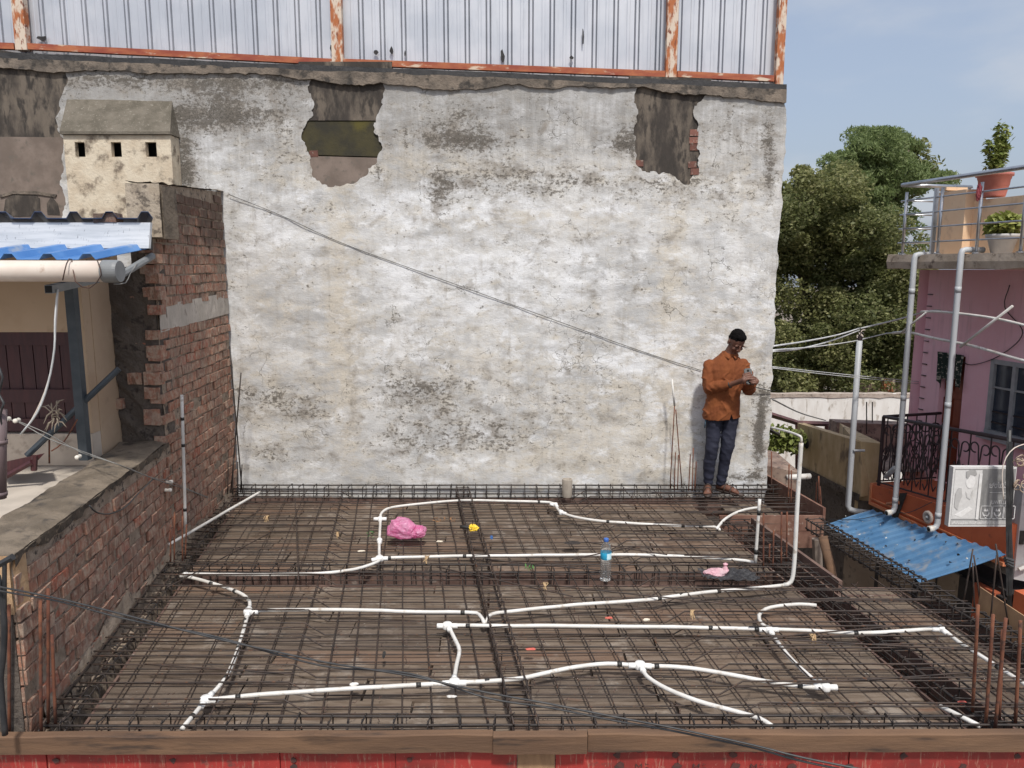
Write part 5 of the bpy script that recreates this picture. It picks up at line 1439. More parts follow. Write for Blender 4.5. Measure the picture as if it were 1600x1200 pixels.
slabB(onW, ww0 - .05, ww1 + .05, zw0 - .07, zw0 - .003, .09, -.05).build('sill', M['alu_grey'], win)
# roof slab with its rough edge
SLX, SLY, SLK = 5.13, 10.62, -0.19
def onS(w, z, out=0.0): return Vector((SLX + SLK * (w - SLY), w, z)) + NB * out
sl = MB(); nseg = 34; vs = []
for i in range(nseg + 1):
    w = 10.62 - (10.62 - 6.2) * i / nseg
    e = (float(fbm(w * 4, 2, 4, 71)) - .5) * .05; f = (float(fbm(w * 5, 7, 4, 72)) - .5) * .05
    vs += [onS(w, ZS - .175 + e, 0), onS(w, ZS - .09, .012 + f * .4), onS(w, ZS + f * .5, 0), onS(w, ZS, -4), onS(w, ZS - .20, -4)]
fs = []
for i in range(nseg):
    for q in range(5): fs.append((i * 5 + q, i * 5 + (q + 1) % 5, (i + 1) * 5 + (q + 1) % 5, (i + 1) * 5 + q))
fs += [(4, 3, 2, 1, 0), tuple(nseg * 5 + q for q in range(5))]
sl.add(vs, fs).build('roof_slab', M['slab_concrete'], pink)
# far part of the slab tapering to the wall corner
MB().hexa([onS(10.625, ZS - .17, -.0), onS(10.625, ZS - .17, -4), onS(11.5, ZS - .17, -4), onS(11.5, ZS - .17, -.9),
           onS(10.625, ZS - .002, -.0), onS(10.625, ZS - .002, -4), onS(11.5, ZS - .002, -4), onS(11.5, ZS - .002, -.9)]).build('roof_slab', M['slab_concrete'], pink)
# terrace parapets and planter walls
def onP(px, py, off): return onp(px, py, SLX + off, SLY, SLK)
OFF = .55
pa = onP(1478, 300, OFF); pb_ = onP(1517, 300, OFF); pc = onP(1540, 330, OFF)
def parapet(wa, wb, z1, off, th, mat='planter_cream'):
    f = lambda w, z, o=0.0: onS(w, z, -off + o)
    return slabB(f, wa, wb, ZS + .002, z1, 0, -th).build('parapet', M[mat], pink)
parapet(onP(1519, 300, OFF).y, onP(1470, 300, OFF).y, onP(1490, 298, OFF).z, OFF, .30)
parapet(6.5, onP(1520, 330, OFF + .12).y, onP(1560, 309, OFF + .12).z, OFF + .12, .35)
slabB(lambda w, z, o=0.0: onS(w, z, -OFF + .03 + o), onP(1490, 300, OFF).y, onP(1476, 300, OFF).y, onP(1490, 296, OFF).z, onP(1490, 291, OFF).z, 0, -.32).build('parapet_cap', M['planter_cream'], pink)
# steel railing round the terrace
rail = thing('steel_railing', 'shiny steel tube railing with four rails round the pink house roof terrace', 'railing', onS(9.5, ZS))
ry = 0.0
postpx = [(1404, 393, 300), (1459, 388, 288), (1519, 388, 276), (1588, 385, 260)]
posts = []
for (px, yb, yt) in postpx:
    b = onS(onp(px, yb, SLX, SLY, SLK).y, ZS, -.06)
    posts.append(b); h = .82
    MB().tube([b, b + Vector((0, 0, h))], .019, 10).build('post', M['stainless'], rail, True)
    MB().lathe([(0, .0), (.045, .0), (.045, .012), (.02, .022)], b, 12).build('base_plate', M['stainless'], rail)
bdir = (posts[-1] - posts[0]).normalized()
near = posts[-1] + bdir * 1.9; far = posts[0] - bdir * .10
def railline(hh, r, name):
    return MB().tube([far + Vector((0, 0, hh)), posts[1] + Vector((0, 0, hh)), near + Vector((0, 0, hh))], r, 10).build(name, M['stainless'], rail, True)
railline(.92, .028, 'handrail')
for hh in (.16, .345, .53, .71): railline(hh, .011, 'rail')
retn = posts[0] + Vector((1.05, .35, 0))
MB().tube([far + Vector((0, 0, .92)), retn + Vector((0, 0, .92))], .026, 10).build('handrail', M['stainless'], rail, True)
for hh in (.16, .345, .53, .71): MB().tube([posts[0] + Vector((0, 0, hh)), retn + Vector((0, 0, hh))], .010, 8).build('rail', M['stainless'], rail, True)
MB().tube([retn, retn + Vector((0, 0, .92))], .022, 10).build('post', M['stainless'], rail, True)
MB().box(posts[1] + Vector((-.02, .1, .41)), (.05, .03, .82)).build('post', M['stainless'], rail)
M['red_cloth'] = simple('red_cloth', (.22, .04, .05), (.30, .06, .07), 20, .9)
c = onS(posts[2].y, ZS + .72, -.03)
crs = crumple('cloth', c + Vector((0, 0, -.02)), (.035, .035, .12), M['red_cloth'], 51, None, .5, False); tag(crs, 'dark red cloth knotted on the steel railing post beside the flower pot', 'cloth')
# pots and plants
M['terracotta'] = simple('terracotta', (.36, .115, .090), (.42, .145, .115), 8, .6)
M['white_pot'] = simple('white_pot', (.42, .41, .41), (.48, .47, .46), 8, .5)
def leafball(name, c, R, n, size, mat, seed, parent, elong=2.0, shell=.5):
    rs = np.random.RandomState(seed); mb = MB()
    for q in range(n):
        d = rs.normal(size=3); d /= np.linalg.norm(d); r = shell + (1 - shell) * rs.rand()
        p = Vector((c[0] + d[0] * R[0] * r, c[1] + d[1] * R[1] * r, c[2] + d[2] * R[2] * r)); s_ = size * rs.uniform(.7, 1.3)
        Rm = Euler((rs.uniform(-1, 1), rs.uniform(-1, 1), rs.uniform(0, 6.3))).to_matrix()
        mb.add([p + Rm @ Vector(v) for v in ((-s_ * elong / 2, 0, 0), (0, -s_ / 2, s_ * .12), (s_ * elong / 2, 0, 0), (0, s_ / 2, s_ * .12))], [(0, 1, 2, 3)])
    return mb.build(name, mat, parent)
def leafmat(name, c1, c2, c3, transl=.3, rough=.55):
    t = NT(name); r = t.island()
    c = t.mix(t.ramp(r, 0, .6), c1, c2); c = t.mix(t.ramp(r, .72, 1.0), c, c3)
    t.done(c, rough, 0, .35)
    tr = t.n.new('ShaderNodeBsdfTranslucent'); t.set(tr, 'Color', c)
    mx = t.n.new('ShaderNodeMixShader'); mx.inputs[0].default_value = transl
    t.l.new(t.b.outputs[0], mx.inputs[1]); t.l.new(tr.outputs[0], mx.inputs[2]); t.l.new(mx.outputs[0], t.out.inputs['Surface'])
    return t.mat
M['pot_leaf'] = leafmat('pot_leaf', (.14, .18, .04), (.22, .26, .07), (.36, .38, .15))
M['mat_leaf'] = leafmat('mat_leaf', (.20, .24, .05), (.28, .31, .08), (.42, .42, .14))
M['bark'] = simple('bark', (.10, .08, .06), (.17, .135, .10), 9, .95, 0, .6, .01, stretch=(1, 1, .3))
def pot(name, label, c, prof, mat, group=None):
    t = thing(name, label, 'flower pot', c, group)
    MB().lathe(prof, c, 26).build('pot', mat, t, True)
    MB().lathe([(0, prof[-1][1] - .02), (prof[-1][0], prof[-1][1] - .02)], c, 20).build('soil', M['bark'], t)
    return t
c = onP(1551, 308, OFF + .2); 
pz = c.z; k = .0088
t = pot('flower_pot', 'terracotta pot with a tall leafy shrub standing on the cream terrace parapet', c, [(0, 0), (.135, 0), (.14, .015), (.150, .06), (.165, .13), (.170, .135), (.178, .21), (.185, .215), (.190, .245), (.21, .25), (.21, .285), (.19, .285), (.17, .25)], M['terracotta'])
for q, (dx, hh) in enumerate(((-.02, .62), (.09, .58), (-.12, .42), (.03, .45), (.14, .38))):
    top = c + Vector((dx, .02 * q - .04, .25 + hh))
    MB().tube([c + Vector((0, 0, .25)), c + Vector((dx * .6, 0, .25 + hh * .5)), top], [.012, .009, .005], 6).build('stem', M['bark'], t, True)
    mbL = MB()
    rs = np.random.RandomState(200 + q)
    for j in range(150):
        s_ = rs.uniform(.15, 1.0)
        p = (c + Vector((0, 0, .25))).lerp(top, s_) + Vector((rs.normal() * .035, rs.normal() * .035, rs.normal() * .02)); z_ = rs.uniform(.032, .052)
        Rm = Euler((rs.uniform(-.9, .9), rs.uniform(-.9, .9), rs.uniform(0, 6.3))).to_matrix()
        mbL.add([p + Rm @ Vector(v) for v in ((-z_, 0, 0), (0, -z_ * .45, .006), (z_, 0, 0), (0, z_ * .45, .006))], [(0, 1, 2, 3)])
    mbL.build('foliage', M['pot_leaf'], t)
c = onS(onp(1572, 384, SLX + .35, SLY, SLK).y, ZS, -.35)
t = pot('flower_pot', 'white pot with a low bushy yellow green plant standing on the terrace floor', c, [(0, 0), (.10, 0), (.11, .01), (.155, .17), (.17, .18), (.18, .20), (.18, .225), (.15, .225)], M['white_pot'])
leafball('foliage', (c.x, c.y, c.z + .33), (.21, .21, .15), 620, .055, M['mat_leaf'], 77, t, 1.7, .35)
# down pipes
M['pipe_grey'] = simple('pipe_grey', (.40, .42, .44), (.46, .48, .50), 3, .5, c3=(.42, .42, .42), s3=7, lo3=.6, hi3=.75, stretch=(1, 1, .3))
def downpipe(label, pxt, pyt, pxb, pyb, off, elbow_top=True, foot=None, r=.035):
    a = onp(pxt, pyt, SLX - off, SLY, SLK); b = onp(pxb, pyb, SLX - off, SLY, SLK)
    b = Vector((a.x, a.y, b.z))
    t = thing('down_pipe', label, 'pipe', b, 'grey down pipes of the pink house')
    P = []
    if elbow_top: P += [a - NB * .30 + Vector((0, 0, .035)), a - NB * .06 + Vector((0, 0, .035)), a - NB * .015 + Vector((0, 0, .025)), a + Vector((0, 0, -.015))]
    else: P += [a]
    P += [a.lerp(b, .3), a.lerp(b, .6), b]
    if foot: P += [b + Vector((0, 0, -.05)) + NB * .015, b + Vector((0, 0, -.07)) + NB * .06, b + Vector((0, 0, -.075)) + NB * foot]
    MB().tube(P, r, 14).build('pipe', M['pipe_grey'], t, True)
    for q in (.13, .55, .97): 
        c_ = a.lerp(b, q); MB().tube([c_ - Vector((0, 0, .035)), c_ + Vector((0, 0, .035))], r * 1.07, 14).build('socket', M['pipe_grey'], t, True)
    if foot: MB().tube([b + Vector((0, 0, -.072)) + NB * (foot - .04), b + Vector((0, 0, -.075)) + NB * (foot + .02)], r * 1.15, 14).build('foot_socket', M['pvc'], t, True)
    if foot: MB().tube([b + Vector((0, 0, -.075)) + NB * (foot + .0205), b + Vector((0, 0, -.075)) + NB * (foot + .0215)], r * .85, 14).build('open_end', M['void_black'], t, True)
    return a, b
downpipe('grey down pipe nearer the trees, running from the roof slab to the blue awning', 1429, 402, 1428, 806, .07, True, .10)
downpipe('grey down pipe passing behind the signboard to the blue awning', 1502, 395, 1512, 838, .07, True, .10)
a = at(1343, 532, 10.9); b = at(1341, 790, 10.9); b = Vector((a.x, a.y, b.z))
t = thing('pipe_pole', 'free standing grey pipe pole with cable clamp on top in front of the tan wall', 'pipe', b)
MB().tube([a, a.lerp(b, .5), b, b + Vector((.02, -.02, -.05)), b + Vector((.10, -.05, -.07)), b + Vector((.28, -.12, -.07))], .041, 14).build('pipe', M['pipe_grey'], t, True)
MB().tube([a + Vector((0, 0, -.01)), a + Vector((0, 0, .06))], .036, 12).build('clamp', M['iron_brown'], t)
MB().tube([at(1333, 704, 10.85), at(1351, 704, 10.85)], .018, 8).build('clamp', M['alu_grey'], t)
for q in range(9):
    d = Vector((random.uniform(-1, 1), random.uniform(-1, 1), random.uniform(-.3, 1))) * .09
    MB().tube(spline([a + Vector((0, 0, .05)), a + Vector((0, 0, .09)) + d * .6, a + d + Vector((.03, 0, .06))], .03), .006, 5).build('wire_tuft', M['iron_brown'] if q % 2 else M['pvc_old'], t)

# balcony: floor slab, orange fascia, black railing
F0 = bp(1364, 757); F1 = bp(1481, 792)
sf = (F1.z - F0.z) / (F1.y - F0.y)
ftop = lambda w: F0.z + sf * (w - F0.y)
Q0 = bp(1362, 789); Q1 = bp(1573, 887)
sq = (Q1.z - Q0.z) / (Q1.y - Q0.y)
fbot = lambda w: Q0.z + sq * (w - Q0.y)
WN = 8.36
def fasc(wa, wb, fa, fb, o0, o1, name, mat):
    MB().hexa([onB(wa, fa(wa), o1), onB(wb, fa(wb), o1), onB(wb, fa(wb), o0), onB(wa, fa(wa), o0), onB(wa, fb(wa), o1), onB(wb, fb(wb), o1), onB(wb, fb(wb), o0), onB(wa, fb(wa), o0)]).build(name, M[mat], pink)
fasc(WN, 10.66, fbot, ftop, 0, -1.02, 'balcony_slab', 'orange_paint')
fasc(WN, 10.66, lambda w: fbot(w) + .002, lambda w: fbot(w) + .045, .022, -.01, 'trim', 'orange_trim')
fasc(WN, 10.66, lambda w: fbot(w) + .085, lambda w: fbot(w) + .105, .014, -.01, 'trim', 'orange_trim')
fasc(WN + .0, 10.66, lambda w: fbot(w) - .10, lambda w: fbot(w) - .003, -.03, -1.0, 'balcony_beam', 'mortar_dark')
fasc(10.665, 10.70, fbot, lambda w: ftop(w) + .015, .012, -1.02, 'trim', 'orange_trim')
R0 = bp(1378, 651); R1 = bp(1580, 688); sr = (R1.z - R0.z) / (R1.y - R0.y)
rz = lambda w: R0.z + sr * (w - R0.y)
brail = thing('iron_railing', 'black wrought iron balcony railing with scrolls on the pink house', 'railing', onB(9.5, ftop(9.5)))
wr0, wr1 = 8.2, R0.y
MB().tube([onB(wr1, rz(wr1), -.03), onB(wr0, rz(wr0), -.03)], .024, 8).build('handrail', M['iron_brown'], brail)
MB().tube([onB(wr1, ftop(wr1) + .05, -.03), onB(WN, ftop(WN) + .05, -.03)], .012, 6).build('bottom_rail', M['iron_brown'], brail)
MB().tube([onB(wr1, rz(wr1), -.03), onB(wr1, ftop(wr1), -.03)], .026, 4).build('corner_post', M['iron_brown'], brail)
MB().tube([onB(wr1, rz(wr1), -.03), onB(wr1 + .06, rz(wr1), -1.0)], .022, 6).build('handrail', M['iron_brown'], brail)
HH = rz(10) - ftop(10) - .05
def scroll_mesh(width):
    mb = MB(); Y2 = lambda s_, z: DB * s_ + Vector((0, 0, z))
    def curl(s0, z0, r, a0, a1, n=10): return [Y2(s0 + r * cos(a0 + (a1 - a0) * q / n), z0 + r * sin(a0 + (a1 - a0) * q / n)) for q in range(n + 1)]
    w = width / 2
    for sg in (-1, 1):
        top = [Y2(sg * (p.dot(DB)), p.z) for p in curl(w * .55, HH * .80, .060, -1.9, pi, 12)]
        mb.tube(top + [Y2(sg * .012, HH * .66), Y2(sg * -.03, HH * .52), Y2(sg * -w * .75, HH * .30), Y2(sg * -w * .80, HH * .18), Y2(sg * -w * .5, HH * .08), Y2(sg * -w * .25, HH * .16)], .0095, 5)
        mb.tube([Y2(sg * w * .8, HH * .44), Y2(sg * w * .45, HH * .56), Y2(sg * w * .2, HH * .44), Y2(sg * w * .45, HH * .36), Y2(sg * w * .7, HH * .40)], .008, 5)
    mb.tube([Y2(0, HH * .06), Y2(0, HH * .60)], .008, 5)
    return mb.mesh('scroll', M['iron_brown'], True)
sm = scroll_mesh(.30)
bmz = MB().tube([Vector((0, 0, 0)), Vector((0, 0, HH))], .009, 5).mesh('baluster', M['iron_brown'])
w = wr1 - .19
while w > wr0 + .1:
    link('scroll', sm, brail, Matrix.Translation(onB(w, ftop(w) + .05, -.03)))
    link('baluster', bmz, brail, Matrix.Translation(onB(w - .15, ftop(w - .15) + .05, -.03)))
    w -= .30
for q in range(6):                                          # the return side towards the wall
    c = onB(wr1 + .05, ftop(wr1) + .05, -.14 - q * .155)
    link('baluster', bmz, brail, Matrix.Translation(c))
    link('scroll', sm, brail, Matrix.Translation(c + Vector((.07, 0, 0))) @ Matrix.Rotation(1.5, 4, 'Z'))
MB().tube([onB(wr1 + .05, ftop(wr1) + .05, -.03), onB(wr1 + .05, ftop(wr1) + .05, -1.0)], .012, 6).build('bottom_rail', M['iron_brown'], brail)
# odds and ends on the balcony
M['tin'] = simple('tin', (.36, .37, .38), (.42, .43, .44), 9, .5)
c = bp(1402, 712); t = tag(MB().tube([bp(1387, 745) - NB * -.02, bp(1403, 731) + NB * .05], .035, 12).build('pipe_offcut', M['tin'], None, True), 'short grey pipe offcut leaning on the black balcony railing', 'pipe')
tag(MB().tube([bp(1391, 787) + NB * .05, bp(1410, 785) + NB * .05], .022, 8).build('orange_tube', M['orange_trim'], None, True), 'short orange tube sticking out of the orange balcony edge', 'pipe')
tag(MB().hexa([bp(1397, 812) + NB * .03, bp(1405, 812) + NB * .03, bp(1405, 812) + NB * .045, bp(1397, 812) + NB * .045, bp(1411, 770) + NB * .03, bp(1421, 770) + NB * .03, bp(1421, 770) + NB * .045, bp(1411, 770) + NB * .045]).build('black_strap', M['tape']), 'black rubber strip hanging down over the orange balcony edge', 'strap')
c = bp(1451, 808); t = thing('lamp_fitting', 'small round white lamp fitting on the orange balcony edge', 'lamp', c)
Rn = NB.to_track_quat('Z', 'Y').to_matrix()
MB().lathe([(0, 0), (.085, 0), (.085, .02), (.055, .035), (.05, .02), (0, .015)], c, 18, Rn).build('housing', M['pvc_old'], t, True)
MB().lathe([(0, .016), (.04, .018), (0, .05)], c, 14, Rn).build('bulb', M['tin'], t, True)
# blue awning
T0 = bp(1366, 797) + NB * .06; T1 = bp(1579, 866) + NB * .06
L0 = G(1289, 819, -1.40); L1 = G(1438, 911, -1.40)
aw = thing('sheet_awning', 'blue corrugated sheet awning speckled with debris below the orange balcony', 'awning', (T0 + L1) / 2)
nr = 14; prof = []
for q in range(nr):
    for f, h in ((0, 0), (.30, 0), (.42, .030), (.62, .030), (.74, 0)): prof.append(((q + f) / nr, h))
prof.append((1, 0))
nrm = (T1 - T0).cross(L0 - T0).normalized()
if nrm.z < 0: nrm = -nrm
vs = []; NJ = 5
for s_, h in prof:
    for j in range(NJ + 1):
        p = T0.lerp(T1, s_).lerp(L0.lerp(L1, s_), j / NJ)
        vs.append(p + nrm * (h + .008 * sin(s_ * 9 + j)))
fs = [(i * (NJ + 1) + j, (i + 1) * (NJ + 1) + j, (i + 1) * (NJ + 1) + j + 1, i * (NJ + 1) + j + 1) for i in range(len(prof) - 1) for j in range(NJ)]
nv = len(vs); vs += [p - nrm * .004 for p in vs]; fs += [tuple(nv + k_ for k_ in reversed(f)) for f in fs]
M['awning_blue'] = simple('awning_blue', (.085, .215, .40), (.135, .28, .47), 3.5, .55, .05, c3=(.27, .31, .36), s3=5.0, lo3=.52, hi3=.70)
MB().add(vs, fs).build('metal_sheet', M['awning_blue'], aw)
db_ = MB()
for q in range(55):
    s_, j = random.random(), random.random(); p = T0.lerp(T1, s_).lerp(L0.lerp(L1, s_), j) + nrm * .03; r_ = random.uniform(.006, .022)
    db_.mi = 0 if random.random() < .6 else 1
    db_.add([p + Vector((random.uniform(-1, 1), random.uniform(-1, 1), random.uniform(-.4, 1))).normalized() * r_ for _ in range(6)], [(0, 1, 2), (0, 2, 3), (0, 3, 4), (1, 2, 5), (2, 3, 5), (3, 4, 5), (0, 1, 4), (1, 4, 5)])
stuff(db_.build('roof_debris', [M['tape'], M['pvc']], aw))
cable('thin dark wire lying across the upper end of the blue awning', [L0.lerp(T0, .1) + nrm * .06, T0.lerp(L0.lerp(L1, .25), .45) + nrm * .05, T0.lerp(T1, .22) + nrm * .10, bp(1432, 800) + NB * .12, bp(1462, 784) + NB * .05], .005, 'black_wire')
# shop front under the awning
M['shutter_tan'] = simple('shutter_tan', (.26, .20, .145), (.32, .255, .19), 3, .85, 0, .2, .004, c3=(.17, .13, .10), s3=6)
M['shop_dark'] = simple('shop_dark', (.020, .017, .017), (.035, .030, .028), 4, .8)
M['orange_dark'] = simple('orange_dark', (.36, .085, .04), (.42, .11, .05), 3, .8)
def onF(w, z, o=0.0): return onB(w, z, o - .02)
fy = [11.2, 10.5, 10.42, 9.75, 9.66, 9.0, 8.86, 8.2]
for i in range(7):
    m = 'shop_dark' if i % 2 else 'shutter_tan'  # dark slabs paint the shade of the gaps and open shop bay
    if i >= 5: m = 'shop_dark'
    slabB(onF, fy[i + 1], fy[i], -3.4, -1.42, 0, -.05).build('shop_panel_and_gap', M[m], pink)
for yy in (10.15, 9.35): slabB(onF, yy - .01, yy + .01, -3.4, -1.5, .012, -.0).build('shop_panel_and_gap', M['shop_dark'], pink)
slabB(onF, 7.2, 11.2, -3.4, -1.35, -.06, -.9).build('shop_inside', M['shop_dark'], pink)
slabB(onF, 8.45, 8.75, -3.4, -1.40, .02, -.2).build('pier', M['orange_dark'], pink)
slabB(onF, 6.4, 8.19, -1.85, -1.25, .03, -.2).build('shop_fascia', M['orange_paint'], pink)
slabB(onF, 6.4, 8.19, -3.4, -1.86, -.1, -.3).build('shop_panel_and_gap', M['shop_dark'], pink)

# ------------------------------------------------------------------ signboard
YS = 7.40
s0 = at(1482, 823, YS); s1 = at(1577, 730, YS); SWd = s1.x - s0.x + .08; SH = s1.z - s0.z
sign = thing('signboard', 'faded grey jewellery shop signboard with a portrait, hanging before the balcony', 'sign', (s0.x, YS, s0.z))
def grey(nm, v, sc=30): return simple(nm, (v * .95, v * .94, v * .92), (v * 1.05, v * 1.04, v * 1.02), sc, .6, c3=(v * .85, v * .84, v * .80), s3=9, lo3=.56, hi3=.72)
for nm, v in (('sign_grey', .25), ('sign_pale', .62), ('sign_mid', .44), ('sign_skin', .60), ('sign_hair', .36), ('sign_white', .72), ('sign_back', .54)): M[nm] = grey(nm, v)
MB().box((s0.x + SWd / 2, YS + .04, s0.z + SH / 2), (SWd, .07, SH)).build('box_frame', M['sign_pale'], sign)
def flat(name, x0, z0, x1, z1, mat, lay=1):
    return MB().box((s0.x + (x0 + x1) / 2 * SWd, YS + .004 - .0022 * lay, s0.z + (z0 + z1) / 2 * SH), ((x1 - x0) * SWd, .002, (z1 - z0) * SH)).build(name, M[mat], sign)
flat('print_field', .03, .03, .99, .97, 'sign_grey', 0)
flat('photo_print', .03, .13, .46, .95, 'sign_pale', 1)
def shape(name, pts, mat, lay):
    return MB().prism([(s0.x + x * SWd, YS + .004 - .0022 * lay, s0.z + z * SH) for x, z in pts], (0, .0018, 0)).build(name, M[mat], sign)
def ell(cx, cz, rx, rz, n=18, a0=0, a1=2 * pi): return [(cx + rx * cos(a0 + (a1 - a0) * q / n), cz + rz * sin(a0 + (a1 - a0) * q / n)) for q in range(n)]
shape('portrait_print', [(.05, .14), (.05, .30), (.09, .46), (.16, .56), (.22, .58), (.30, .55), (.36, .46), (.42, .30), (.44, .14)], 'sign_skin', 2)
shape('portrait_print', ell(.285, .76, .075, .115), 'sign_white', 3)
shape('portrait_print', [(.205, .84), (.20, .93), (.27, .96), (.35, .95), (.375, .88), (.34, .86), (.27, .875), (.235, .80)], 'sign_hair', 4)
shape('portrait_print', [(.06, .34), (.06, .56), (.10, .66), (.15, .65), (.17, .52), (.13, .40), (.12, .28)], 'sign_mid', 4)
shape('portrait_print', [(.08, .20), (.30, .34), (.36, .30), (.18, .16)], 'sign_white', 3)
shape('portrait_print', [(.22, .60), (.24, .50), (.30, .46), (.34, .56), (.33, .62), (.29, .50), (.25, .54)], 'sign_back', 4)
shape('portrait_print', [(.41, .13), (.41, .9), (.455, .9), (.455, .13)], 'sign_white', 6)
def sg_text(body, x, z, size, mat='sign_white', sx=1.0):
    lettering(body, size * SH, Matrix.Translation((s0.x + x * SWd, YS + .0005, s0.z + z * SH)) @ RX, M[mat], sign, 'lettering', sx)
sg_text('ದಿ.', .83, .79, .10, sx=.9); sg_text('ಜ್ಯುವೆಲ', .585, .655, .125, sx=.62)
flat('rule_print', .60, .575, .97, .580, 'sign_white', 2)
sg_text('D.L', .82, .475, .075); sg_text('JUWELLE', .63, .385, .085, sx=.80)
for i in range(3):
    x0 = .485 + i * .185
    for (a, b_, c_, d_) in ((x0, .13, x0 + .18, .14), (x0, .345, x0 + .18, .355), (x0, .13, x0 + .010, .355), (x0 + .170, .13, x0 + .18, .355)): flat('box_print', a, b_, c_, d_, 'sign_white', 2)
    if i < 2:
        ring_ = ell(x0 + .09, .25, .060, .085, 16, pi, 2 * pi) + ell(x0 + .09, .25, .042, .055, 16, 2 * pi, pi)
        shape('ornament_print', ring_, 'sign_white', 2); shape('ornament_print', ell(x0 + .09, .165, .016, .02, 10), 'sign_white', 2)
        shape('ornament_print', [(x0 + .05, .26), (x0 + .07, .31), (x0 + .09, .27), (x0 + .11, .31), (x0 + .13, .26)], 'sign_white', 2)
    else: shape('ornament_print', [(x0 + .04, .20), (x0 + .09, .30), (x0 + .14, .20)], 'sign_white', 2)
flat('band_print', .03, .035, .99, .105, 'sign_mid', 1)
sg_text('ಚಿನ್ನಾಭರಣ ಗಿರವಿ ಅಂಗಡಿ ತಯಾರಕರು', .05, .045, .070, sx=.66)
# black cable post before the sign, wire coil and grey box
t = thing('cable_post', 'black cable bundle post standing at the right end of the signboard', 'post', at(1577, 960, 7.27))
MB().tube([at(1577, 672, 7.27), at(1576, 760, 7.27), at(1578, 850, 7.27), at(1577, 960, 7.27)], .020, 8).build('cable_bundle', M['black_wire'], t, True)
for k_ in range(7):
    x_ = 1577 + random.uniform(-5, 8)
    MB().tube(spline([at(x_, 690, 7.23), at(x_ + random.uniform(-3, 3), 760, 7.20), at(x_ + random.uniform(-2, 3), 820, 7.21), at(x_ + random.uniform(-2, 3), 880, 7.21), at(x_, 930, 7.23)], .1), .007, 5).build('loose_wire', M['black_wire'], t)
MB().tube(spline([at(1568, 780, 7.20), at(1566, 740, 7.20), at(1572, 715, 7.20), at(1585, 700, 7.20), at(1600, 694, 7.20)], .05), .005, 7).build('pale_cable', M['pvc_old'], t, True)
for q in range(3): MB().tube([at(1570 + q, 872 + q * 4, 7.2), at(1583, 876 + q * 5, 7.2)], .02, 6).build('knot', M['black_wire'], t)
M['wire_pinkish'] = simple('wire_pinkish', (.36, .27, .20), (.44, .34, .26), 20, .6)
t = thing('wire_coil', 'tangled coil of pale pinkish wire hanging beside the signboard', 'wire coil', at(1588, 740, 7.20))
mbc = MB()
for q in range(10):
    c = at(1588 + random.uniform(-4, 14), 745 + random.uniform(-30, 30), 7.20); r_ = random.uniform(.025, .045)
    Rm = Euler((pi / 2 + random.uniform(-.6, .6), random.uniform(-.6, .6), random.uniform(-.8, .8))).to_matrix()
    mbc.tube([c + Rm @ Vector((cos(2 * pi * k_ / 14) * r_, sin(2 * pi * k_ / 14) * r_ * 1.15, random.uniform(-.006, .006))) for k_ in range(14)], .0055, 5, closed=True)
mbc.build('coil', M['wire_pinkish'], t, True)
M['box_grey'] = simple('box_grey', (.44, .43, .43), (.50, .49, .49), 3, .6, c3=(.38, .37, .36), s3=6)
t = thing('grey_box', 'pale grey metal sign box at the right edge behind the black cable post', 'box', at(1620, 830, 8.3))
p0, p1 = at(1584, 905, 8.35), at(1586, 762, 8.35)
MB().hexa([(p0.x, 8.35, p0.z), (p0.x + .6, 8.35, p0.z - .12), (p0.x + .6, 8.5, p0.z - .12), (p0.x, 8.5, p0.z), (p0.x, 8.35, p1.z), (p0.x + .6, 8.35, p1.z), (p0.x + .6, 8.5, p1.z), (p0.x, 8.5, p1.z)]).build('box_body', M['box_grey'], t)
c = at(1597, 840, 8.34); MB().box(c, (.05, .012, .16)).build('plate', M['tape'], t)
MB().tube([at(1592, 890, 8.3), at(1606, 884, 8.3)], .022, 8).build('handle', M['pvc'], t)

# ------------------------------------------------------------------ cables and white pipes between the houses
cw = Vector((2.74, 7.98, 0))
def wcab(lab, pts, r, mat): cable(lab, [at(x, y, Y) for x, y, Y in pts], r, mat, 'overhead cables right of the tall wall', step=.2)
wcab('upper pale overhead cable from wall corner to the pipe pole top', [(1207, 541, 8.0), (1260, 533, 9.2), (1310, 523, 10.3), (1343, 513, 10.9)], .010, 'white_wire')
wcab('lower pale overhead cable from wall corner to the pipe pole top', [(1207, 549, 8.0), (1250, 545, 9.0), (1300, 532, 10.2), (1343, 516, 10.9)], .010, 'white_wire')
wcab('overhead cable from wall corner passing below the pole top to the pink house', [(1207, 547, 8.0), (1280, 541, 9.6), (1340, 532, 10.9), (1385, 521, 11), (1420, 519, 10.6)], .008, 'white_wire')
wcab('thin double overhead line sloping down to the pink house, upper strand', [(1207, 573, 8.0), (1300, 583, 10), (1440, 597, 11.5)], .0055, 'white_wire')
wcab('thin double overhead line sloping down to the pink house, lower strand', [(1207, 575, 8.0), (1300, 586, 10), (1440, 600, 11.5)], .0055, 'white_wire')
wcab('cable from the pole top up to the pink house wall', [(1345, 513, 10.9), (1400, 500, 11), (1450, 486, 11.0), (1470, 485, 10.8)], .012, 'white_wire')
wcab('grey cable drooping before the white compound wall', [(1207, 624, 8.0), (1250, 645, 10), (1290, 657, 12)], .009, 'grey_wire')
t = thing('crossed_pipes', 'white pipes crossing in front of the upper pink wall', 'pipe', bp(1500, 520))
def off(p): return p + NB * .10
MB().tube(spline([off(bp(1450, 487)), off(bp(1480, 487)), off(bp(1530, 492)), off(bp(1580, 500)), off(bp(1640, 515))], .1), .015, 8).build('pipe', M['pvc'], t, True)
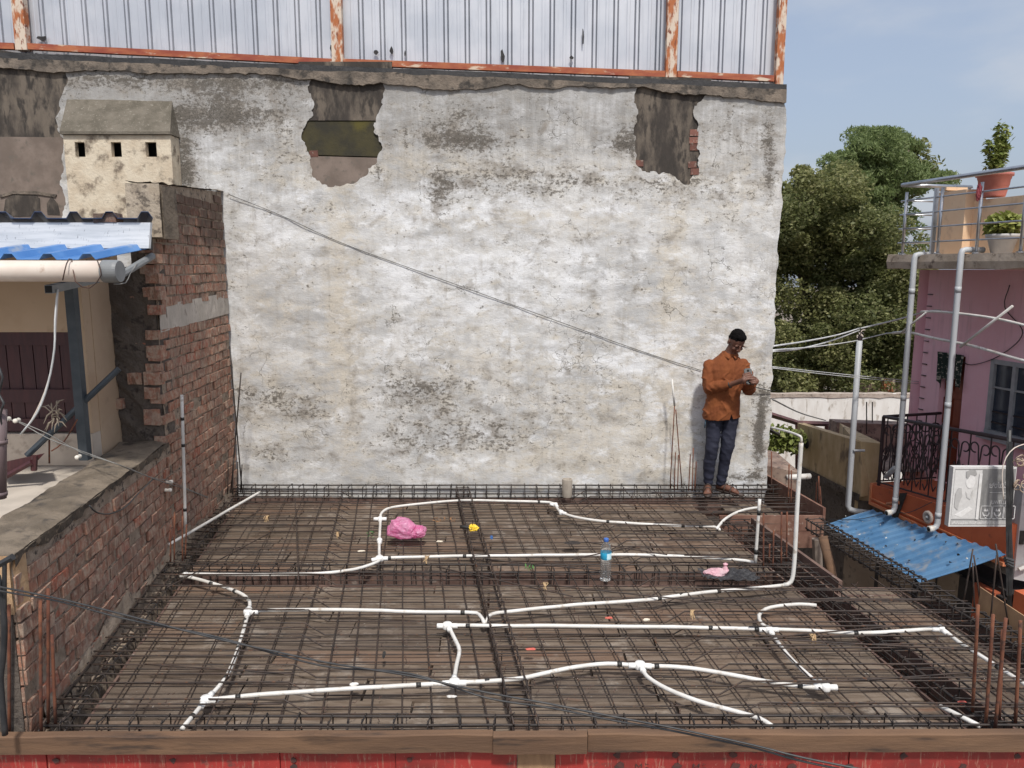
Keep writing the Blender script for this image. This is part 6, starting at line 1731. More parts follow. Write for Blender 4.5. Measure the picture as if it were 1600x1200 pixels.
MB().tube(spline([off(bp(1405, 520)), off(bp(1430, 519)), off(bp(1470, 528)), off(bp(1530, 540)), off(bp(1600, 560)), off(bp(1650, 573))], .1), .017, 8).build('pipe', M['pvc'], t, True)
MB().tube([off(bp(1515, 542)) + NB * .03, off(bp(1598, 478)) + NB * .03], .015, 8).build('pipe', M['pvc'], t, True)
MB().tube([off(bp(1420, 520)) + NB * .02, off(bp(1460, 488)) + NB * .02], .012, 8).build('pipe', M['pvc'], t, True)
cable('dark thin wire looping down the pink wall beside the window', [wp(1580, 445) + NB * .02, wp(1572, 480) + NB * .02, wp(1600, 520) + NB * .02, wp(1565, 555) + NB * .02, wp(1520, 570) + NB * .02, wp(1500, 560) + NB * .02], .006, 'iron_brown')

# ------------------------------------------------------------------ neighbour terrace, compound wall, things between
M['tan_wall'] = simple('tan_wall', (.46, .34, .19), (.57, .44, .27), 3, .94, 0, .4, .006, c3=(.20, .15, .10), s3=3.2, lo3=.55, hi3=.72, stretch=(2, 2, .8))
M['old_wall'] = simple('old_wall', (.22, .15, .12), (.33, .25, .20), 5, .95, 0, .5, .008, c3=(.10, .075, .065), s3=11, lo3=.52, hi3=.68)
TPX, TPY, TPK = 5.10, 11.35, KS
tpn = lambda x, y: onp(x, y, TPX, TPY, TPK)
ter = thing('terrace_wall', 'tan stained terrace wall of the neighbour building behind the pipe pole', 'wall', (5.2, 11.5, -3.4))
A0, A1 = tpn(1246, 661), tpn(1345, 691); B0, B1 = tpn(1248, 728), tpn(1345, 776)
MB().hexa([B1, B1 + Vector((.12, .02, 0)), B0 + Vector((.12, .02, 0)), B0, A1, A1 + Vector((.12, .02, 0)), A0 + Vector((.12, .02, 0)), A0]).build('wall', M['tan_wall'], ter)
c0, c1 = at(1346, 690, A1.y), at(1380, 690, A1.y - .1)
MB().hexa([(c0.x, c0.y, -3.4), (c1.x, c1.y, -3.4), (c1.x, c1.y + 1.5, -3.4), (c0.x, c0.y + .3, -3.4), (c0.x, c0.y, A1.z + .01), (c1.x, c1.y, A1.z - .0), (c1.x, c1.y + 1.5, A1.z), (c0.x, c0.y + .3, A1.z)]).build('wall', M['tan_wall'], ter)
MB().hexa([B1 + Vector((.02, 0, -2.6)), B1 + Vector((.3, 0, -2.6)), B0 + Vector((.3, 0, -2.6)), B0 + Vector((.02, 0, -2.6)), B1 + Vector((.02, 0, -.08)), B1 + Vector((.3, 0, -.08)), B0 + Vector((.3, 0, -.08)), B0 + Vector((.02, 0, -.08))]).build('lower_wall', M['mortar_dark'], ter)
bumpy('rough_edge', M['mortar_dark'], lambda a, b: (B1.lerp(B0, a) + Vector((-.02, 0, -.09 + .12 * b)), Vector((-1, 0, 0))), 40, 6, .03, 91, ter, 12)
bumpy('terrace_floor', M['old_wall'], lambda a, b: (A1.lerp(A0, a) + Vector((.12 + b * 2.0, 0, -.45)), Vector((0, 0, 1))), 10, 10, .02, 93, ter)
tag(MB().ball(tpn(1262, 693) + Vector((-.02, 0, 0)), (.02, .10, .085), 14, 8).build('drain_hole', M['shop_dark']), 'dark round drain hole stain on the tan terrace wall', 'drain hole')
blk = thing('block_parapet', 'weathered grey brown block parapet behind the tan terrace wall', 'wall', at(1360, 690, 12.6))
q0, q1 = at(1307, 660, 12.6), at(1395, 664, 12.6)
MB().hexa([(q0.x, 12.6, q0.z - .7), (q1.x + .3, 12.6, q0.z - .7), (q1.x + .3, 12.9, q0.z - .7), (q0.x, 12.9, q0.z - .7), (q0.x, 12.6, q0.z), (q1.x + .3, 12.6, q1.z), (q1.x + .3, 12.9, q1.z), (q0.x, 12.9, q0.z)]).build('wall', M['old_wall'], blk)
for i, (xa, ya, yb) in enumerate(((1336, 625, 680), (1354, 628, 678), (1363, 628, 660))):
    a = at(xa, yb, 12.5); b = at(xa, ya, 12.5)
    tag(MB().tube([a, b], .009, 6).build('starter_bar', M['steel_dark']), ('thin dark rod left of the grey pipe pole before the white compound wall', 'thin dark rod just right of the grey pipe pole before the white compound wall', 'shorter thin dark rod second right of the grey pipe pole before the white compound wall')[i], 'steel rod', 'rods on the block parapet')
t = thing('maroon_railing', 'low maroon steel railing right of the tall wall in front of the white compound wall', 'railing', at(1250, 690, 12.9))
M['maroon_steel'] = simple('maroon_steel', (.10, .045, .045), (.15, .07, .065), 8, .6)
MB().tube([at(1195, 645, 12.0), at(1247, 661, 13.2), at(1312, 663, 13.4)], .045, 4).build('top_rail', M['maroon_steel'], t)
for px, y0, y1, Y in ((1246, 662, 780, 13.1), (1292, 664, 690, 13.3), (1304, 664, 690, 13.3)): MB().tube([at(px, y0, Y), at(px, y1, Y)], .04, 4).build('post', M['maroon_steel'], t)
MB().tube([at(1195, 668, 12.0), at(1246, 695, 13)], .03, 4).build('lower_rail', M['iron_brown'], t)
MB().tube([at(1195, 742, 12.0), at(1246, 760, 13)], .03, 4).build('lower_rail', M['maroon_steel'], t)
M['white_wall'] = simple('white_wall', (.66, .64, .60), (.74, .73, .70), 3, .93, 0, .3, .006, c3=(.40, .36, .31), s3=4.5, lo3=.56, hi3=.72, stretch=(2.2, 1, .7))
M['wall_dirt_cap'] = simple('wall_dirt_cap', (.34, .28, .235), (.45, .385, .33), 8, .95, 0, .5, .008, c3=(.16, .13, .11), s3=14)
cwl = thing('compound_wall', 'long whitewashed compound wall under the dark trees', 'wall', at(1330, 660, 17.5))
YC = 17.5; wz1 = at(1320, 617, YC).z
MB().box((8.5, YC + .12, (wz1 - 3.4) / 2), (17, .24, wz1 + 3.4)).build('wall', M['white_wall'], cwl)
bumpy('wall_cap', M['wall_dirt_cap'], lambda a, b: (Vector((17 * a, YC - .02 + .28 * b, wz1 + .015)), Vector((0, 0, 1))), 120, 4, .03, 95, cwl, 6)
bumpy('wall_cap', M['wall_dirt_cap'], lambda a, b: (Vector((17 * a, YC - .02, wz1 - .05 + .075 * b + (.06 * (float(fbm(a * 60, 2, 4, 6)) - .7)) * (1 - b))), Vector((0, -1, 0))), 160, 3, .012, 97, cwl, 6)
fw = thing('far_wall', 'faded red brick far wall beyond the white compound wall by the pink house', 'wall', at(1390, 610, 21))
f0, f1 = at(1340, 600, 21), at(1450, 600, 21)
MB().box(((f0.x + f1.x) / 2 + .6, 21.1, (f0.z - 3.4) / 2 + .0), (f1.x - f0.x + 1.4, .22, f0.z + 3.4)).build('wall', M['old_wall'], fw)
MB().box((at(1388, 600, 20.9).x, 20.95, (f0.z - 3.4) / 2 + .08), (.3, .25, f0.z + 3.56)).build('pillar', M['rust_paint'], fw)
# clutter in the gap right of the tall wall
t = thing('cement_ledge', 'rough brown cement ledge with rubble in the gap right of the tall wall', 'ledge', at(1225, 760, 10.5))
l0, l1 = at(1203, 722, 10.5), at(1247, 736, 10.3)
MB().hexa([(l0.x - .2, 10.4, -3.4), (l1.x, 10.2, -3.4), (l1.x, 11.2, -3.4), (l0.x - .2, 11.4, -3.4), (l0.x - .2, 10.4, l0.z), (l1.x, 10.2, l1.z), (l1.x, 11.2, l1.z + .05), (l0.x - .2, 11.4, l0.z + .05)]).build('ledge_block', M['old_wall'], t)
lt = thing('white_tube', 'short white pipe lying across behind the tall bent conduit', 'pipe', at(1240, 745, 8.2))
MB().tube([at(1230, 746, 8.2), at(1265, 744, 8.3)], .032, 12).build('pipe', M['pvc'], lt, True)
gs = leafball('shrub', tuple(at(1222, 688, 12.6)), (.45, .3, .26), 700, .07, M['pot_leaf'], 99, None, 1.6, .2)
tag(gs, 'small green shrub in the gap between the tall wall and the tan wall', 'shrub')
# ------------------------------------------------------------------ trees
M['leaf_dark'] = leafmat('leaf_dark', (.115, .138, .050), (.18, .198, .075), (.40, .40, .20), .50, .5)  # palest tone paints speck highlights into the tree leaf colour
M['leaf_olive'] = leafmat('leaf_olive', (.155, .168, .062), (.23, .24, .092), (.42, .40, .20), .44, .55)
M['leaf_feather'] = leafmat('leaf_feather', (.15, .20, .075), (.22, .28, .11), (.32, .37, .17), .5, .55)
def poly_sample(poly, n, rs):
    P = np.array(poly, float); lo = P.min(0); hi = P.max(0); out = []
    while len(out) < n:
        q = lo + rs.rand(400, 2) * (hi - lo)
        out += q[inpoly(q[:, 0], q[:, 1], poly)].tolist()
    return out[:n]
def leaves(name, cent, rad, per, size, mat, seed, parent, elong=1.9, droop=0.0, flat=.75):
    rs = np.random.RandomState(seed)
    C = np.array([tuple(c) for c in cent]); R = np.array(rad)
    k = np.repeat(np.arange(len(C)), per); n = len(k)
    d = rs.normal(size=(n, 3)); d /= np.linalg.norm(d, axis=1)[:, None]
    r = rs.rand(n) ** .42
    P = C[k] + d * (R[k] * r)[:, None] * np.array([1, 1, flat])
    P[:, 2] -= droop * r * R[k]
    a = rs.normal(size=(n, 3)); a[:, 2] = a[:, 2] * .6 - droop * 1.6; a /= np.linalg.norm(a, axis=1)[:, None]
    b = rs.normal(size=(n, 3)) * [1, 1, .7]; b -= a * (a * b).sum(1)[:, None]; b /= np.linalg.norm(b, axis=1)[:, None]
    s_ = size * rs.uniform(.6, 1.35, n)[:, None]
    L = a * s_ * elong / 2; W = b * s_ / 2
    nrm = np.cross(a, b) * s_ * .12
    V = np.stack([P - L, P - W + nrm, P + L, P + W + nrm], 1).reshape(-1, 3)
    me = bpy.data.meshes.new(name)
    me.vertices.add(4 * n); me.loops.add(4 * n); me.polygons.add(n)
    me.vertices.foreach_set('co', V.astype(np.float32).ravel())
    me.loops.foreach_set('vertex_index', np.arange(4 * n, dtype=np.int32))
    me.polygons.foreach_set('loop_start', np.arange(0, 4 * n, 4, dtype=np.int32))
    me.materials.append(mat); me.update(calc_edges=True)
    return link(name, me, parent)
rs = np.random.RandomState(5)
t1 = thing('broadleaf_tree', 'large dark broad leaved tree filling the gap right of the tall wall', 'tree', (9.6, 22.5, -3.4))
polyT = [(1185, 285), (1222, 300), (1240, 275), (1256, 262), (1272, 290), (1300, 285), (1318, 262), (1340, 285), (1365, 315), (1392, 330), (1402, 372), (1398, 405), (1440, 412), (1480, 440), (1480, 606), (1185, 606)]
pts = poly_sample(polyT, 210, rs)
cent = []; rad = []
for (x, y) in pts:
    Y = 22.5 + rs.uniform(-1.9, 1.9); cent.append(at(x, y, Y)); rad.append(rs.uniform(.30, .85))
h = len(cent) // 2
leaves('crown', cent[:h], rad[:h], 760, .062, M['leaf_dark'], 1, t1, 1.7)
leaves('crown', cent[h:], rad[h:], 720, .062, M['leaf_olive'], 2, t1, 1.7)
inner = [at(x, y, 23.8 + rs.uniform(-.3, .8)) for x, y in poly_sample([(1190, 330), (1300, 320), (1380, 370), (1470, 450), (1475, 612), (1190, 612)], 60, rs) + poly_sample([(1190, 300), (1240, 295), (1340, 300), (1380, 345), (1380, 420), (1190, 420)], 40, rs)]
leaves('crown', inner, [.8] * 100, 260, .11, M['leaf_olive'], 3, t1, 1.5)
tips = [at(x, y, 22.3) for x, y in ((1255, 268), (1262, 280), (1248, 282), (1228, 300), (1318, 268), (1425, 385), (1440, 372), (1452, 388), (1415, 398), (1432, 396), (1466, 396), (1448, 402))]
leaves('crown', tips, [.22] * len(tips), 70, .062, M['leaf_olive'], 4, t1, 1.7)
tr = MB(); base = Vector((9.6, 24.2, -3.4))
tr.tube(spline([base, base + Vector((.1, 0, 1.6)), base + Vector((-.1, 0, 3.0)), at(1310, 420, 24.2)], .4), [.26 - .0 * q for q in range(len(spline([base, base + Vector((.1, 0, 1.6)), base + Vector((-.1, 0, 3.0)), at(1310, 420, 24.2)], .4)))], 9)
for (x, y) in ((1230, 320), (1256, 275), (1340, 310), (1320, 280), (1400, 420), (1440, 385)):
    e = at(x, y, 23.6 + rs.uniform(-.2, .6)); m = base.lerp(e, .5) + Vector((rs.uniform(-.4, .4), 0, .6))
    P = spline([base + Vector((0, 0, 2.2)), m, e], .4); tr.tube(P, [.12 * (1 - i / len(P)) + .018 for i in range(len(P))], 7)
tr.build('trunk', M['bark'], t1, True)
t2 = thing('feathery_tree', 'tall light green feathery tree rising behind the dark tree', 'tree', (13.4, 28, -3.4))
polyF = [(1291, 262), (1296, 240), (1318, 232), (1328, 205), (1345, 197), (1392, 196), (1428, 204), (1440, 225), (1436, 250), (1456, 246), (1480, 252), (1484, 266), (1476, 278), (1446, 284), (1420, 292), (1400, 318), (1370, 330), (1335, 320), (1322, 300), (1300, 285)]
pf = poly_sample(polyF, 130, rs)
cent = [at(x, y, 28 + rs.uniform(-2, 2)) for x, y in pf]; rad = [rs.uniform(.28, .55) for _ in pf]
leaves('crown', cent, rad, 330, .046, M['leaf_feather'], 11, t2, 4.0, .5, .7)
pf = poly_sample(polyF, 40, rs)
leaves('crown', [at(x, y + 6, 28.8) for x, y in pf], [.5] * 40, 110, .09, M['leaf_olive'], 12, t2, 2.2, .2)
pf = [(1404, 366), (1418, 340), (1400, 345), (1430, 352), (1380, 360), (1440, 378), (1410, 385), (1425, 330)]
leaves('crown', [at(x, y, 28) for x, y in pf], [.38] * len(pf), 130, .065, M['leaf_feather'], 13, t2, 3.0, .3)
tr = MB(); base = Vector((13.6, 28, -3.4)); fork = at(1378, 345, 28)
P = spline([base, base.lerp(fork, .5) + Vector((.2, 0, 0)), fork], .5); tr.tube(P, [.26 * (1 - .5 * i / len(P)) for i in range(len(P))], 8)
for (x, y) in ((1320, 260), (1345, 225), (1385, 215), (1420, 235), (1460, 262), (1440, 275), (1350, 300), (1400, 262)):
    e = at(x, y, 28 + rs.uniform(-1, 1)); m = fork.lerp(e, .5) + Vector((0, 0, .35)); P = spline([fork, m, e], .3)
    tr.tube(P, [.10 * (1 - i / len(P)) + .015 for i in range(len(P))], 6)
tr.build('trunk', M['bark'], t2, True)
t3 = thing('hedge_tree', 'low dark tree mass standing behind the compound wall, beyond the broad leaved tree', 'tree', (9, 27, -3.4))
pf = poly_sample([(1100, 520), (1240, 480), (1480, 480), (1700, 500), (1700, 625), (1100, 625)], 70, rs)
leaves('crown', [at(x, y, 26.5 + rs.uniform(-.6, .6)) for x, y in pf], [1.0] * 70, 170, .20, M['leaf_dark'], 15, t3, 1.5)
MB().tube([(9, 27, -3.4), (9.1, 27, .5)], .15, 7).build('trunk', M['bark'], t3)

# ------------------------------------------------------------------ the man with the phone
def remesh(mb, voxel, mat, name, parent, M4, it=3, disp=None, smooth=True, fac=.5):
    me = bpy.data.meshes.new(name); me.from_pydata(mb.v, [], mb.f); me.update()
    bm = bmesh.new(); bm.from_mesh(me); bmesh.ops.recalc_face_normals(bm, faces=bm.faces); bm.to_mesh(me); bm.free()
    ob = bpy.data.objects.new(name, me); COL.objects.link(ob)
    r = ob.modifiers.new('r', 'REMESH'); r.mode = 'VOXEL'; r.voxel_size = voxel
    s_ = ob.modifiers.new('s', 'SMOOTH'); s_.iterations = it; s_.factor = fac
    bpy.context.view_layer.update()
    out = bpy.data.meshes.new_from_object(ob.evaluated_get(bpy.context.evaluated_depsgraph_get()))
    bpy.data.objects.remove(ob, do_unlink=True)
    n = len(out.vertices); co = np.empty(n * 3); out.vertices.foreach_get('co', co); co = co.reshape(-1, 3)
    if disp is not None:
        nn_ = np.empty(n * 3); out.vertices.foreach_get('normal', nn_); nn_ = nn_.reshape(-1, 3)
        co = co + nn_ * disp(co, nn_)[:, None]
        out.vertices.foreach_set('co', co.ravel())
    out.materials.clear(); out.materials.append(mat)
    out.polygons.foreach_set('use_smooth', [smooth] * len(out.polygons))
    out.update(); out.name = name
    return link(name, out, parent, M4)
def limb(mb, pts, rad, n=14):
    P = [Vector(p) for p in pts]; Q = []; R = []
    for i in range(len(P) - 1):
        m = max(3, int((P[i + 1] - P[i]).length / .02))
        for k_ in range(m):
            f = k_ / m; Q.append(P[i].lerp(P[i + 1], f)); R.append(rad[i] + (rad[i + 1] - rad[i]) * f)
    Q.append(P[-1]); R.append(rad[-1])
    mb.tube(Q, R, n)
    for p, r in zip(P, rad): mb.ball(p, r, 14, 10)
def loft(mb, rings, n=28, pw=2.0):
    vs = []
    for (cx, cy, z, rx, ry) in rings:
        for k_ in range(n):
            a = 2 * pi * k_ / n; ca, sa = cos(a), sin(a)
            vs.append((cx + rx * math.copysign(abs(ca) ** (2 / pw), ca), cy + ry * math.copysign(abs(sa) ** (2 / pw), sa), z))
    m = len(rings)
    fs = [(i * n + k_, i * n + (k_ + 1) % n, (i + 1) * n + (k_ + 1) % n, (i + 1) * n + k_) for i in range(m - 1) for k_ in range(n)]
    fs += [tuple(range(n - 1, -1, -1)), tuple((m - 1) * n + k_ for k_ in range(n))]
    mb.add(vs, fs)
M['skin'] = simple('skin', (.115, .048, .030), (.145, .062, .039), 14, .6, 0, .15, .002, c3=(.10, .042, .027), s3=30)
M['hair'] = simple('hair', (.0025, .0022, .0022), (.006, .005, .005), 80, .9, 0, .8, .004, spec=.1)
M['shirt'] = simple('shirt', (.160, .042, .009), (.190, .054, .012), 9, .9, 0, .35, .003, c3=(.145, .038, .008), s3=22)
M['trousers'] = simple('trousers', (.010, .0115, .026), (.015, .017, .034), 9, .8, 0, .3, .003)
M['sandal'] = simple('sandal', (.030, .020, .017), (.055, .035, .026), 20, .6)
mf = at(1124, 768, 7.77)
MM = Matrix.Translation((mf.x, 7.77, mf.z))
man = thing('person', 'man in rust orange shirt and navy trousers standing by the wall looking at his phone', 'person', (mf.x, 7.77, mf.z))
aL, kL, hL = (-.118, .02, .085), (-.108, -.035, .47), (-.085, .0, .88)
aR, kR, hR = (.018, .02, .085), (.050, -.035, .47), (.085, .0, .88)
sL, eL, wL = (-.148, .01, 1.335), (-.168, -.055, 1.10), (.020, -.215, 1.172)
sR, eR, wR = (.190, .01, 1.335), (.232, -.06, 1.09), (.212, -.250, 1.195)
HM = Matrix.Translation((.092, -.055, 1.572)) @ Matrix.Rotation(radians(11), 4, 'Z') @ Matrix.Rotation(radians(40), 4, 'X') @ Matrix.Rotation(radians(4), 4, 'Y')
def hp(x, y, z): return HM @ Vector((x, y, z))
HR = HM.to_3x3()
b = MB()
loft(b, [(0, 0, .84, .15, .10), (0, 0, .95, .155, .105), (0, 0, 1.06, .142, .10), (.008, 0, 1.2, .155, .105), (.015, .005, 1.31, .165, .10), (.022, .01, 1.39, .13, .07), (.03, .01, 1.43, .06, .055)])
limb(b, [(.03, .01, 1.40), (.055, -.01, 1.48), (.075, -.035, 1.53)], [.062, .056, .056])
for (s_, e_, w_) in ((sL, eL, wL), (sR, eR, wR)): limb(b, [s_, e_, w_], [.055, .043, .028])
for (h_, k_, a_) in ((hL, kL, aL), (hR, kR, aR)): limb(b, [h_, k_, Vector(k_).lerp(Vector(a_), .4), a_], [.070, .046, .045, .034])
# head
b.ball(hp(0, .012, .030), (.075, .094, .092), 20, 14, HR)
b.ball(hp(0, -.022, -.040), (.060, .066, .070), 18, 12, HR)
b.ball(hp(0, -.060, -.092), (.030, .028, .024), 12, 8, HR)
limb(b, [hp(0, -.086, .020), hp(0, -.104, -.022)], [.009, .0135], 8)
for sg in (-1, 1):
    b.ball(hp(sg * .015, -.094, -.024), .011, 8, 6); b.ball(hp(sg * .036, -.066, -.026), (.022, .018, .020), 10, 8, HR)
    b.ball(hp(sg * .030, -.079, .024), (.028, .010, .010), 10, 6, HR)
    b.ball(hp(sg * .077, .012, -.008), (.010, .020, .032), 10, 8, HR)
b.ball(hp(0, -.083, -.055), (.023, .012, .007), 10, 6, HR); b.ball(hp(0, -.081, -.066), (.020, .012, .008), 10, 6, HR)
# hands: palms, four fingers and a thumb each, closed round the phone
PC = Vector((.158, -.300, 1.262)); PT = Matrix.Rotation(radians(-24), 3, 'X') @ Matrix.Rotation(radians(-6), 3, 'Y')
def pp(x, y, z): return PC + PT @ Vector((x, y, z))        # phone space: x across, y through (minus = back), z up
palm1 = pp(-.060, -.004, -.035)
limb(b, [wL, Vector(wL).lerp(palm1, .55), palm1], [.027, .026, .030]); b.ball(palm1, (.022, .026, .040), 12, 8)
for i, (z, L) in enumerate(((.026, .050), (.006, .062), (-.015, .060), (-.034, .045))):
    limb(b, [pp(-.058, -.014, z - .012), pp(-.035, -.024, z - .004), pp(-.035 + L * .6, -.021, z + .002), pp(-.035 + L, -.016, z + .004)], [.0105, .0098, .0088, .0075], 8)
limb(b, [palm1, pp(-.052, .012, .002), pp(-.038, .016, .035), pp(-.020, .015, .052)], [.016, .0125, .0105, .009], 8)
palm2 = pp(.060, -.002, -.060)
limb(b, [wR, Vector(wR).lerp(palm2, .55), palm2], [.027, .026, .029]); b.ball(palm2, (.022, .024, .036), 12, 8)
for i, (z, L) in enumerate(((-.022, .040), (-.042, .052), (-.062, .050), (-.080, .038))):
    limb(b, [pp(.058, -.014, z - .006), pp(.042, -.026, z), pp(.042 - L * .6, -.032 if i < 2 else -.024, z + .0), pp(.042 - L, -.028 if i < 2 else -.018, z + .004)], [.0105, .0098, .0088, .0075], 8)
limb(b, [palm2, pp(.052, .012, -.028), pp(.042, .016, .004), pp(.026, .015, .022)], [.016, .0125, .0105, .009], 8)
# feet
def foot(a, toe):
    a = Vector(a); toe = Vector(toe); d = Vector((toe.x - a.x, toe.y - a.y, 0)).normalized(); sd = Vector((-d.y, d.x, 0))
    L = Vector((toe.x - a.x, toe.y - a.y, 0)).length
    limb(b, [a, a + Vector((0, 0, -.03)) - d * .015], [.036, .034]); b.ball(a - d * .03 + Vector((0, 0, -.042)), .030, 10, 8)
    limb(b, [a + Vector((0, 0, -.03)), Vector((a.x, a.y, .045)) + d * L * .45, Vector((a.x, a.y, .036)) + d * L * .75], [.034, .034, .028])
    b.ball(Vector((a.x, a.y, .034)) + d * L * .74, (.036, .036, .020), 12, 8)
    for q, (o, l) in enumerate(((-.030, 1.02), (-.013, 1.0), (.002, .96), (.016, .91), (.029, .85))):
        s0_ = Vector((a.x, a.y, .032)) + d * L * .74 + sd * o * .8
        limb(b, [s0_, Vector((a.x, a.y, .028)) + d * L * l + sd * o], [.012, .0095 if q else .013], 8)
    return d, sd, L
fL = foot(aL, (-.165, -.165, 0)); fR = foot(aR, (.165, -.135, 0))
remesh(b, .0042, M['skin'], 'body', man, MM, 3)
# hair, eyes, eyebrows
hb = MB()
hb.ball(hp(0, .022, .054), (.0765, .092, .078), 24, 16, HR); hb.ball(hp(0, .050, .020), (.0715, .060, .070), 20, 14, HR); hb.ball(hp(.006, -.028, .096), (.056, .046, .032), 14, 10, HR)
remesh(hb, .005, M['hair'], 'hair', man, MM, 1, lambda c, n: (np.array(fbm(c[:, 0] * 90 + c[:, 1] * 40, c[:, 2] * 90, 3, 3)) - .5) * .010)
ey = MB(); bw = MB()
for sg in (-1, 1):
    ey.ball(hp(sg * .028, -.0765, .006), (.009, .004, .0018), 10, 6, HR)
    limb(bw, [hp(sg * .014, -.0845, .030), hp(sg * .027, -.0835, .033), hp(sg * .040, -.076, .031)], [.0028, .0034, .002], 6)
ee = ey.build('eyes', M['hair'], None, True); ee.matrix_basis = MM; adopt(ee, man)
ee = bw.build('eyebrows', M['hair'], None, True); ee.matrix_basis = MM; adopt(ee, man)
# shirt
s = MB()
loft(s, [(-.014, 0, .775, .186, .132), (-.010, 0, .86, .182, .132), (0, 0, .98, .168, .122), (.004, -.002, 1.08, .166, .122), (.010, -.004, 1.20, .176, .125), (.018, .002, 1.30, .190, .120), (.020, .008, 1.355, .176, .104), (.022, .01, 1.405, .128, .084), (.030, .008, 1.435, .085, .070), (.038, .004, 1.462, .068, .062)], 32, 2.4)
def upto(a, b_, f): return Vector(a).lerp(Vector(b_), f)
limb(s, [sL, upto(sL, eL, .5) + Vector((-.006, 0, 0)), eL, upto(eL, wL, .45), upto(eL, wL, .80)], [.062, .062, .058, .053, .046], 18)
limb(s, [sR, upto(sR, eR, .5) + Vector((.006, 0, 0)), eR, upto(eR, wR, .45), upto(eR, wR, .72)], [.062, .062, .058, .053, .048], 18)
def ridge(a, b, seed, w):
    return np.clip(1 - np.abs(np.array(fbm(a, b, 2, seed)) - .5) * w, 0, 1) ** 2
def folds(c, n):
    x, y, z = c[:, 0], c[:, 1], c[:, 2]
    f = (np.array(fbm(x * 6 + z * 5, z * 12 - x * 7, 3, 8)) - .5) * .026
    f2 = (np.array(fbm(x * 24, z * 5 + y * 6, 3, 18)) - .5) * .012
    arm = ((x < -.15) | (x > .20) | (y < -.12))
    g = np.where(arm, np.sin((z * 1.0 + x * .5 - y * .6) * 60 + 9 * np.array(fbm(x * 9, z * 9, 2, 4))) * .0022, 0)
    pl = np.where((np.abs(x - .050 - (z - 1.1) * .05) < .016) & (y < -.05) & (z < 1.40), .004, 0)
    rg = ridge(x * 5 + z * 4, z * 6.5 - x * 6, 81, 9) * .009 * (.4 + 1.0 * arm) + ridge(x * 9 - z * 3, z * 4, 83, 9) * .006
    return f * .8 + f2 + g + pl + rg
shirt = remesh(s, .007, M['shirt'], 'shirt', man, MM, 3, folds)
bm = bmesh.new(); bm.from_mesh(shirt.data)                 # the open front below the last button, and a real hem
geo = lambda fs: list({g for f in fs for g in ([f] + list(f.edges) + list(f.verts))})
for pc, pn in (((0, 0, .788), (.10, 0, -1)),):
    bmesh.ops.bisect_plane(bm, geom=bm.verts[:] + bm.edges[:] + bm.faces[:], plane_co=pc, plane_no=pn, clear_outer=True)
for sg in (-1, 1):
    near = [f for f in bm.faces if (lambda c: c.y < 0 and c.z < .87 and abs(c.x - .055) < .06)(f.calc_center_median())]
    bmesh.ops.bisect_plane(bm, geom=geo(near), plane_co=(.055, 0, .85), plane_no=(1, 0, sg * .36))
kill = [f for f in bm.faces if (lambda c: c.y < 0 and c.z < .85 and abs(c.x - .055) < (.85 - c.z) * .36)(f.calc_center_median())]
bmesh.ops.delete(bm, geom=kill, context='FACES')
bm.to_mesh(shirt.data); bm.free()
cb = MB()
for sg in (-1, 1):                                         # collar wings
    c0 = Vector((.046, -.058, 1.462)); e1 = Vector((.046 + sg * .062, -.005, 1.485)); tip = Vector((.046 + sg * .036, -.105, 1.405)); mid = Vector((.046 + sg * .082, -.052, 1.430))
    cb.hexa([c0 + Vector((sg * .012, -.030, -.035)), tip, mid, e1 + Vector((sg * .012, .0, -.03)), c0 + Vector((sg * .012, -.012, -.02)), tip + Vector((0, .006, .014)), e1 + Vector((sg * .004, -.02, .004)), e1])
limb(cb, [(-.02, .02, 1.462), (.03, .062, 1.468), (.085, .035, 1.466)], [.014, .016, .014], 8)
remesh(cb, .004, M['shirt'], 'collar', man, MM, 2)
bt = MB()
for q in range(5): bt.ball((.052 + (q * .1 - .2) * .05, -.128 + .002 * q, .93 + q * .10), .0055, 8, 6)
# trousers
p = MB()
loft(p, [(0, .005, .80, .160, .112), (0, .005, .90, .162, .115), (0, .005, .985, .150, .110)], 26)
limb(p, [(-.083, .0, .86), (-.095, -.015, .66), kL, (-.116, .0, .28), (-.118, .015, .105)], [.088, .078, .066, .058, .050], 18)
limb(p, [(.083, .0, .86), (.070, -.015, .66), kR, (.034, .0, .28), (.018, .015, .105)], [.088, .078, .066, .058, .050], 18)
def folds2(c, n):
    x, y, z = c[:, 0], c[:, 1], c[:, 2]
    low = np.clip((.36 - z) / .2, 0, 1)
    return (np.array(fbm(x * 7 + z * 4, z * 12, 3, 28)) - .5) * .020 + np.sin(z * 85 + x * 30 + 8 * np.array(fbm(x * 8, z * 8, 2, 7))) * .0030 * low + np.where((np.abs(z - .5) < .09), np.sin(z * 90 + x * 60) * .0012, 0) + ridge(x * 6 + z * 3, z * 5, 85, 9) * .005
remesh(p, .007, M['trousers'], 'trousers', man, MM, 3, folds2)
tg_ = MB(); tg_.tube([(-.178, -.03, .80), (-.186, -.04, .74), (-.190, -.035, .685)], [.006, .008, .006], 6)
tt = tg_.build('pocket_strap', simple('strap_blue', (.05, .09, .13), (.07, .11, .15), 20, .8), None, True); tt.matrix_basis = MM; adopt(tt, man)
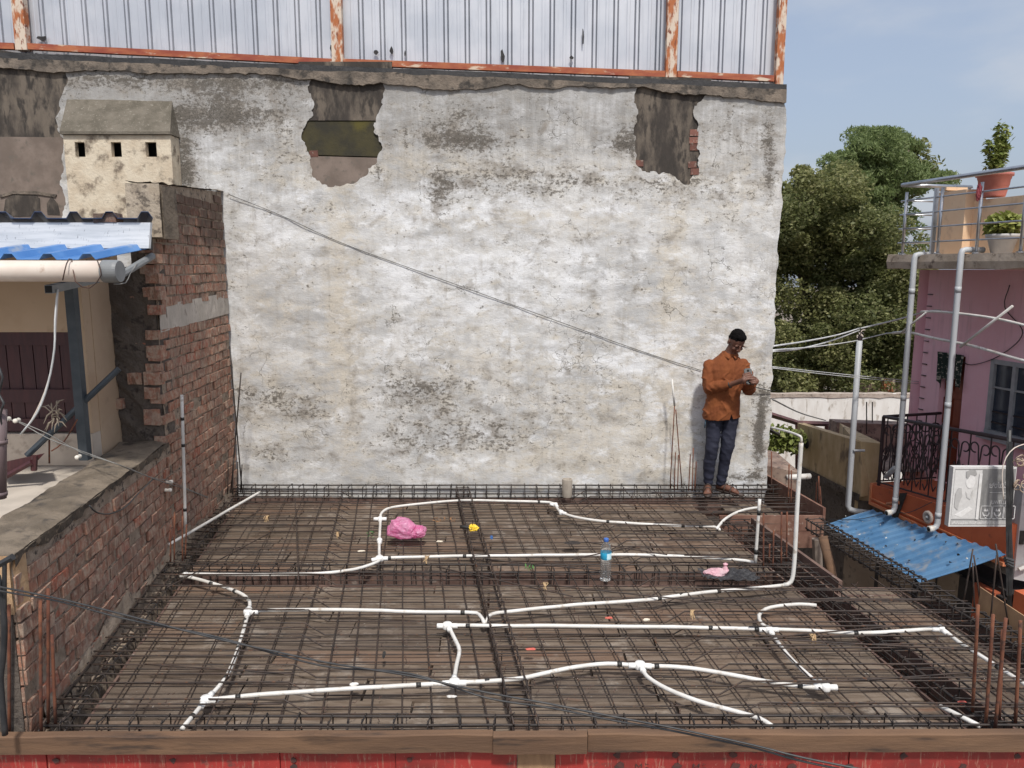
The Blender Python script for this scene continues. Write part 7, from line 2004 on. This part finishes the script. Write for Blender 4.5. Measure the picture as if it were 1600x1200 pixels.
# sandals
for nm, a, (d, sd, L) in (('sandal', aL, fL), ('sandal', aR, fR)):
    sm_ = MB(); a = Vector((a[0], a[1], 0)); ring = []
    for q in range(20):
        th_ = 2 * pi * q / 20; lx = cos(th_); ly = sin(th_)
        ring.append(a + d * (L * .46 + lx * (L * .5 + .065)) + sd * ly * (.048 if lx > 0 else .040))
    sm_.prism(ring, (0, 0, .018))
    for f in (.30, .62):
        P = [a + d * L * f + sd * (.046 * cos(t_)) + Vector((0, 0, .012 + .062 * sin(t_) * (1.0 if f > .5 else 1.3))) for t_ in [pi * q / 8 for q in range(9)]]
        sm_.tube(P, .0065, 6)
    o = sm_.build(nm, M['sandal'], None, True); o.matrix_basis = MM; adopt(o, man)
br_ = MB(); c = upto(eL, wL, .92); dv = (Vector(wL) - Vector(eL)).normalized(); u1 = dv.orthogonal().normalized(); u2 = dv.cross(u1)
br_.tube([c + u1 * .034 * cos(2 * pi * q / 14) + u2 * .034 * sin(2 * pi * q / 14) for q in range(14)], .0065, 6, closed=True)
o = br_.build('bracelet', M['tape'], None, True); o.matrix_basis = MM; adopt(o, man)
# phone
ph = thing('mobile_phone', 'dark mobile phone held in both hands by the man in the orange shirt', 'phone', MM @ PC)
M['phone_body'] = simple('phone_body', (.045, .050, .050), (.06, .065, .065), 20, .35)
Mp = MM @ Matrix.Translation(PC) @ PT.to_4x4()
bm = bmesh.new(); bmesh.ops.create_cube(bm, size=1)
for v in bm.verts: v.co = Vector((v.co.x * .076, v.co.y * .010, v.co.z * .160))
bmesh.ops.bevel(bm, geom=[e for e in bm.edges if abs((e.verts[0].co - e.verts[1].co).y) > .005], offset=.012, segments=3, affect='EDGES')
me = bpy.data.meshes.new('phone_body'); bm.to_mesh(me); bm.free(); me.materials.append(M['phone_body'])
link('phone_body', me, ph, Mp)
c_ = MB(); c_.lathe([(0, 0), (.012, 0), (.012, .003), (0, .003)], (0, -.005, .055), 14, Matrix.Rotation(pi / 2, 3, 'X')); o = c_.build('camera_lens', M['void_black'], None); o.matrix_basis = Mp; adopt(o, ph)
c_ = MB().box((0, .0058, 0), (.070, .0012, .15)); o = c_.build('screen', M['glass'], None); o.matrix_basis = Mp; adopt(o, ph)
